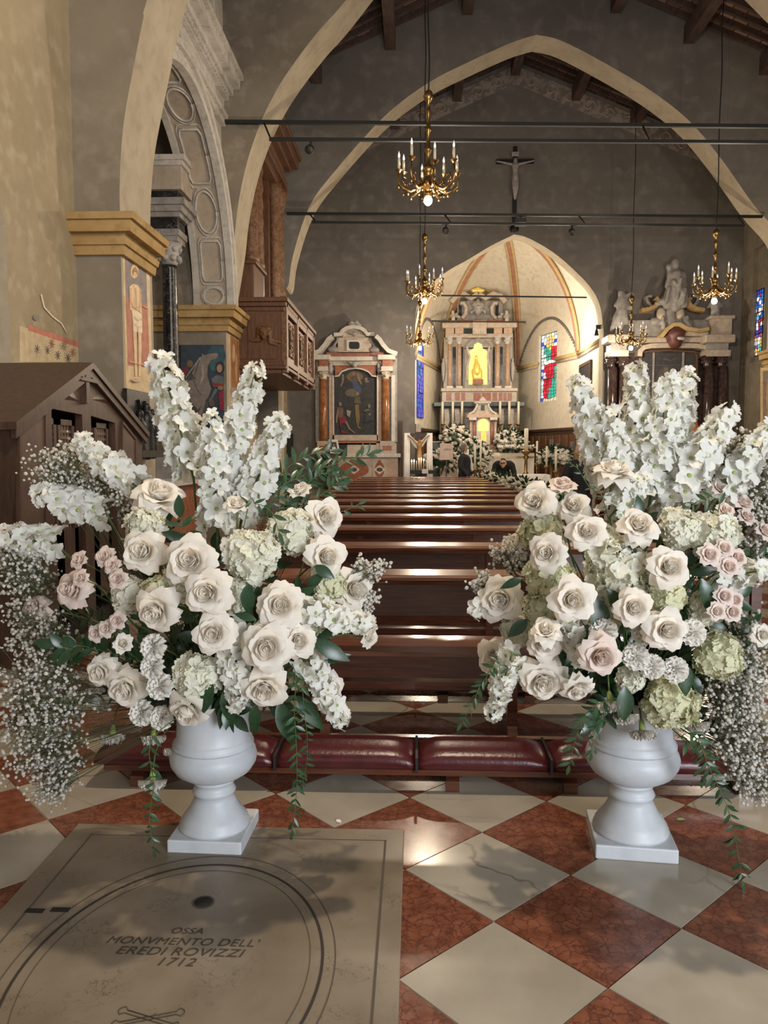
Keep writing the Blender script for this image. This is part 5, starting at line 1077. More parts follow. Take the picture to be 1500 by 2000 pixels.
def putto(F, nm, cx, cy, s, d, mt): return F.blob(nm, mt, [(cx, cy-9*s, cx, cy-8*s, 3.1*s, 3*s), (cx, cy-3*s, cx+1*s, cy+3*s, 3.4*s, 3.6*s), (cx-3*s, cy-3*s, cx-6*s, cy+1*s, 1.6*s, 1.2*s), (cx+3*s, cy-3*s, cx+6*s, cy-1*s, 1.6*s, 1.2*s), (cx-1*s, cy+4*s, cx-3*s, cy+10*s, 2.2*s, 1.3*s), (cx+2*s, cy+4*s, cx+3*s, cy+10*s, 2.2*s, 1.3*s)], d, .03)
putto(F, 'putto', 883, 624, 1.05, .6, M['stonew']); putto(F, 'putto', 986, 624, 1.05, .6, M['stonew'])
for c in (866, 999): F.blob('herm_figure', M['stonew'], [(c, 704, c, 706, 3.5, 3.3), (c, 713, c, 725, 4.6, 5), (c-3, 714, c+3, 722, 2.5, 2.5), (c, 728, c, 745, 4.5, 2.5)], .3, .035)

# tabernacle on the altar
t = thing('tabernacle', 'pink and white marble tabernacle shaped like a little temple with a golden door', 'tabernacle', (at(940, 870, 28.83).x, 28.83, 1.4)); F = Fac(28.83, t)
F.box('body', M['pinkm'], 915, 815, 966, 874, 0, .55); F.box('gradine', M['pinkm'], 898, 866, 985, 880, 0, .45)
for k, c in enumerate((917, 924, 957, 964)): F.col('column', M['redm'] if k in (1, 2) else M['beigem'], c, 822, 868, 4.5, .62); F.box('column_cap', M['whitem'], c-3.5, 817, c+3.5, 822, .5, .75)
F.box('cornice', M['pinkm'], 910, 811, 971, 818, 0, .75, bev=.02); F.poly('roof', M['beigem'], [(912, 811), (921, 807), (927, 797), (928, 789), (953, 789), (954, 797), (959, 807), (969, 811)], .05, .5)
for pts in ([(914, 810), (923, 805), (929, 796), (930, 789)], [(967, 810), (958, 805), (952, 796), (951, 789)]): F.band('roof_rib', M['whitem'], pts, 3, .5, .6)
F.box('green_inset', M['greenm'], 937, 793, 944, 803, .5, .53); F.box('top_moulding', M['beigem'], 925, 786, 956, 790, .05, .6)
F.blob('crest', M['stonew'], [(941, 780, 941, 783, 4.5, 5), (935, 784, 947, 784, 3, 3)], .4, .04)
F.poly('arch_frame', M['whitem'], [(928, 868), (928, 826), (932, 819), (941, 816), (950, 819), (954, 826), (954, 868)], .55, .62); F.poly('golden_lunette', M['goldglow'], [(931, 843), (931, 827), (935, 821), (941, 819), (947, 821), (951, 827), (951, 843)], .62, .64)
F.poly('gilded_door', M['gold'], [(936, 863), (936, 847), (939, 843), (943, 843), (947, 847), (947, 863)], .62, .68)
# altar table with lace
t = thing('altar_table', 'altar table under a white lace cloth with a gold-trimmed edge', 'altar', (at(985, 900, 26.0).x, 26.3, .45))
xa = at(895, 900, 26.0).x-t.location.x; xb = at(1042, 900, 26.0).x-t.location.x
MB().box(xa+.05, -.25, 0, xb-.05, .6, 1.0).build('table', M['beigem'], t); MB().box(xa, -.3, 1.0, xb, .65, 1.06).build('table_top', M['whitem'], t)
mb = MB(); n = 60; vs = []
for k in range(n+1):
    x = xa-.02+(xb-xa+.04)*k/n; w_ = .018*math.sin(k*1.9)+.01*math.sin(k*.7); vs += [(x, -.32+w_, .08), (x, -.32+w_*.5, .95), (x, -.315, 1.065), (x, .6, 1.067)]
mb.add(vs, [(4*k+j, 4*k+4+j, 4*k+5+j, 4*k+1+j) for k in range(n) for j in range(3)], True); mb.build('lace_cloth', M['lace'], t, fix=False)
MB().box(xa, -.345, .90, xb, -.33, .96).build('gold_trim', M['brass'], t)
# candles of the high altar: six tall ones
def candlestick(p, hc, hs, rc, lab, group, mt='brass', lit=False, par=None):
    t = thing('candlestick', lab, 'candlestick', p, group=group)
    MB().lathe([(rc*2.6, 0), (rc*2.4, hs*.06), (rc*1.1, hs*.12), (rc*.8, hs*.3), (rc*1.6, hs*.36), (rc*.8, hs*.42), (rc*.7, hs*.75), (rc*1.5, hs*.82), (rc*.8, hs*.88), (rc*2.6, hs*.97), (rc*2.5, hs)], 10).build('stick', M[mt], t)
    MB().lathe([(rc, hs), (rc, hs+hc), (rc*.5, hs+hc+rc*.3)], 10).build('candle', M['candle'], t)
    if lit: MB().lathe([(.001, hs+hc), (.012, hs+hc+.02), (.009, hs+hc+.045), (.001, hs+hc+.075)], 6).build('flame', M['lampglow'], t)
    return t
for i, x in enumerate((864, 884, 902, 976, 994, 1012)):
    p = at(x, 862, 29.05); pt = at(x, 785, 29.05); pm = at(x, 828, 29.05)
    candlestick(Vector((p.x, 29.05, p.z)), pt.z-pm.z, pm.z-p.z, .045, 'tall white altar candle %s the tabernacle, %s' % ('left of' if i < 3 else 'right of', ('farthest from it', 'second from it', 'next to it')[i if i < 3 else 5-i]), 'tall altar candles')
MB_ = None
t = thing('altar_gradine', 'long dark marble step behind the altar that carries the tall candles', 'altar step', (at(938, 880, 29.05).x, 29.25, .45))
MB().box(-1.75, -.35, 0, 1.75, .0, at(900, 862, 29.05).z-.451).build('step', M['greenm'], t); MB().box(-1.8, -.40, at(900, 862, 29.05).z-.49, 1.8, .0, at(900, 862, 29.05).z-.45).build('step_top', M['beigem'], t)
t_ = MB().box(-1.5, -1.25, 0, 1.5, -.36, at(900, 880, 28.7).z-.45).build('lower_step', M['beigem'], t)
# ================================================================ DARK SIDE ALTAR ON THE RIGHT
t = thing('side_altar', 'dark marble side altar with a statue of mother and child, angels and purple-brown columns', 'altar', (at(1300, 930, YE).x, YE, .45)); F = Fac(YE-.02, t)
F.box('back_slab', M['darkm'], 1190, 690, 1412, 905, 0, .15)
F.box('altar_block', M['darkm'], 1215, 880, 1385, 940, .1, .8); F.box('mensa', M['greym'], 1205, 872, 1395, 880, 0, .9)
for c, d in ((1189, .25), (1207, .5), (1369, .5), (1395, .5)): F.col('column', M['darkm'], c, 720, 872, 19, d); F.cap('capital', M['darkm'], c, 700, 721, 22, d); F.box('column_base', M['greym'], c-11, 866, c+11, 874, d-.2, d+.2)
for x0, x1 in ((1179, 1215), (1362, 1408)):
    F.box('architrave_block', M['beigem'], x0, 690, x1, 702, .1, .7); F.box('frieze_block', M['greym'], x0+3, 676, x1-3, 691, .1, .66); F.box('cornice_block', M['beigem'], x0-6, 661, x1+6, 677, .1, .85, bev=.04)
F.band('curved_frame', M['beigem'], [(1240, 700), (1241, 690), (1248, 683), (1262, 680), (1300, 679), (1350, 680), (1366, 683), (1373, 691), (1374, 702)], 9, .15, .5); F.band('inner_moulding', M['woodo'], [(1246, 760), (1246, 700), (1250, 690), (1300, 687), (1350, 690), (1354, 700), (1354, 760)], 4, .15, .3)
o = F.box('dark_painting', M['void'], 1249, 690, 1352, 868, .15, .22)
picture('painting', lambda u_, v_: F.p(u_, v_, .22), (0, -1, 0), [((.035, .034, .038), rect(1249, 690, 1352, 868)), ((.06, .055, .05), ell(1297, 760, 22, 45)), ((.11, .09, .07), ell(1296, 726, 5, 7)), ((.05, .06, .09), [(1288, 738), (1306, 738), (1314, 800), (1282, 800)]), ((.07, .065, .065), limb([(1290, 702), (1305, 706), (1318, 701)], 4, 2))], o)
for x in (1269, 1326): F.box('glazing_bar', M['greym'], x, 690, x+.7, 868, .24, .26)
for y in (715, 775): F.box('glazing_bar', M['greym'], 1249, y, 1352, y+.7, .24, .26)
F.box('main_cornice', M['beigem'], 1210, 662, 1368, 674, .1, .45, bev=.04); F.box('attic', M['greym'], 1212, 628, 1400, 664, .05, .3)
M['shield'] = mat('dark_red_stone', (.10, .035, .028), .45, c2=(.16, .06, .05), scale=9)
F.blob('red_shield', M['shield'], [(1307, 660, 1307, 672, 19, 15), (1297, 655, 1317, 655, 12, 12)], .5, .07); F.blob('shield_relief', M['stone'], [(1302, 671, 1312, 672, 4, 4)], 1.05, .04)
F.band('shield_hood', M['ribo'], [(1277, 664), (1288, 650), (1300, 642), (1312, 642), (1325, 650), (1350, 654), (1366, 650)], 7, .3, .75); F.poly('hood_side', M['beigem'], [(1325, 655), (1368, 645), (1368, 662), (1320, 662)], .3, .6)
F.box('plinth', M['beigem'], 1372, 630, 1412, 661, .1, .65); F.box('plinth_cap', M['beigem'], 1368, 624, 1416, 631, .1, .75, bev=.03)
for s, c in ((1, 1262), (-1, 1345)): F.band('great_scroll', M['ochre'], [(c-18*s, 612), (c-4*s, 610), (c+8*s, 604), (c+14*s, 594), (c+8*s, 588)], 7, .2, .55); F.band('rocaille', M['greym'], [(c+2*s, 604), (c-6*s, 596), (c-8*s, 586), (c+2*s, 584)], 5, .2, .45)
for c in (1284, 1320): F.blob('shell_scroll', M['beigem'], [(c, 612, c, 622, 9, 10)], .35, .06)
F.blob('rocaille_base', M['greym'], [(1270, 632, 1340, 636, 10, 10), (1302, 610, 1302, 634, 12, 12)], .3, .08)
F.blob('mother_and_child', M['stone'], [(1308, 521, 1308, 526, 8, 7.5), (1295, 529, 1296, 533, 6, 5.5), (1307, 533, 1307, 536, 4, 5), (1300, 545, 1320, 546, 9, 9), (1298, 548, 1292, 566, 6, 5), (1322, 548, 1325, 566, 6, 5), (1297, 538, 1302, 548, 5, 5), (1309, 548, 1309, 572, 14, 16), (1300, 578, 1294, 600, 12, 11), (1318, 578, 1322, 598, 12, 11), (1296, 590, 1272, 600, 8, 5), (1308, 585, 1307, 604, 14, 12), (1299, 560, 1318, 584, 4, 4, .22), (1313, 556, 1305, 590, 4, 4, .24), (1322, 575, 1316, 602, 4, 4, .2), (1292, 572, 1286, 600, 4, 3, .18)], .5, .03)
F.blob('angel', M['stone'], [(1204, 579, 1204, 583, 6.5, 6), (1206, 592, 1208, 605, 8, 9), (1200, 592, 1192, 604, 3.5, 3), (1212, 592, 1224, 612, 4, 3), (1212, 588, 1224, 577, 5, 2.5), (1224, 577, 1229, 583, 2.5, 2), (1206, 610, 1196, 628, 9, 8), (1196, 628, 1186, 650, 7, 4), (1208, 615, 1214, 636, 8, 5), (1200, 625, 1203, 645, 7, 5)], .5, .04)
putto(F, 'putto', 1284, 638, 1.25, .5, M['stone']); F.blob('reclining_putto', M['stone'], [(1330, 626, 1330, 629, 4.5, 4.2), (1327, 634, 1334, 642, 5, 5), (1336, 644, 1345, 652, 4, 2.5), (1332, 646, 1338, 656, 4, 2.5), (1324, 632, 1322, 624, 2.5, 2)], .5, .035)
F.blob('angel_on_plinth', M['stone'], [(1386, 584, 1386, 588, 6, 6), (1386, 597, 1387, 610, 8, 8), (1378, 597, 1372, 606, 3.5, 3), (1394, 597, 1400, 604, 3.5, 3), (1382, 612, 1381, 623, 4.5, 3.5), (1391, 612, 1392, 623, 4.5, 3.5)], .4, .04)
# statue with orange-red robe seen between the blooms
t = thing('robed_statue', 'small statue in an orange-red robe standing before the dark side altar', 'statue', (at(1352, 872, YE-1.2).x, YE-1.2, .45)); F = Fac(YE-1.2, t)
M['robe'] = mat('orange_red_robe', (.55, .13, .03), .6, c2=(.75, .32, .07), scale=5); 
F.blob('figure', M['robe'], [(1352, 808, 1352, 812, 6, 6), (1352, 824, 1352, 850, 10, 12), (1345, 826, 1340, 842, 4, 3), (1359, 826, 1364, 842, 4, 3), (1352, 850, 1352, 886, 12, 14)], 0, .04); F.box('pedestal', M['woodd'], 1338, 890, 1366, 925, -.15, .15)

# ================================================================ STAINED GLASS
def glass_window(name, label, fn, nrm, W, H, seed, design, emit, lead=.016):
    """leaded window: fn(u, v) in metres; each pane its own object"""
    rnd = random.Random(seed); t = thing(name, label, 'window'); t['kind'] = 'structure'
    del t['category']
    fr = MB()
    t.location = fn(W/2, 0); oo_ = Vector(t.location); fn0 = fn; fn = lambda u_, v_: Vector(fn0(u_, v_))-oo_
    nx, ny = design['grid']; xs = [W*i/nx for i in range(nx+1)]; ys = [H*j/ny for j in range(ny+1)]
    P = [[(xs[i]+(rnd.uniform(-.3, .3)*W/nx if 0 < i < nx else 0), ys[j]+(rnd.uniform(-.3, .3)*H/ny if 0 < j < ny else 0)) for i in range(nx+1)] for j in range(ny+1)]
    nrm = Vector(nrm).normalized()
    for j in range(ny):
        for i in range(nx):
            q = [P[j][i], P[j][i+1], P[j+1][i+1], P[j+1][i]]; cu = sum(a for a, _ in q)/4/W; cv = sum(b_ for _, b_ in q)/4/H
            c = design['col'](cu, cv, rnd)
            mb = MB(); a = [Vector(fn(*p)) for p in q]; mb.add(a+[v-nrm*.008 for v in a], [(0, 1, 2, 3), (7, 6, 5, 4), (0, 1, 5, 4), (1, 2, 6, 5), (2, 3, 7, 6), (3, 0, 4, 7)]); mb.build('pane', cmat(c, .3, emit), t)
    for j in range(ny+1): fr.tube([Vector(fn(*P[j][i]))+nrm*.006 for i in range(nx+1)], lead*.5, 4, False)
    for i in range(nx+1): fr.tube([Vector(fn(*P[j][i]))+nrm*.006 for j in range(ny+1)], lead*.5, 4, False)
    for f in (0, .33, .66, 1): fr.tube([Vector(fn(0, H*f))+nrm*.01, Vector(fn(W, H*f))+nrm*.01], lead, 4, False)
    for u_ in (0, W): fr.tube([Vector(fn(u_, 0))+nrm*.01, Vector(fn(u_, H))+nrm*.01], lead, 4, False)
    fr.build('lead_bars', M['iron'], t); return t
BL = [(.02, .05, .45), (.03, .12, .6), (.05, .2, .55)]; RD = [(.5, .02, .04), (.4, .01, .03)]; WH = [(.8, .8, .75), (.7, .72, .68), (.6, .66, .7)]; GR = [(.03, .35, .25), (.05, .28, .24)]; YE_ = [(.8, .6, .1), (.75, .5, .1)]
def saint(u_, v_, r):
    if v_ < .03: return (.5, .45, .3)
    if (u_-.5)**2*.16+(v_-.87)**2*1 < .004: return (.62, .42, .28)
    if (u_-.5)**2*.16+(v_-.88)**2 < .010: return r.choice(YE_)
    if .22 < u_ < .85 and .60 < v_ < .82: return r.choice(GR) if u_ < .62 else r.choice(RD)
    if .38 < u_ < .62 and .66 < v_ < .74: return YE_[0]
    if .15 < u_ < .9 and .54 < v_ <= .60: return WH[0]
    if .2 < u_ < .92 and .05 < v_ <= .56: return r.choice(RD) if (u_-.15) < .25+1.2*v_ and u_ < .3+v_ else r.choice(GR)
    return r.choice(WH+BL[:1]+[(.35, .45, .5)])
(xa, ya), (xb, yb) = AP[3], AP[4]; dd = Vector((xb-xa, yb-ya, 0)); nn = Vector((-dd.y, dd.x, 0)).normalized()
if nn.x > 0: nn = -nn
o0 = Vector((xa, ya, 3.40))+dd*.367; WW = dd.length*.301; du = dd.normalized()
glass_window('window_1', 'stained glass saint in green and red robes in the apse wall', lambda u_, v_: o0+du*u_+Vector((0, 0, v_))-nn*.12, nn, WW, 2.45, 4, dict(grid=(7, 20), col=saint), 1.0)
mb = MB()
for a, b_ in ((o0, o0+Vector((0, 0, 2.45))), (o0+du*WW, o0+du*WW+Vector((0, 0, 2.45)))): mb.add([a, b_, b_-nn*.3, a-nn*.3], [(0, 1, 2, 3)])
mb.add([o0, o0+du*WW, o0+du*WW-nn*.3, o0-nn*.3], [(0, 1, 2, 3)]); mb.add([o0+Vector((0, 0, 2.45)), o0+du*WW+Vector((0, 0, 2.45)), o0+du*WW-nn*.3+Vector((0, 0, 2.45)), o0-nn*.3+Vector((0, 0, 2.45))], [(0, 1, 2, 3)]); struct(mb.build('trim_window_reveal', M['apse'], fix=False))
(xa, ya), (xb, yb) = AP[1], AP[2]; d2 = Vector((xb-xa, yb-ya, 0)); n2 = Vector((d2.y, -d2.x, 0)).normalized(); o2 = Vector((xa, ya, 2.75))+d2*.06+n2*.03; e2 = d2.normalized()
glass_window('window_2', 'narrow blue stained glass window beside the chancel arch', lambda u_, v_: o2+e2*u_+Vector((0, 0, v_)), n2, .95, 2.6, 8, dict(grid=(4, 16), col=lambda u_, v_, r: r.choice(BL+[(.08, .06, .5), (.12, .1, .6)])), .8)
def scene3(u_, v_, r):
    if v_ > .72: return r.choice(BL+BL+WH[:1]+RD[:1])
    if v_ > .35: return r.choice(WH+BL+RD+[(.1, .45, .5)])
    return r.choice(WH+[(.05, .45, .55), (.2, .05, .4), (.6, .2, .05)]+YE_[1:])
pw = atx(1455, 700, XRW+.12); yA = atx(1490, 640, XRW+.12).y; yB = atx(1457, 640, XRW+.12).y; zA = atx(1460, 700, XRW+.12).z; zB = atx(1460, 578, XRW+.12).z
glass_window('window_3', 'multicoloured stained glass window in blue, red and white on the right wall', lambda u_, v_: Vector((XRW+.12, yA+u_, zA+v_)), (-1, 0, 0), yB-yA, zB-zA, 12, dict(grid=(8, 18), col=scene3), 1.1)
mb = MB(); mb.box(XRW+.13, wy0-.1, wz0-.1, XRW+.2, wy1+.1, wz1+.1); struct(mb.build('wall_window_back', M['wall']))

# ================================================================ CRUCIFIX ON THE END WALL
def corpus(prims, name, mt, parent, vox=.02): return blobmesh(name, mt, [(Vector(a), Vector(b_), r0, r1) for a, b_, r0, r1 in prims], vox, parent, 3)
def crucifix(t, H, armw, zarm, th, s, mt):
    MB().box(-th, -.04, 0, th, .04, H).build('upright', mt, t); MB().box(-armw, -.045, zarm-th, armw, .035, zarm+th).build('crossbeam', mt, t)
    z = zarm; C = []
    C += [((0, -.1*s, z-.02*s), (0, -.1*s, z+.03*s), .075*s, .07*s), ((0, -.09*s, z-.18*s), (0, -.10*s, z-.42*s), .12*s, .085*s), ((0, -.10*s, z-.45*s), (0, -.11*s, z-.56*s), .10*s, .10*s)]
    for q in (-1, 1): C += [((q*.1*s, -.09*s, z-.12*s), (q*.36*s, -.08*s, z-.06*s), .05*s, .038*s), ((q*.36*s, -.08*s, z-.06*s), (q*.62*s, -.07*s, z+.0*s), .036*s, .028*s), ((q*.05*s, -.12*s, z-.58*s), (q*.06*s, -.18*s, z-.88*s), .07*s, .05*s), ((q*.06*s, -.18*s, z-.88*s), (q*.015*s, -.1*s, z-1.25*s), .05*s, .032*s)]
    corpus(C, 'corpus', M['stone'] if mt is not M['woodw'] else M['brass'], t, .025*s)
p = at(1006, 440, YE); zt = at(1004, 288, YE).z
t = thing('wall_crucifix', 'tall dark crucifix on the wall above the chancel arch', 'crucifix', (at(1004, 440, YE).x, YE-.05, p.z)); H = zt-p.z
crucifix(t, H, .53, at(1004, 317, YE).z-p.z, .055, .85, M['black']); MB().ball((0, -.02, -.12), .13, 8, 1, .6, 1).build('cross_foot', M['black'], t); MB().box(-.1, -.06, H-.28, .1, -.03, H-.16).build('title_board', M['stone'], t)
# crucifix with white drape on the presbytery edge
YD = 21.75; p = at(817, 928, YD)
t = thing('draped_crucifix', 'dark standing crucifix with a golden Christ, white cloth hung over its arms', 'crucifix', (p.x, YD, 0)); zt = at(817, 828, YD).z; za = at(817, 850, YD).z
MB().box(-.06, -.03, 0, .06, .03, zt-.12).build('upright', M['woodd'], t); MB().box(-.36, -.035, za-.05, .36, .025, za+.05).build('crossbeam', M['woodd'], t); MB().box(-.07, -.045, zt-.22, .07, -.032, zt).build('title_board', M['beigem'], t); MB().frust(-.3, -.25, 0, .3, .25, .12, .05).build('base', M['woodd'], t)
C = [((.03, -.10, za-.20), (.03, -.10, za-.17), .05, .05), ((.02, -.09, za-.28), (.03, -.10, za-.45), .075, .055), ((.03, -.1, za-.48), (.03, -.1, za-.55), .07, .07), ((.0, -.11, za-.56), (.02, -.13, za-.8), .045, .035), ((.06, -.11, za-.56), (.04, -.13, za-.8), .045, .035), ((.03, -.13, za-.8), (.02, -.1, za-1.05), .035, .025)]
for q in (-1, 1): C += [((q*.06+.02, -.09, za-.25), (q*.18, -.07, za-.10), .03, .024), ((q*.18, -.07, za-.1), (q*.3, -.06, za), .024, .018)]
M['golden_wood'] = mat('golden_wood', (.38, .19, .06), .5, c2=(.48, .27, .1), scale=8)
corpus(C, 'corpus', M['golden_wood'], t, .016)
for x0, z0, x1 in ((-.40, .28, -.24), (.24, .34, .40)):
    mb = MB(); vs = []; n = 12
    for k in range(n+1):
        x = x0+(x1-x0)*k/n; w_ = .02*math.sin(k*1.8); vs += [(x*1.02, -.07+w_, z0), (x, -.06+w_, (z0+za)/2), (x*.97, -.055+w_*.5, za+.06), (x*.97, .05, za+.06)]
    mb.add(vs, [(4*k+j, 4*k+4+j, 4*k+5+j, 4*k+1+j) for k in range(n) for j in range(3)], True); mb.build('cloth_fall', M['linen'], t, fix=False)
mb = MB(); vs = []
for k in range(17):
    f = k/16; x = -.26+.52*f; sag = math.sin(PI*f); vs += [(x, -.06-.02*sag, za+.05-.22*sag), (x, -.075-.02*sag, za-.02-.27*sag), (x, -.06-.02*sag, za-.08-.30*sag)]
mb.add(vs, [(3*k+j, 3*k+3+j, 3*k+4+j, 3*k+1+j) for k in range(16) for j in range(2)], True); mb.build('cloth_swag', M['linen'], t, fix=False)
# votive candle stand
YV = 21.3; p = at(824, 925, YV)
t = thing('votive_stand', 'black iron stand for thin votive candles below the draped crucifix', 'candle stand', (p.x, YV, 0)); zt = at(824, 918, YV).z
MB().box(-.32, -.14, zt-.1, .32, .14, zt).build('tray', M['black'], t); MB().box(-.04, -.04, 0, .04, .04, zt-.1).build('post', M['black'], t); MB().box(-.2, -.16, 0, .2, .16, .03).build('foot', M['black'], t); MB().box(.0, -.152, zt-.09, .17, -.142, zt+.03).build('notice_card', M['linen'], t)
for k in range(9):
    x = -.28+.066*k; hh = (.22, .22, .24, .27, .28, .25, .27, .24, .22)[k]; lit = k in (0, 1, 3, 4, 5)
    c = thing('votive_candle', 'thin lit votive candle on the black stand' if lit else 'thin unlit votive candle on the black stand', 'candle', (p.x+x, YV+(.05 if k < 2 else -.03), zt), group='votive candles on the black stand')
    MB().lathe([(.011, 0), (.011, hh), (.004, hh+.005)], 8).build('wax', M['candle'], c)
    MB().lathe([(.001, hh), (.011, hh+.015), (.008, hh+.035), (.001, hh+.06)] if lit else [(.002, hh), (.002, hh+.012)], 6).build('flame' if lit else 'wick', M['lampglow'] if lit else M['black'], c)

# ================================================================ SMALL THINGS ROUND THE ALTAR
def posy(name, label, c, rx, ry, rz, n, bl, seed, mt='rose', group=None, foliage=True, base=None, cat='bouquet'):
    """distant bouquet: many small round blooms over dark foliage"""
    rnd = random.Random(seed); t = thing(name, label, cat, c, group=group); b_ = MB(); f = MB()
    f.ball((0, 0, 0), 1, 12, rx*.8, ry*.8, rz*.8)
    for k in range(n):
        z = rnd.uniform(-.75, 1); a = rnd.uniform(0, 6.28); q = math.sqrt(max(0, 1-z*z)); p = Vector((q*math.cos(a)*rx, q*math.sin(a)*ry, z*rz))*rnd.uniform(.82, 1.08); s_ = bl*rnd.uniform(.7, 1.2)
        b_.ball(p, s_, 8, 1, 1, .8)
        for j in range(3): b_.ball(p+Vector((rnd.uniform(-1, 1), rnd.uniform(-1, 1), rnd.uniform(-1, 1)))*s_*.6, s_*.55, 6)
    for k in range(n):
        z = rnd.uniform(-1, 1); a = rnd.uniform(0, 6.28); q = math.sqrt(max(0, 1-z*z)); d = Vector((q*math.cos(a), q*math.sin(a), z)); p = Vector((d.x*rx, d.y*ry, d.z*rz))*.8; e = d.cross(Vector((rnd.random(), rnd.random(), 1))).normalized()
        f.add([p, p+d*bl*1.6+e*bl*.7, p+d*bl*3.2, p+d*bl*1.6-e*bl*.7], [(0, 1, 2, 3)])
    tag(b_.build('blooms', M[mt], t, fix=False), kind='stuff'); tag(f.build('foliage', M['leaf'], t, fix=False), kind='stuff')
    if base: MB().lathe([(base[0], -base[1]), (base[0]*.8, -base[1]*.6), (base[0]*1.1, -rz*.5)], 14).build('vase', M[base[2]], t)
    return t
def atp(px, py, Y): return at(px, py, Y)
posy('altar_bouquet', 'round white bouquet beside the tabernacle, above the lettered board', at(889, 857, 27.6), .50, .3, .44, 150, .072, 1, base=(.12, .62, 'urn'))
posy('altar_bouquet', 'round white bouquet on the altar step to the paschal candle side of the tabernacle', at(994, 862, 27.6), .46, .3, .40, 140, .072, 2, base=(.12, .5, 'urn'))
posy('altar_bouquet', 'white flower cascade before the altar corner between thin candles', at(925, 895, 24.6), .45, .3, .62, 170, .062, 3)
posy('altar_bouquet', 'low cream rose mound below the lettered board', at(868, 900, 23.4), .62, .3, .30, 140, .068, 4)
posy('altar_bouquet', 'low cream rose mound behind thin candles at the wainscot', at(1084, 892, 23.25), .53, .22, .23, 120, .068, 5)
posy('altar_garland', 'white flower garland lying along the altar table edge', at(1010, 876, 25.98)+Vector((0, 0, .05)), .62, .2, .07, 120, .04, 6, cat='garland')
posy('altar_garland', 'dark green and white garland falling over the altar table corner', at(950, 887, 25.85), .22, .12, .16, 26, .035, 7, cat='garland')
for k in range(5, 14):
    posy('pew_posy', 'small white stock posy tied to the aisle end of a pew', (PX1+.16, PZ0+PSP*k+.1, .90), .17, .30, .13, 70, .045, 20+k, 'hyd', 'posies on the pew ends', cat='posy')
# board, lectern with photograph, speaker
YB = 22.9; p = at(872, 900, YB)
t = thing('lettered_board', 'pinkish cardboard-like board with dark lettering among the flowers', 'board', (p.x, YB, .45)); a = at(859, 888, YB)-Vector(t.location); b_ = at(885, 866, YB)-Vector(t.location)
MB().box(a.x, -.01, a.z-.15, b_.x, .02, b_.z).build('panel', M['pinkm'], t); MB().box(-.02, .02, 0, .02, .05, b_.z-.1).build('stand', M['woodd'], t)
me = text_mesh('VERITA', .09, 'lettering', M['black']); put('lettering', me, t, loc=((a.x+b_.x)/2+.03, -.013, b_.z-.19), rot=(PI/2, 0, 0), scale=(.7, 1, 1))
YLc = 19.6; p = at(651, 930, YLc)
t = thing('lectern', 'brown wooden lectern holding a framed photograph beside the side altar', 'lectern', (p.x, YLc, 0)); zt = at(651, 885, YLc).z
MB().box(-.10, -.1, 0, .12, .12, zt).build('post', M['woodo'], t); MB().box(-.3, -.2, 0, .3, .25, .05).build('base', M['woodo'], t); MB().box(-.28, -.15, zt, .3, -.12, zt+.30, Matrix.Rotation(R(-14), 4, 'X') @ Matrix.Translation((0, zt*.25-.05, .02))).build('desk', M['black'], t)
t2 = thing('framed_photograph', 'small white framed photograph of a person in white propped on the lectern', 'photograph', at(653, 872, YLc-.32)); q = [(-.10, -.17), (.14, -.17), (.08, .17), (-.14, .17)]
MB().prism_y(q, -.01, .01).build('mount', M['linen'], t2)
picture('print', lambda u_, v_: (u_, -.012, v_), (0, -1, 0), [((.05, .045, .04), [(-.09, -.08), (.08, -.08), (.05, .11), (-.11, .11)]), ((.6, .6, .6), [(-.06, -.08), (.05, -.08), (.03, -.01), (-.05, -.01)]), ((.25, .15, .1), ell(-.01, .03, .025, .035))], t2)
t = thing('loudspeaker', 'narrow black loudspeaker on the wall under the organ loft', 'speaker', at(566, 868, YE-.12)); MB().box(-.09, -.1, -.32, .09, .1, .32).build('cabinet', M['black'], t); MB().box(-.075, -.108, -.29, .075, -.1, .29).build('grille', M['iron'], t); MB().box(-.12, -.03, -.05, -.09, .03, .05).build('bracket', M['iron'], t)
t = thing('wall_rack', 'tall dark slatted board leaning on the wall right of the side altar', 'board', (at(781, 880, YE-.1).x, YE-.1, .45))
for dx in (-.06, 0, .06): MB().box(dx-.022, -.03, .0, dx+.022, .03, at(781, 822, YE-.1).z-.45).build('slat', M['woodd'], t)
# thin candles and paschal candle
for i, (x, yt, yb, Y, lab) in enumerate(((914, 878, 945, 22.2, 'next to the man in the dark suit'), (928, 868, 936, 22.9, 'second from the man in the dark suit'), (939, 862, 936, 22.7, 'third from the man in the dark suit'), (1049, 862, 925, 23.6, 'by the altar table end'), (1068, 872, 930, 22.9, 'between two others at the low rose mound'), (1086, 882, 940, 22.3, 'nearest the woman in black'))):
    a = at(x, yt, Y); m_ = at(x, yb-20, Y); candlestick(Vector((a.x, Y, .45 if Y > 22.6 else (.30 if Y > 22.25 else .15))), a.z-m_.z, max(.2, m_.z-(.45 if Y > 22.6 else (.30 if Y > 22.25 else .15))), .03, 'thin ivory floor candle %s' % lab, 'thin floor candles')
a = at(1028, 838, 24.4); m_ = at(1028, 880, 24.4); c = candlestick(Vector((a.x, 24.4, .45)), a.z-m_.z, m_.z-.45, .065, 'thick paschal candle on a gilded stand before the altar table', None)
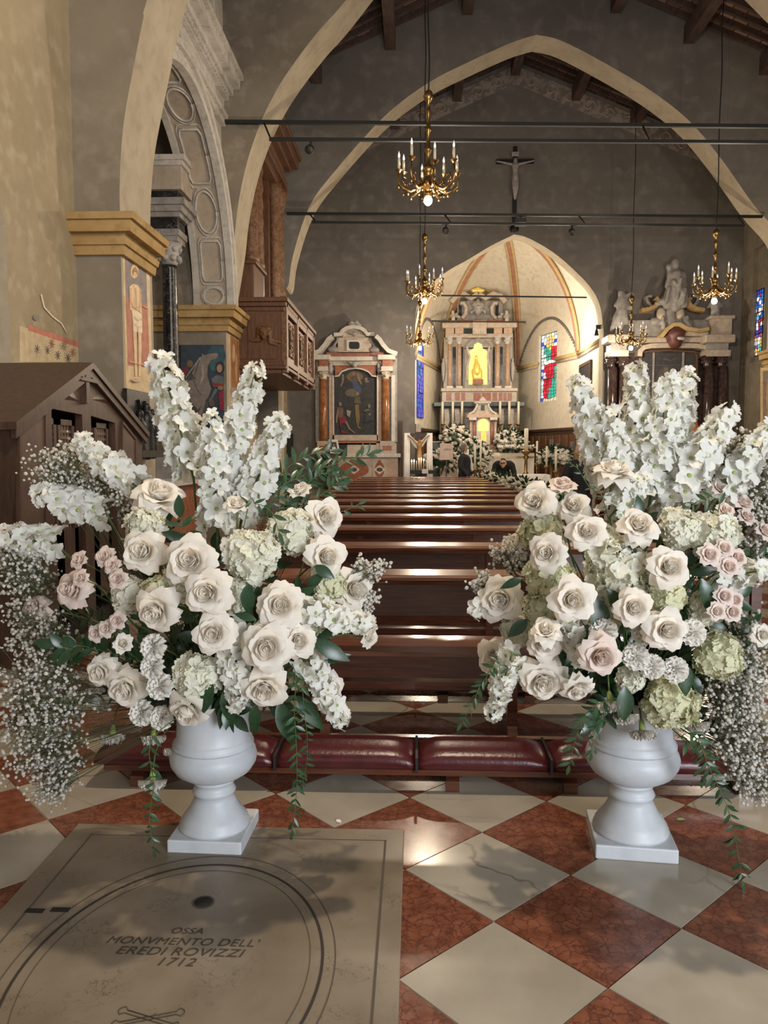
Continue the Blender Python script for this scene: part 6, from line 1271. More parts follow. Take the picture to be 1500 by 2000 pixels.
for i, (x, y, Y) in enumerate(((1077, 872, 23.8), (1090, 880, 24.2), (1118, 876, 24.0))):
    t = thing('glass_cylinder', 'clear glass cylinder vase by the wainscot, %s' % ('tallest', 'middle', 'by the woman in black')[i], 'vase', at(x, y+8, Y)); M.setdefault('glass', mat('clear_glass', (.8, .85, .85), .05, trans=.9)); MB().lathe([(.06, 0), (.06, .34), (.054, .34), (.054, .02)], 14).build('glass', M['glass'], t); MB().lathe([(.03, .02), (.03, .16)], 10).build('candle', M['candle'], t)
    MB().lathe([(.1, -(at(x, y+8, Y).z-.45)), (.03, -.8), (.03, -.05), (.08, 0)], 10).build('stand', M['brass'], t)
# draped table in the aisle
YT = 20.6; a = at(1000, 945, YT); b_ = at(1069, 928, YT)
t = thing('draped_table', 'small table under a plain white cloth at the end of the aisle', 'table', ((a.x+b_.x)/2, YT, 0)); w2 = (b_.x-a.x)/2; zt = at(1030, 927, YT).z
MB().box(-w2, -.35, zt-.03, w2, .35, zt).build('table_top', M['woodd'], t)
for sx in (-1, 1):
    for sy in (-1, 1): MB().box(sx*(w2-.06)-.02, sy*.3-.02, 0, sx*(w2-.06)+.02, sy*.3+.02, zt-.03).build('leg', M['woodd'], t)
mb = MB(); n = 64; vs = [(0, 0, zt+.012)]
for k in range(n):
    an = 2*PI*k/n; cx, sy = math.cos(an), math.sin(an); m_ = max(abs(cx), abs(sy)); x, y = cx/m_*(w2+.01), sy/m_*.36; w_ = .03*math.sin(k*1.7)
    vs += [(x, y, zt+.01), (x*(1.04+w_), y*(1.04+w_), zt-.3), (x*(1.06+w_*1.4), y*(1.06+w_*1.4), .06)]
fs = []
for k in range(n):
    j = (k+1) % n; fs += [(0, 1+3*k, 1+3*j)]+[(1+3*k+i, 2+3*k+i, 2+3*j+i, 1+3*j+i) for i in range(2)]
mb.add(vs, fs, True).build('white_cloth', M['linen'], t, fix=False)
# sanctus bell on the chancel jamb
t = thing('sanctus_bell', 'small black bell on a bracket at the chancel jamb', 'bell', at(1165, 655, YE+.2)); MB().lathe([(.07, 0), (.055, .05), (.04, .14), (.02, .18)], 12).build('bell', M['black'], t); MB().box(-.02, -.02, .18, .12, .02, .3).build('bracket', M['iron'], t)
V3 = Vector
def head(c, d=(0, -1, 0)):
    """skull, jaw, nose, ears, brow; c centre, facing d"""
    c = V3(c); d = V3(d).normalized(); r = d.cross(V3((0, 0, 1))).normalized()
    return [(c+V3((0, 0, .03)), c+V3((0, 0, .02))-d*.02, .088, .085), (c+d*.02+V3((0, 0, -.04)), c+d*.045+V3((0, 0, -.085)), .068, .04), (c+d*.09+V3((0, 0, .0)), c+d*.105+V3((0, 0, -.03)), .012, .016), (c+r*.085, c+r*.087-V3((0, 0, .03)), .018, .014), (c-r*.085, c-r*.087-V3((0, 0, .03)), .018, .014), (c+d*.075+r*.03+V3((0, 0, .025)), c+d*.075-r*.03+V3((0, 0, .025)), .018, .018), (c+d*.082+r*.02-V3((0, 0, .06)), c+d*.082-r*.02-V3((0, 0, .06)), .011, .011), (c-V3((0, 0, .09)), c-V3((0, 0, .2))-d*.02, .055, .06)]
# ================================================================ SIDE CHAPEL WITH WHITE STUCCO ARCH (between the first two piers)
ARC = lambda th, k=0.0: (11.0+(2.45+k)*math.cos(th), 4.0+(2.72+k)*math.sin(th))
THS = [PI*i/40 for i in range(0, 27)]
t = thing('stucco_arch', 'white stucco arch with panelled soffit and heavy cornice framing the side chapel', 'arch', (-3.45, 13.4, 4.0)); o0 = Vector(t.location)
def band_arch(name, mt, x0, x1, k0, k1):
    vs = []
    for th in THS:
        a = ARC(th, k0); b_ = ARC(th, k1); vs += [(x0, a[0], a[1]), (x1, a[0], a[1]), (x1, b_[0], b_[1]), (x0, b_[0], b_[1])]
    mb = MB(); n = len(THS); mb.add([Vector(v)-o0 for v in vs], [(4*i+j, 4*i+(j+1) % 4, 4*i+4+(j+1) % 4, 4*i+4+j) for i in range(n-1) for j in range(4)]+[(0, 1, 2, 3), tuple(4*(n-1)+j for j in range(4))])
    return mb.build(name, mt, t)
band_arch('soffit', M['stuccob'], -3.76, -3.14, 0, .06)
for x0, x1 in ((-3.80, -3.70), (-3.22, -3.10)): band_arch('leaf_moulding', M['stucco'], x0, x1, -.05, .05)
band_arch('archivolt', M['stucco'], -3.30, -3.16, .05, .18); band_arch('outer_archivolt', M['stucco'], -3.30, -3.10, .18, .28)
for th0, th1, kind in ((.02, .12, 'oval'), (.16, .40, 'rect'), (.45, .70, 'oval'), (.75, 1.10, 'rect'), (1.16, 1.42, 'oval'), (1.48, 1.8, 'rect')):
    n = 28; pts = []
    for i in range(n+1):
        a = 2*PI*i/n; cu, su = math.cos(a), math.sin(a)
        if kind == 'rect': m_ = max(abs(cu), abs(su)); cu /= m_; su /= m_
        th = (th0+th1)/2+su*(th1-th0)/2; x = -3.46+cu*.17; y, z = ARC(th, -.012); pts.append(Vector((x, y, z))-o0)
    MB().tube(pts, .022, 4).build('panel_moulding', M['stucco'], t)
    pts2 = [o0*0+((p-sum(pts[:-1], Vector())/n)*1.18+sum(pts[:-1], Vector())/n) for p in pts]; MB().tube(pts2, .016, 4).build('panel_moulding', M['stucco'], t)
sp = [(9.7, 4.0), (9.7, 7.1), (13.5, 7.1), (13.5, 4.0)]+[ARC(th, .1) for th in THS if ARC(th, .1)[0] < 13.5 and ARC(th, .1)[0] > 9.72]
mb = MB(); mb.prism_x([(y-o0.y, z-o0.z) for y, z in sp], -3.72-o0.x, -3.30-o0.x); mb.build('spandrel', M['stucco'], t)
for z0, z1, p in ((7.0, 7.10, .08), (7.10, 7.18, .13), (7.18, 7.42, .06), (7.42, 7.50, .14), (7.50, 7.60, .22), (7.60, 7.74, .34), (7.74, 7.82, .40), (7.82, 7.9, .30)):
    MB().box(-3.72-o0.x, 9.72-o0.y, z0-o0.z, -3.30+p-o0.x, 13.48-o0.y, z1-o0.z).build('cornice_moulding', M['stucco'], t)
MB().box(-3.72-o0.x, 9.72-o0.y, 7.9-o0.z, -3.35-o0.x, 13.48-o0.y, 8.9-o0.z).build('attic', M['stuccob'], t)
for yy in (10.3, 11.5, 12.8): MB().box(-3.35-o0.x, yy-.3-o0.y, 7.95-o0.z, -3.15-o0.x, yy+.3-o0.y, 8.8-o0.z).build('attic_block', M['stucco'], t)
n = 34
for i in range(n): MB_d = MB().box(-3.3-o0.x, 9.8+3.6*i/n-o0.y, 7.44-o0.z, -3.12-o0.x, 9.8+3.6*i/n+.055-o0.y, 7.52-o0.z).build('dentil', M['stucco'], t)
# retable inside the chapel
t = thing('chapel_retable', 'side chapel retable with black veined marble columns and stacked grey entablature', 'altar', (-4.4, 11.4, 0)); o0 = Vector(t.location)
def cb(name, mt, x0, y0, z0, x1, y1, z1, bev=0):
    o = MB().box(x0-o0.x, y0-o0.y, z0, x1-o0.x, y1-o0.y, z1).build(name, M[mt], t)
    return bevel(o, bev) if bev else o
cb('mensa', 'redm', -4.88, 10.0, 0, -3.6, 12.9, 1.02); cb('mensa_top', 'whitem', -4.88, 9.95, 1.02, -3.5, 13.0, 1.1); cb('back_slab', 'greym', -4.88, 9.95, 1.1, -4.6, 13.0, 6.0)
o = cb('canvas', 'void', -4.6, 10.6, 1.5, -4.55, 12.1, 4.4)
for yc in (10.3, 12.6):
    cb('column_pedestal', 'greym', -4.3, yc-.25, 1.1, -3.7, yc+.25, 1.55); xc = -3.95
    MB().lathe([(.15, 1.55), (.155, 1.6), (.13, 1.66), (.128, 3.0), (.112, 4.45), (.125, 4.5)], 20, c=(xc-o0.x, yc-o0.y, 0)).build('column', M['blackm'], t)
    mb = MB(); mb.lathe([(.12, 4.5), (.14, 4.56), (.16, 4.7), (.21, 4.84)], 12, c=(xc-o0.x, yc-o0.y, 0))
    for k in range(8):
        for zz in (4.6, 4.75): mb.ball((xc-o0.x+.16*math.cos(k*PI/4+zz), yc-o0.y+.16*math.sin(k*PI/4+zz), zz), .055, 6)
    mb.build('capital', M['stone'], t)
    for z0, z1, hw, mt in ((4.84, 4.92, .20, 'greym'), (4.92, 5.02, .23, 'greym'), (5.02, 5.20, .20, 'blackm'), (5.20, 5.27, .25, 'greym'), (5.27, 5.36, .30, 'greym'), (5.36, 5.46, .36, 'greym'), (5.50, 5.60, .22, 'blackm'), (5.60, 5.95, .30, 'stuccob'), (5.95, 6.02, .34, 'stucco'), (6.02, 6.1, .38, 'stucco')):
        cb('entablature_step', mt, -4.6, yc-hw, z0, xc+hw, yc+hw, z1)
cb('entablature', 'greym', -4.7, 10.2, 4.9, -4.35, 12.7, 5.46)
t = thing('wooden_pilaster', 'tall narrow brown wooden pilaster behind the fresco pier', 'pilaster', (-3.48, 9.85, 0))
MB().box(-.14, -.08, .15, .14, .08, 3.95).build('shaft', M['woodo'], t); MB().frust(-.18, -.1, 0, .18, .1, .15, .03).build('base', M['woodo'], t); MB().frust(-.14, -.09, 3.95, .14, .09, 4.08, -.04).build('cap', M['woodo'], t); MB().box(.14, -.05, .3, .15, .05, 3.8).build('raised_panel', M['woodd'], t)
# ================================================================ ORGAN LOFT
OX, OY0, OY1 = -2.44, 14.5, 18.52
t = thing('organ_loft', 'carved brown wooden organ loft with lattice parapet, columns and pipes', 'organ', (-3.7, 14.5, 3.0)); o0 = Vector(t.location)
def ob(name, mt, x0, y0, z0, x1, y1, z1, par=None, bev=0):
    o = MB().box(x0-o0.x, y0-o0.y, z0-o0.z, x1-o0.x, y1-o0.y, z1-o0.z).build(name, M[mt], par or t)
    return bevel(o, bev) if bev else o
XW = -3.77
ob('gallery_box', 'woodo', XW, OY0, 3.12, OX-.05, OY1, 4.2)
for z0, z1, p in ((2.98, 3.06, -.05), (3.06, 3.12, .05), (3.12, 3.20, .02), (4.12, 4.2, .02), (4.2, 4.28, .06), (4.28, 4.36, .10)): ob('moulding', 'woodo', XW, OY0-max(0, p), z0, OX+p, OY1, z1, bev=.01)
for x0, x1 in ((-3.7, -3.12), (-3.1, -2.55)): ob('side_board', 'woodo', x0, OY0-.02, 3.25, x1, OY0, 4.08)
yb_ = [OY0+.02, OY0+1.35, OY0+2.72, OY1-.02]
for i in range(3):
    a, b_ = yb_[i], yb_[i+1]
    ob('parapet_post', 'woodoc', OX-.05, a, 3.0, OX+.06, a+.16, 4.4, bev=.01); ob('panel_frame', 'woodo', OX-.05, a+.2, 3.28, OX, b_-.06, 4.06)
    ob('panel_recess', 'void', OX, a+.28, 3.36, OX+.004, b_-.14, 3.98)
    ob('cornice_strip', 'woodoc', OX, a+.16, 4.10, OX+.05, b_, 4.2); ob('base_strip', 'woodoc', OX, a+.16, 3.14, OX+.06, b_, 3.24)
    for s in (-1, 1):                                        # carved open lattice: each scroll its own piece
        for k in range(6):
            zc = 3.42+.1*k; yc = (a+b_)/2+.07; pts = [(OX+.02-o0.x, yc+s*(.08+.22*abs(math.sin(q))*math.cos(q*.5+k))-o0.y, zc+.06*math.sin(2*q)-o0.z) for q in [j*.35 for j in range(10)]]
            MB().tube(pts, .022, 4).build('lattice_scroll', M['woodoc'], t)
    MB().box(OX-o0.x, (a+b_)/2+.04-o0.y, 3.38-o0.z, OX+.03-o0.x, (a+b_)/2+.10-o0.y, 3.96-o0.z).build('lattice_stem', M['woodoc'], t)
ob('parapet_post', 'woodoc', OX-.05, OY1-.16, 3.0, OX+.06, OY1, 4.4)
ch = at(515, 650, OY0-.08)-o0; blobmesh('carved_cherub', M['woodoc'], head(ch, (.2, -1, -.1))[:-1]+[(ch+Vector((-.08, .03, .07)), ch+Vector((.08, .03, .07)), .06, .06), (ch+Vector((-.1, .05, .03)), ch+Vector((-.11, .05, -.08)), .05, .04), (ch+Vector((.1, .05, .03)), ch+Vector((.11, .05, -.08)), .05, .04), (ch+Vector((.1, .05, -.12)), ch+Vector((.30, .06, -.17)), .05, .02), (ch+Vector((.1, .05, -.16)), ch+Vector((.24, .06, -.23)), .04, .02), (ch+Vector((-.1, .05, -.12)), ch+Vector((-.28, .06, -.14)), .05, .02)], .014, t, 2)
ob('case_back', 'woodo', XW, OY0+.15, 4.3, -3.45, OY1-.3, 8.2); ob('case_plinth', 'woodo', XW, OY0+.12, 4.3, -3.0, OY0+1.05, 5.05, bev=.02); ob('plinth_cap', 'woodo', XW, OY0+.08, 5.0, -2.94, OY0+1.1, 5.08, bev=.02); ob('case_plinth', 'woodo', XW, OY1-1.35, 4.3, -2.95, OY1-.5, 4.5)
for yc, z0, r in ((OY0+.32, 5.08, .14), (OY0+.85, 5.08, .14), (OY1-1.25, 4.5, .12), (OY1-.8, 4.5, .15)):
    mb = MB(); prof = [(r*1.15, z0), (r*1.2, z0+.08), (r, z0+.15)]+[(r*(1+.10*math.sin(k*2.2)), z0+.2+k*.11) for k in range(20)]+[(r*1.15, z0+2.45), (r*1.5, z0+2.7), (r*1.6, z0+2.85)]
    mb.lathe([(a, b_-o0.z) for a, b_ in prof], 14, c=(-3.1-o0.x, yc-o0.y, 0)); mb.build('carved_column', M['woodoc'], t)
ob('case_stile', 'woodo', -3.45, OY1-1.6, 4.3, -3.15, OY1-1.42, 7.4); ob('case_stile', 'woodo', -3.45, OY0+1.08, 5.0, -3.15, OY0+1.22, 7.4)
M['pipe'] = mat('tin_pipe', (.30, .30, .31), .4, metal=.7)
for k in range(8):
    yc = OY0+1.36+k*.155; zt = 6.9-.12*abs(k-3.5); MB().lathe([(.02, 4.6-o0.z), (.06, 4.95-o0.z), (.062, zt-o0.z), (.05, zt-o0.z)], 10, c=(-3.3-o0.x, yc-o0.y, 0)).build('organ_pipe', M['pipe'], t)
for z0, z1, p in ((7.30, 7.45, .0), (7.45, 7.62, .08), (7.62, 7.85, .02), (7.85, 7.95, .16), (7.95, 8.15, .30), (8.15, 8.25, .36), (8.25, 8.75, .1)): ob('crowning_cornice', 'woodo' if p != .02 else 'woodoc', XW, OY0+.1, z0, -2.98+p, OY1-.62+p, z1, bev=.015)
ob('crest', 'woodoc', XW, OY1-1.4, 8.75, -3.2, OY1-.7, 9.3)
# ================================================================ CONFESSIONAL
CX = -2.71; YA, YB_, YM = 5.2, 7.65, 6.4; ZR = 2.20; ZE = 1.70
t = thing('confessional', 'dark brown wooden confessional with gabled front, cross and lattice doors', 'confessional', (-3.25, YM, 0)); o0 = Vector(t.location)
def Lc(v): return Vector(v)-o0
mb = MB(); gab = [(YA, 0), (YA, ZE-.02), (YM, ZR-.05), (YB_, ZE-.02), (YB_, 0)]
op1 = (atx(100, 790, CX).y, atx(160, 790, CX).y); op2 = (atx(177, 795, CX).y, atx(224, 795, CX).y); zo = 1.835
MB().prism_x([(y-o0.y, z) for y, z in [(YA, 0), (YA, ZE-.02), (YM, ZR-.05), (YB_, ZE-.02), (YB_, 0), (op2[1], 0), (op2[1], zo-.06), (op2[0], zo-.02), (op2[0], 0), (op1[1], 0), (op1[1], zo-.02), (op1[0], zo), (op1[0], 0)]], CX-.06-o0.x, CX-o0.x).build('front', M['woodd'], t)
for ya, yb in ((YA, YA+.06), (YB_-.06, YB_)): MB().box(-3.74-o0.x, ya-o0.y, 0, CX-.06-o0.x, yb-o0.y, ZE-.04).build('side_wall', M['woodd'], t)
MB().box(-3.74-o0.x, YA+.06-o0.y, .0, -3.70-o0.x, YB_-.06-o0.y, ZE-.04).build('back_wall', M['void'], t); MB().box(-3.70-o0.x, YA+.06-o0.y, .0, CX-.06-o0.x, YB_-.06-o0.y, .12).build('floor_board', M['void'], t)
for s, ye in ((-1, YA), (1, YB_)):
    n = Vector((0, (ZR-ZE), abs(ye-YM)*s*-1)); pts = [(YM, ZR), (ye+s*.08, ZE-.04), (ye+s*.08, ZE+.01), (YM, ZR+.05)]
    MB().prism_x([(y-o0.y, z) for y, z in pts], -3.76-o0.x, CX+.05-o0.x).build('roof_slope', M['woodd'], t)
    MB().prism_x([(y-o0.y, z-.07) for y, z in [(YM, ZR), (ye+s*.06, ZE-.03), (ye+s*.06, ZE+.03), (YM, ZR+.06)]], CX-.0-o0.x, CX+.035-o0.x).build('rake_moulding', M['woodd'], t)
mb = MB(); mb.box(CX-o0.x, atx(162, 780, CX).y-.02-o0.y, atx(163, 788, CX).z, CX+.04-o0.x, atx(162, 780, CX).y+.045-o0.y, atx(163, 725, CX).z); mb.box(CX+.01-o0.x, atx(155, 740, CX).y-.08-o0.y, atx(165, 746, CX).z, CX+.05-o0.x, atx(173, 740, CX).y+.08-o0.y, atx(165, 739, CX).z); mb.build('cross', M['woodd'], t)
for tri in ([(100, 777), (130, 752), (158, 785)], [(178, 780), (199, 767), (222, 792)]):
    q = [atx(x, y, CX) for x, y in tri]; c = sum(q, Vector())/3+Vector((.012, 0, 0)); mb = MB(); mb.add([Lc(v) for v in q]+[Lc(c)], [(0, 1, 3), (1, 2, 3), (2, 0, 3)]); mb.build('faceted_panel', M['woodd'], t)
M['woodl'] = mat('lattice_wood', (.085, .05, .038), .45, c2=(.13, .08, .06), scale=6)
for k, (ya, yb) in enumerate((op1, op2)):
    d = MB(); xd = CX-.055; zb = .25; zt = zo-.07; w_ = yb-ya; lea = [(ya, ya+w_*.27), (ya+w_*.33, ya+w_*.86)] if k == 0 else [(ya+w_*.28, ya+w_*.86)]
    for a, b_ in lea:
        dr = MB(); fw = .045
        for y0, y1, z0, z1 in ((a, a+fw, zb, zt), (b_-fw, b_, zb, zt), (a, b_, zt-fw, zt), (a, b_, zb, .9)): dr.box(xd-.02-o0.x, y0-o0.y, z0, xd+.02-o0.x, y1-o0.y, z1)
        door = dr.build('door_leaf', M['woodd'], t); ny = max(3, int((b_-a-2*fw)/.042)); nz = 17
        for i in range(1, ny): y = a+fw+(b_-a-2*fw)*i/ny; MB().box(xd-.012-o0.x, y-.011-o0.y, .9, xd+.008-o0.x, y+.011-o0.y, zt-fw).build('lattice_bar', M['woodl'], door)
        for i in range(1, nz): z = .9+(zt-fw-.9)*i/nz; MB().box(xd-.008-o0.x, a+fw-o0.y, z-.011, xd+.012-o0.x, b_-fw-o0.y, z+.011).build('lattice_bar', M['woodl'], door)
for pts in ([(34, 1065), (34, 850), (85, 808), (85, 1062)], [(236, 850), (236, 825), (262, 858), (262, 1000), (236, 1000)]):
    q = [atx(x, y, CX) for x, y in pts]; c = sum(q, Vector())/len(q)
    MB().poly([(v.y-o0.y, v.z) for v in q], lambda y, z: (CX-o0.x, y, z), lambda y, z: (CX+.012-o0.x, y, z)).build('side_panel', M['woodl'], t)
    MB().tube([Lc(v)+Vector((.01, 0, 0)) for v in q+[q[0]]], .018, 4, False).build('panel_moulding', M['woodd'], t)
# ================================================================ RELIEF, FRESCOES, PAINTING
pa = atx(258, 890, XL+.1); pb = atx(298, 768, XL+.1)
t = thing('bronze_relief', 'dark bronze relief of three robed figures fixed to the fresco pier', 'relief', (XL+.06, (pa.y+pb.y)/2, pa.z)); H = pb.z-pa.z; W = (pb.y-pa.y)
MB().box(-.05, -W/2, 0, .0, W/2, H).build('plate', M['bronze'], t)
for i, (y, hh, w_) in enumerate(((-.17*W/.72, .62*H, .085), (.06, .74*H, .09), (.24*W/.72, .66*H, .08))): blobmesh('figure', M['bronze'], [(Vector((.07, y, hh)), Vector((.07, y, hh+.02)), .05, .05), (Vector((.06, y, hh-.12)), Vector((.06, y, hh*.45)), w_, w_*.9), (Vector((.06, y, hh*.45)), Vector((.06, y, .03)), w_*.9, w_), (Vector((.10, y-.03, hh-.16)), Vector((.13, y+.06, hh-.25)), .03, .025)], .02, t)
for s in (-1, 1): MB().prism_x([(.06+s*.01, H*.62), (.06+s*.05, H*.6), (.06+s*.11, H*.86)], -.0, .03).build('wing', M['bronze'], t)
MB().box(-.05, -W/2, -.02, .16, W/2, .06).build('base', M['bronze'], t)
cr = (.62, .47, .28); rdf = (.42, .17, .11); fl_ = (.66, .48, .30)
def FX(u_, v_): q = atx(u_, v_, XL); return (XL, q.y, q.z)
def frx(name, lab, x, shapes, nrm=(1, 0, 0), cat='fresco', step=.0012):
    def fn(u_, v_): q = atx(u_, v_, x); return (x, q.y, q.z)
    t = thing(name, lab, cat, fn(*shapes[0][1][0])); oo = Vector(t.location); return picture('painted_surface', lambda u_, v_: Vector(fn(u_, v_))-oo, nrm, shapes, t, step=step)
Q = lambda a, b_, c, d, dy: [(a, b_), (c, b_+dy), (c, d+dy), (a, d)]
frx('fresco', 'fresco of a pale standing martyr on a red and grey ground on the pier', XL, [((.60, .46, .27), [(239, 490), (291, 520), (299, 775), (246, 765)]), (cr, [(241, 497), (288, 524), (294, 720), (247, 716)]), ((.22, .19, .19), [(243, 502), (285, 526), (287, 595), (245, 580)]), (rdf, [(245, 580), (287, 595), (292, 718), (249, 714)]), ((.70, .52, .30), ell(261.5, 530, 7.5, 14)), (fl_, ell(262.5, 535, 4.2, 9)), (fl_, [(251, 560), (258, 554), (268, 557), (273, 566), (276, 610), (275, 640), (258, 634), (255, 606), (252, 604)]), (fl_, limb([(261, 632), (263, 680), (264, 735)], 8, 4)), (fl_, limb([(270, 634), (272, 680), (271, 735)], 7, 4)), ((.74, .62, .44), [(256, 606), (275, 612), (276, 650), (259, 648)]), ((.48, .32, .2), limb([(256, 600), (268, 606), (275, 614)], 1.2, 1)), ((.36, .2, .11), [(257, 528), (262, 521), (267, 529), (267, 540), (265.5, 532), (259.5, 530), (258, 540)]), ((.40, .24, .15), limb([(260.6, 535), (261.6, 535)], 1, 1)), ((.40, .24, .15), limb([(263.8, 536), (264.8, 536)], 1, 1)), ((.45, .26, .17), limb([(262, 541), (264, 541.5)], .8, .8)),
  ((.50, .34, .21), limb([(253, 562), (252, 585), (258, 600), (266, 600)], 1.2, .8)), ((.50, .34, .21), limb([(262, 562), (264, 585), (263, 604)], 1, .7)), ((.50, .34, .21), limb([(272, 566), (272, 590), (268, 604)], 1.2, .8)), ((.50, .34, .21), limb([(266, 640), (267, 690), (267, 735)], 1.3, .7)), ((.52, .38, .24), limb([(258, 618), (266, 626), (275, 622)], 1, .8)), ((.52, .38, .24), limb([(259, 632), (268, 640), (275, 636)], 1, .8)), ((.16, .12, .1), limb([(270, 556), (279, 552)], .8, .6)), ((.16, .12, .1), limb([(272, 572), (281, 570)], .8, .6)), ((.16, .12, .1), limb([(248, 545), (253, 556)], .8, .6)), ((.60, .40, .30), limb([(276, 598), (288, 603)], 1.4, 1.4)), ((.60, .40, .30), limb([(249, 706), (292, 716)], 1.4, 1.4)), ((.50, .40, .26), ell(262, 742, 10, 4))])
ST = [((.50, .40, .25), [(38, 636), (153, 676), (153, 707), (38, 707)]), ((.46, .17, .12), [(54, 634), (153, 668), (153, 679), (54, 645)])]
for cx, cy, c in ((72, 682, (.08, .07, .06)), (92, 684, (.08, .07, .06)), (112, 694, (.08, .07, .06)), (132, 700, (.08, .07, .06)), (100, 671, (.35, .12, .09)), (123, 676, (.28, .2, .14)), (141, 688, (.35, .12, .09))):
    for k in range(4): a = k*PI/4+.2; ST.append((c, limb([(cx-6*math.cos(a), cy-9*math.sin(a)), (cx, cy), (cx+6*math.cos(a), cy+9*math.sin(a))], 1.1, 1.1)))
ST += [((.70, .62, .5), limb([(78, 575), (84, 600), (100, 618), (118, 632), (128, 650)], 3, 2)), ((.25, .22, .18), ell(68, 620, 6, 6))]
frx('star_fresco', 'worn fresco patch of dark stars under a red stripe above the confessional', XLW, ST, step=.0004)
t = thing('horse_painting', 'painting of a rearing grey horse and a figure in armour on the second pier', 'painting', at(396, 830, Y1A)); oo = Vector(t.location)
MB().box(at(354, 835, Y1A).x-oo.x, -.03, -.05, at(438, 835, Y1A).x-oo.x, 0, at(396, 674, Y1A).z-oo.z).build('canvas', M['void'], t)
gh = (.20, .17, .15); gd = (.11, .095, .085)
picture('painting_surface', lambda u_, v_: at(u_, v_, Y1A)-oo+Vector((0, -.032, 0)), (0, -1, 0), [((.028, .045, .065), rect(354, 674, 438, 832)), ((.03, .08, .11), ell(424, 695, 18, 20)), ((.04, .10, .11), ell(418, 712, 8, 14)), ((.20, .02, .03), [(355, 728), (367, 714), (368, 726), (360, 740)]), ((.17, .11, .04), ell(372, 711, 6, 7)), ((.06, .055, .055), [(350, 760), (380, 722), (405, 736), (412, 775), (395, 832), (352, 832)]),
  (gh, [(384, 740), (376, 730), (384, 712), (394, 698), (397, 690), (400, 695), (412, 691), (424, 690), (428, 694), (424, 700), (412, 705), (407, 716), (406, 735), (414, 760), (408, 776), (396, 790), (388, 800), (378, 790), (366, 770), (368, 745)]), (gd, limb([(390, 704), (384, 725), (378, 740), (386, 760), (396, 775)], 3, 2)), (gh, limb([(400, 775), (396, 798), (388, 820)], 9, 5)), ((.30, .27, .25), limb([(396, 712), (398, 735), (392, 752)], 5, 3)), ((.26, .23, .21), limb([(393, 698), (380, 716), (364, 738)], 3, 2)), ((.35, .15, .13), limb([(414, 694), (427, 692)], 3, 2)), (gd, ell(405, 698, 2, 1.6)),
  ((.03, .025, .025), ell(431, 718, 9, 12)), ((.32, .22, .13), ell(430, 720, 5.5, 8)), ((.12, .125, .13), [(414, 740), (424, 733), (437, 736), (438, 756), (418, 756)]), ((.22, .03, .05), [(414, 748), (438, 750), (438, 757), (416, 753)]), ((.25, .17, .06), ell(432, 758, 6, 4)), ((.24, .02, .045), [(428, 768), (438, 762), (438, 802), (430, 800), (430, 785)]), ((.12, .13, .14), limb([(424, 760), (416, 775), (410, 785)], 6, 3)), ((.10, .07, .05), ell(415, 788, 6, 6)), ((.18, .13, .09), limb([(388, 820), (400, 812), (412, 812)], 6, 4))], t, step=.0006)
frx('fresco', 'weathered orange fresco strip on the side of the second pier', XL, [((.46, .34, .22), [(445, 648), (468, 662), (470, 800), (448, 805)]), ((.36, .16, .06), [(449, 655), (466, 668), (467, 760), (451, 755)]), ((.55, .38, .22), ell(456, 690, 3, 18)), ((.50, .33, .19), ell(461, 720, 2.5, 30)), ((.35, .31, .27), [(450, 755), (467, 760), (468, 795), (451, 795)])])
def FR(name, lab):
    t = thing(name, lab, 'fresco', at(1490, 800, Y2A)); oo = Vector(t.location)
    picture('painted_surface', lambda u_, v_: at(u_, v_, Y2A)-oo, (0, -1, 0), [((.50, .36, .19), rect(1485, 718, 1560, 880)), ((.20, .15, .11), rect(1490, 724, 1552, 870)), ((.42, .24, .12), ell(1508, 780, 12, 60)), ((.55, .36, .2), ell(1506, 735, 5, 8)), ((.32, .12, .06), rect(1492, 820, 1550, 868))], t)
FR('fresco', 'fresco of a standing figure on the pier beside the stained glass window')
t = thing('wall_painting', 'dark rectangular painting on the apse wall beside the jamb', 'painting', (AP[4][0], 25.4, 2.9)); (xa, ya), (xb, yb) = (0, 0), (0, 0)
MB().box(-.06, -.75, .1, -.01, .75, 1.4).build('canvas', M['void'], t)
for y0, z0, y1, z1 in ((-.82, 0, -.75, 1.5), (.75, 0, .82, 1.5), (-.75, 0, .75, .1), (-.75, 1.4, .75, 1.5)): MB().box(-.08, y0, z0, -.01, y1, z1).build('frame_side', M['woodd'], t)

# ================================================================ PEOPLE
def person(lab, loc, rz, body, clothes, hair, s=1.0, vox=.016):
    t = thing('person', lab, 'person', loc, (0, 0, rz)); t.scale = (s, s, s)
    blobmesh('body', M['skin'], body, vox, t, 3)
    for nm, mt, caps in clothes: blobmesh(nm, M[mt], caps, vox, t, 3)
    blobmesh('hair', M[hair[0]], hair[1], .014, t, 2); return t
V3 = Vector
def legs(st=.1, fy=0.0): 
    L_ = []
    for s in (-1, 1): L_ += [(V3((s*.09, 0, .9)), V3((s*st, .01, .5)), .085, .06), (V3((s*st, .01, .5)), V3((s*st, .03, .09)), .058, .042), (V3((s*st, .03, .04)), V3((s*(st+.02), -.13, .035)), .04, .035)]
    return L_
def hand(w, d, r):
    """palm, four fingers of different length, thumb from the side"""
    w = V3(w); d = V3(d).normalized(); r = V3(r).normalized(); o = [(w, w+d*.07, .026, .032)]
    for k, (off, l) in enumerate(((-.028, .06), (-.01, .072), (.01, .068), (.027, .05))): a = w+d*.08+r*off; o += [(a, a+d*l*.55, .011, .010), (a+d*l*.55, a+d*l+r.cross(d)*.015, .010, .008)]
    return o+[(w+d*.025+r*.028, w+d*.06+r*.06, .013, .011)]
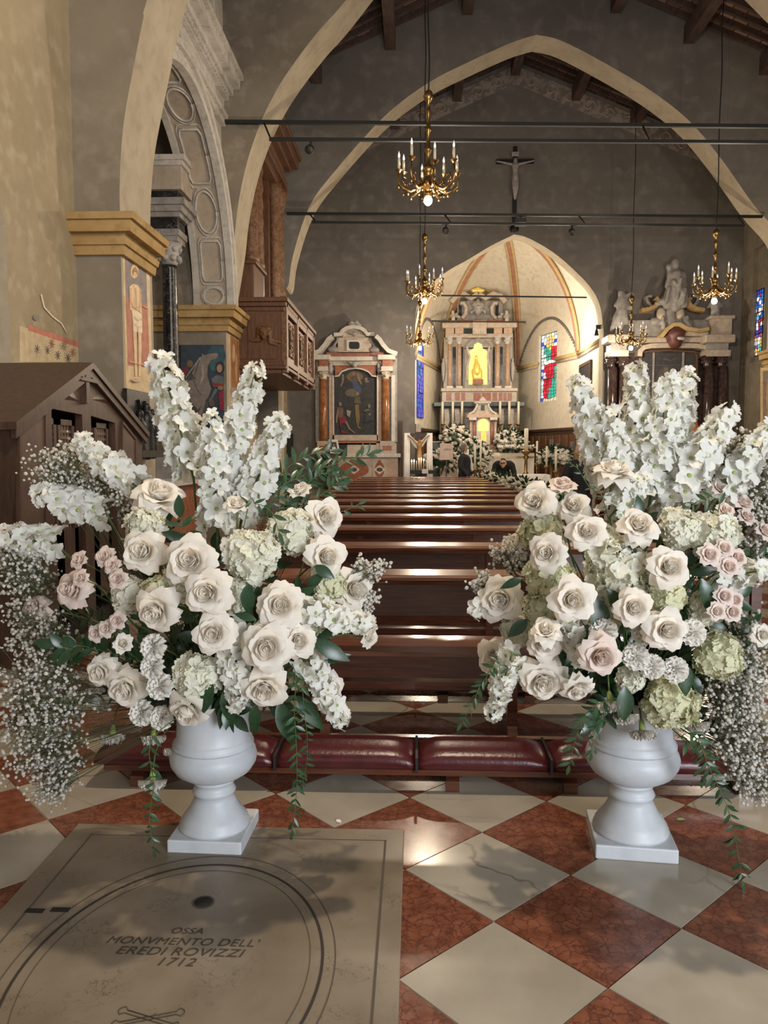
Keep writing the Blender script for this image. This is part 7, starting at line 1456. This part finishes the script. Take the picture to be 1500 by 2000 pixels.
torso = [(V3((-.13, 0, 1.38)), V3((.13, 0, 1.38)), .09, .09), (V3((0, 0, 1.30)), V3((0, .0, 1.02)), .15, .13), (V3((-.05, 0, .95)), V3((.05, 0, .95)), .13, .13)]
def grow(caps, k): return [(a, b_, r0+k, r1+k) for a, b_, r0, r1 in caps]
def arm(s, el, wr): return [(V3((s*.2, 0, 1.38)), V3(el), .055, .045), (V3(el), V3(wr), .042, .03)]
# man in the dark suit
hd = (0, .0, 1.645); fd = (.5, -.1, .25); aL = arm(-1, (-.27, .04, 1.12), (-.24, -.12, .92)); aR = arm(1, (.27, .03, 1.12), (.25, -.16, .95))
bd = torso+legs()+head(hd, fd)+aL+aR+hand((-.24, -.12, .91), (0, -.3, -1), (1, 0, 0))+hand((.25, -.16, .94), (0, -.4, -1), (-1, 0, 0))
person('man with grey hair in a dark suit and pale scarf standing before the altar flowers', (at(907, 900, 21.55).x, 21.55, 0), R(75), bd, [('jacket', 'suit', grow(torso, .035)+grow(aL, .022)[:2]+grow(aR, .022)[:2]+[(V3((0, 0, .95)), V3((0, .0, .78)), .175, .18)]), ('trousers', 'suit', grow([q for i, q in enumerate(legs()) if i % 3 < 2], .018)), ('shoes', 'black', grow([q for i, q in enumerate(legs()) if i % 3 == 2], .012)), ('scarf', 'linen', [(V3((-.09, -.05, 1.47)), V3((.09, -.05, 1.47)), .045, .045), (V3((.08, -.14, 1.44)), V3((.09, -.20, 1.05)), .035, .045)])], ('hairg', [(V3(hd)+V3((-.03, .02, .06)), V3(hd)+V3((-.035, .03, .02)), .088, .09), (V3(hd)+V3((-.05, .04, 0)), V3(hd)+V3((-.05, .04, -.06)), .075, .06)]))
# man bending forward in a black T-shirt
hd = V3((-.02, -.62, 1.235)); tor = [(V3((-.16, -.42, 1.20)), V3((.16, -.42, 1.20)), .085, .085), (V3((0, -.34, 1.16)), V3((0, -.06, 1.0)), .15, .14), (V3((-.05, 0, .93)), V3((.05, 0, .93)), .13, .13)]
aL = [(V3((-.22, -.42, 1.19)), V3((-.27, -.50, .93)), .055, .045), (V3((-.27, -.5, .93)), V3((-.16, -.62, .74)), .042, .03)]; aR = [(V3((.22, -.42, 1.19)), V3((.29, -.46, .92)), .055, .045), (V3((.29, -.46, .92)), V3((.22, -.6, .70)), .042, .03)]
bd = tor+legs(.13)+[q for q in head(hd, (-.15, -1, -.05))[:-1]]+[(hd+V3((0, .06, -.06)), V3((0, -.42, 1.18)), .055, .065)]+aL+aR+hand((-.16, -.62, .74), (.1, -.3, -1), (1, 0, 0))+hand((.22, -.6, .7), (0, -.3, -1), (-1, 0, 0))
pz = person('man in a black T-shirt and glasses bending over the pew flowers', (at(985, 900, 21.3).x, 21.45, 0), R(-6), bd, [('t_shirt', 'cloth', grow(tor, .03)+[(a, a.lerp(b_, .7), r0+.025, r0+.025) for a, b_, r0, r1 in (aL[0], aR[0])]), ('trousers', 'cloth', grow([q for i, q in enumerate(legs(.13)) if i % 3 < 2], .018)), ('shoes', 'black', grow([q for i, q in enumerate(legs(.13)) if i % 3 == 2], .012)), ('glasses', 'black', [(hd+V3((-.075, -.105, .02)), hd+V3((.05, -.115, .02)), .012, .012), (hd+V3((-.055, -.112, .01)), hd+V3((-.03, -.113, .01)), .02, .02), (hd+V3((.015, -.113, .01)), hd+V3((.035, -.112, .01)), .02, .02)])], ('hairb', [(hd+V3((0, .035, .07)), hd+V3((0, .05, .03)), .078, .078), (hd+V3((-.04, -.02, .105)), hd+V3((.04, -.02, .105)), .03, .03)]))
# woman in black in the aisle
hd = V3((.0, -.03, 1.53)); k = .93; torw = [(a*k if False else V3((a.x*.9, a.y, a.z-.08)), V3((b_.x*.9, b_.y, b_.z-.08)), r0*.93, r1*.93) for a, b_, r0, r1 in torso]
aL = [(V3((-.185, 0, 1.30)), V3((-.27, -.02, 1.06)), .05, .042), (V3((-.27, -.02, 1.06)), V3((-.22, -.2, .90)), .038, .028)]; aR = [(V3((.185, 0, 1.30)), V3((.25, -.02, 1.05)), .05, .042), (V3((.25, -.02, 1.05)), V3((.12, -.22, .98)), .038, .028)]
bd = torw+legs()+head(hd, (.25, -1, -.35))+aL+aR+hand((-.22, -.2, .90), (.2, -.5, -1), (1, 0, 0))+hand((.12, -.22, .98), (-.5, -.6, -.3), (0, 0, 1))
person('woman with fair hair in a black T-shirt standing in the aisle behind the flowers', (at(1134, 900, 12.0).x, 12.0, 0), R(8), bd, [('t_shirt', 'cloth', grow(torw, .03)+[(a, a.lerp(b_, .6), r0+.025, r0+.022) for a, b_, r0, r1 in (aL[0], aR[0])]), ('trousers', 'suit', grow([q for i, q in enumerate(legs()) if i % 3 < 2], .02)+[(V3((0, 0, .93)), V3((0, 0, .86)), .15, .15)]), ('shoes', 'black', grow([q for i, q in enumerate(legs()) if i % 3 == 2], .012))], ('hairl', [(hd+V3((0, .035, .07)), hd+V3((0, .05, .0)), .08, .085), (hd+V3((-.06, .03, -.02)), hd+V3((-.055, .05, -.12)), .05, .035), (hd+V3((.06, .03, -.02)), hd+V3((.055, .05, -.12)), .05, .035)]))

# ================================================================ FALLEN BITS ON THE FLOOR
p = atz(1322, 1603); t = thing('fallen_leaf', 'little pale green leaf lying on the red tile beside the urn', 'leaf', (p.x, p.y, .004))
M['leafp'] = mat('pale_green_leaf', (.22, .36, .10), .5); lm = leaf_mesh('blade', 1, .7, -.1, M['leafp'], 5); put('blade', lm, t, scale=.034); MB().tube([(0, 0, .001), (-.018, .006, .002)], .0008, 4).build('stalk', M['stem'], t)
p = atz(657, 1606); t = thing('fallen_petal', 'single white petal lying at the edge of the tomb slab', 'petal', (p.x, p.y, .003)); put('petal', RM['c']['mid'], t, M=Matrix.Rotation(R(80), 4, 'Y') @ Matrix.Scale(.03, 4))
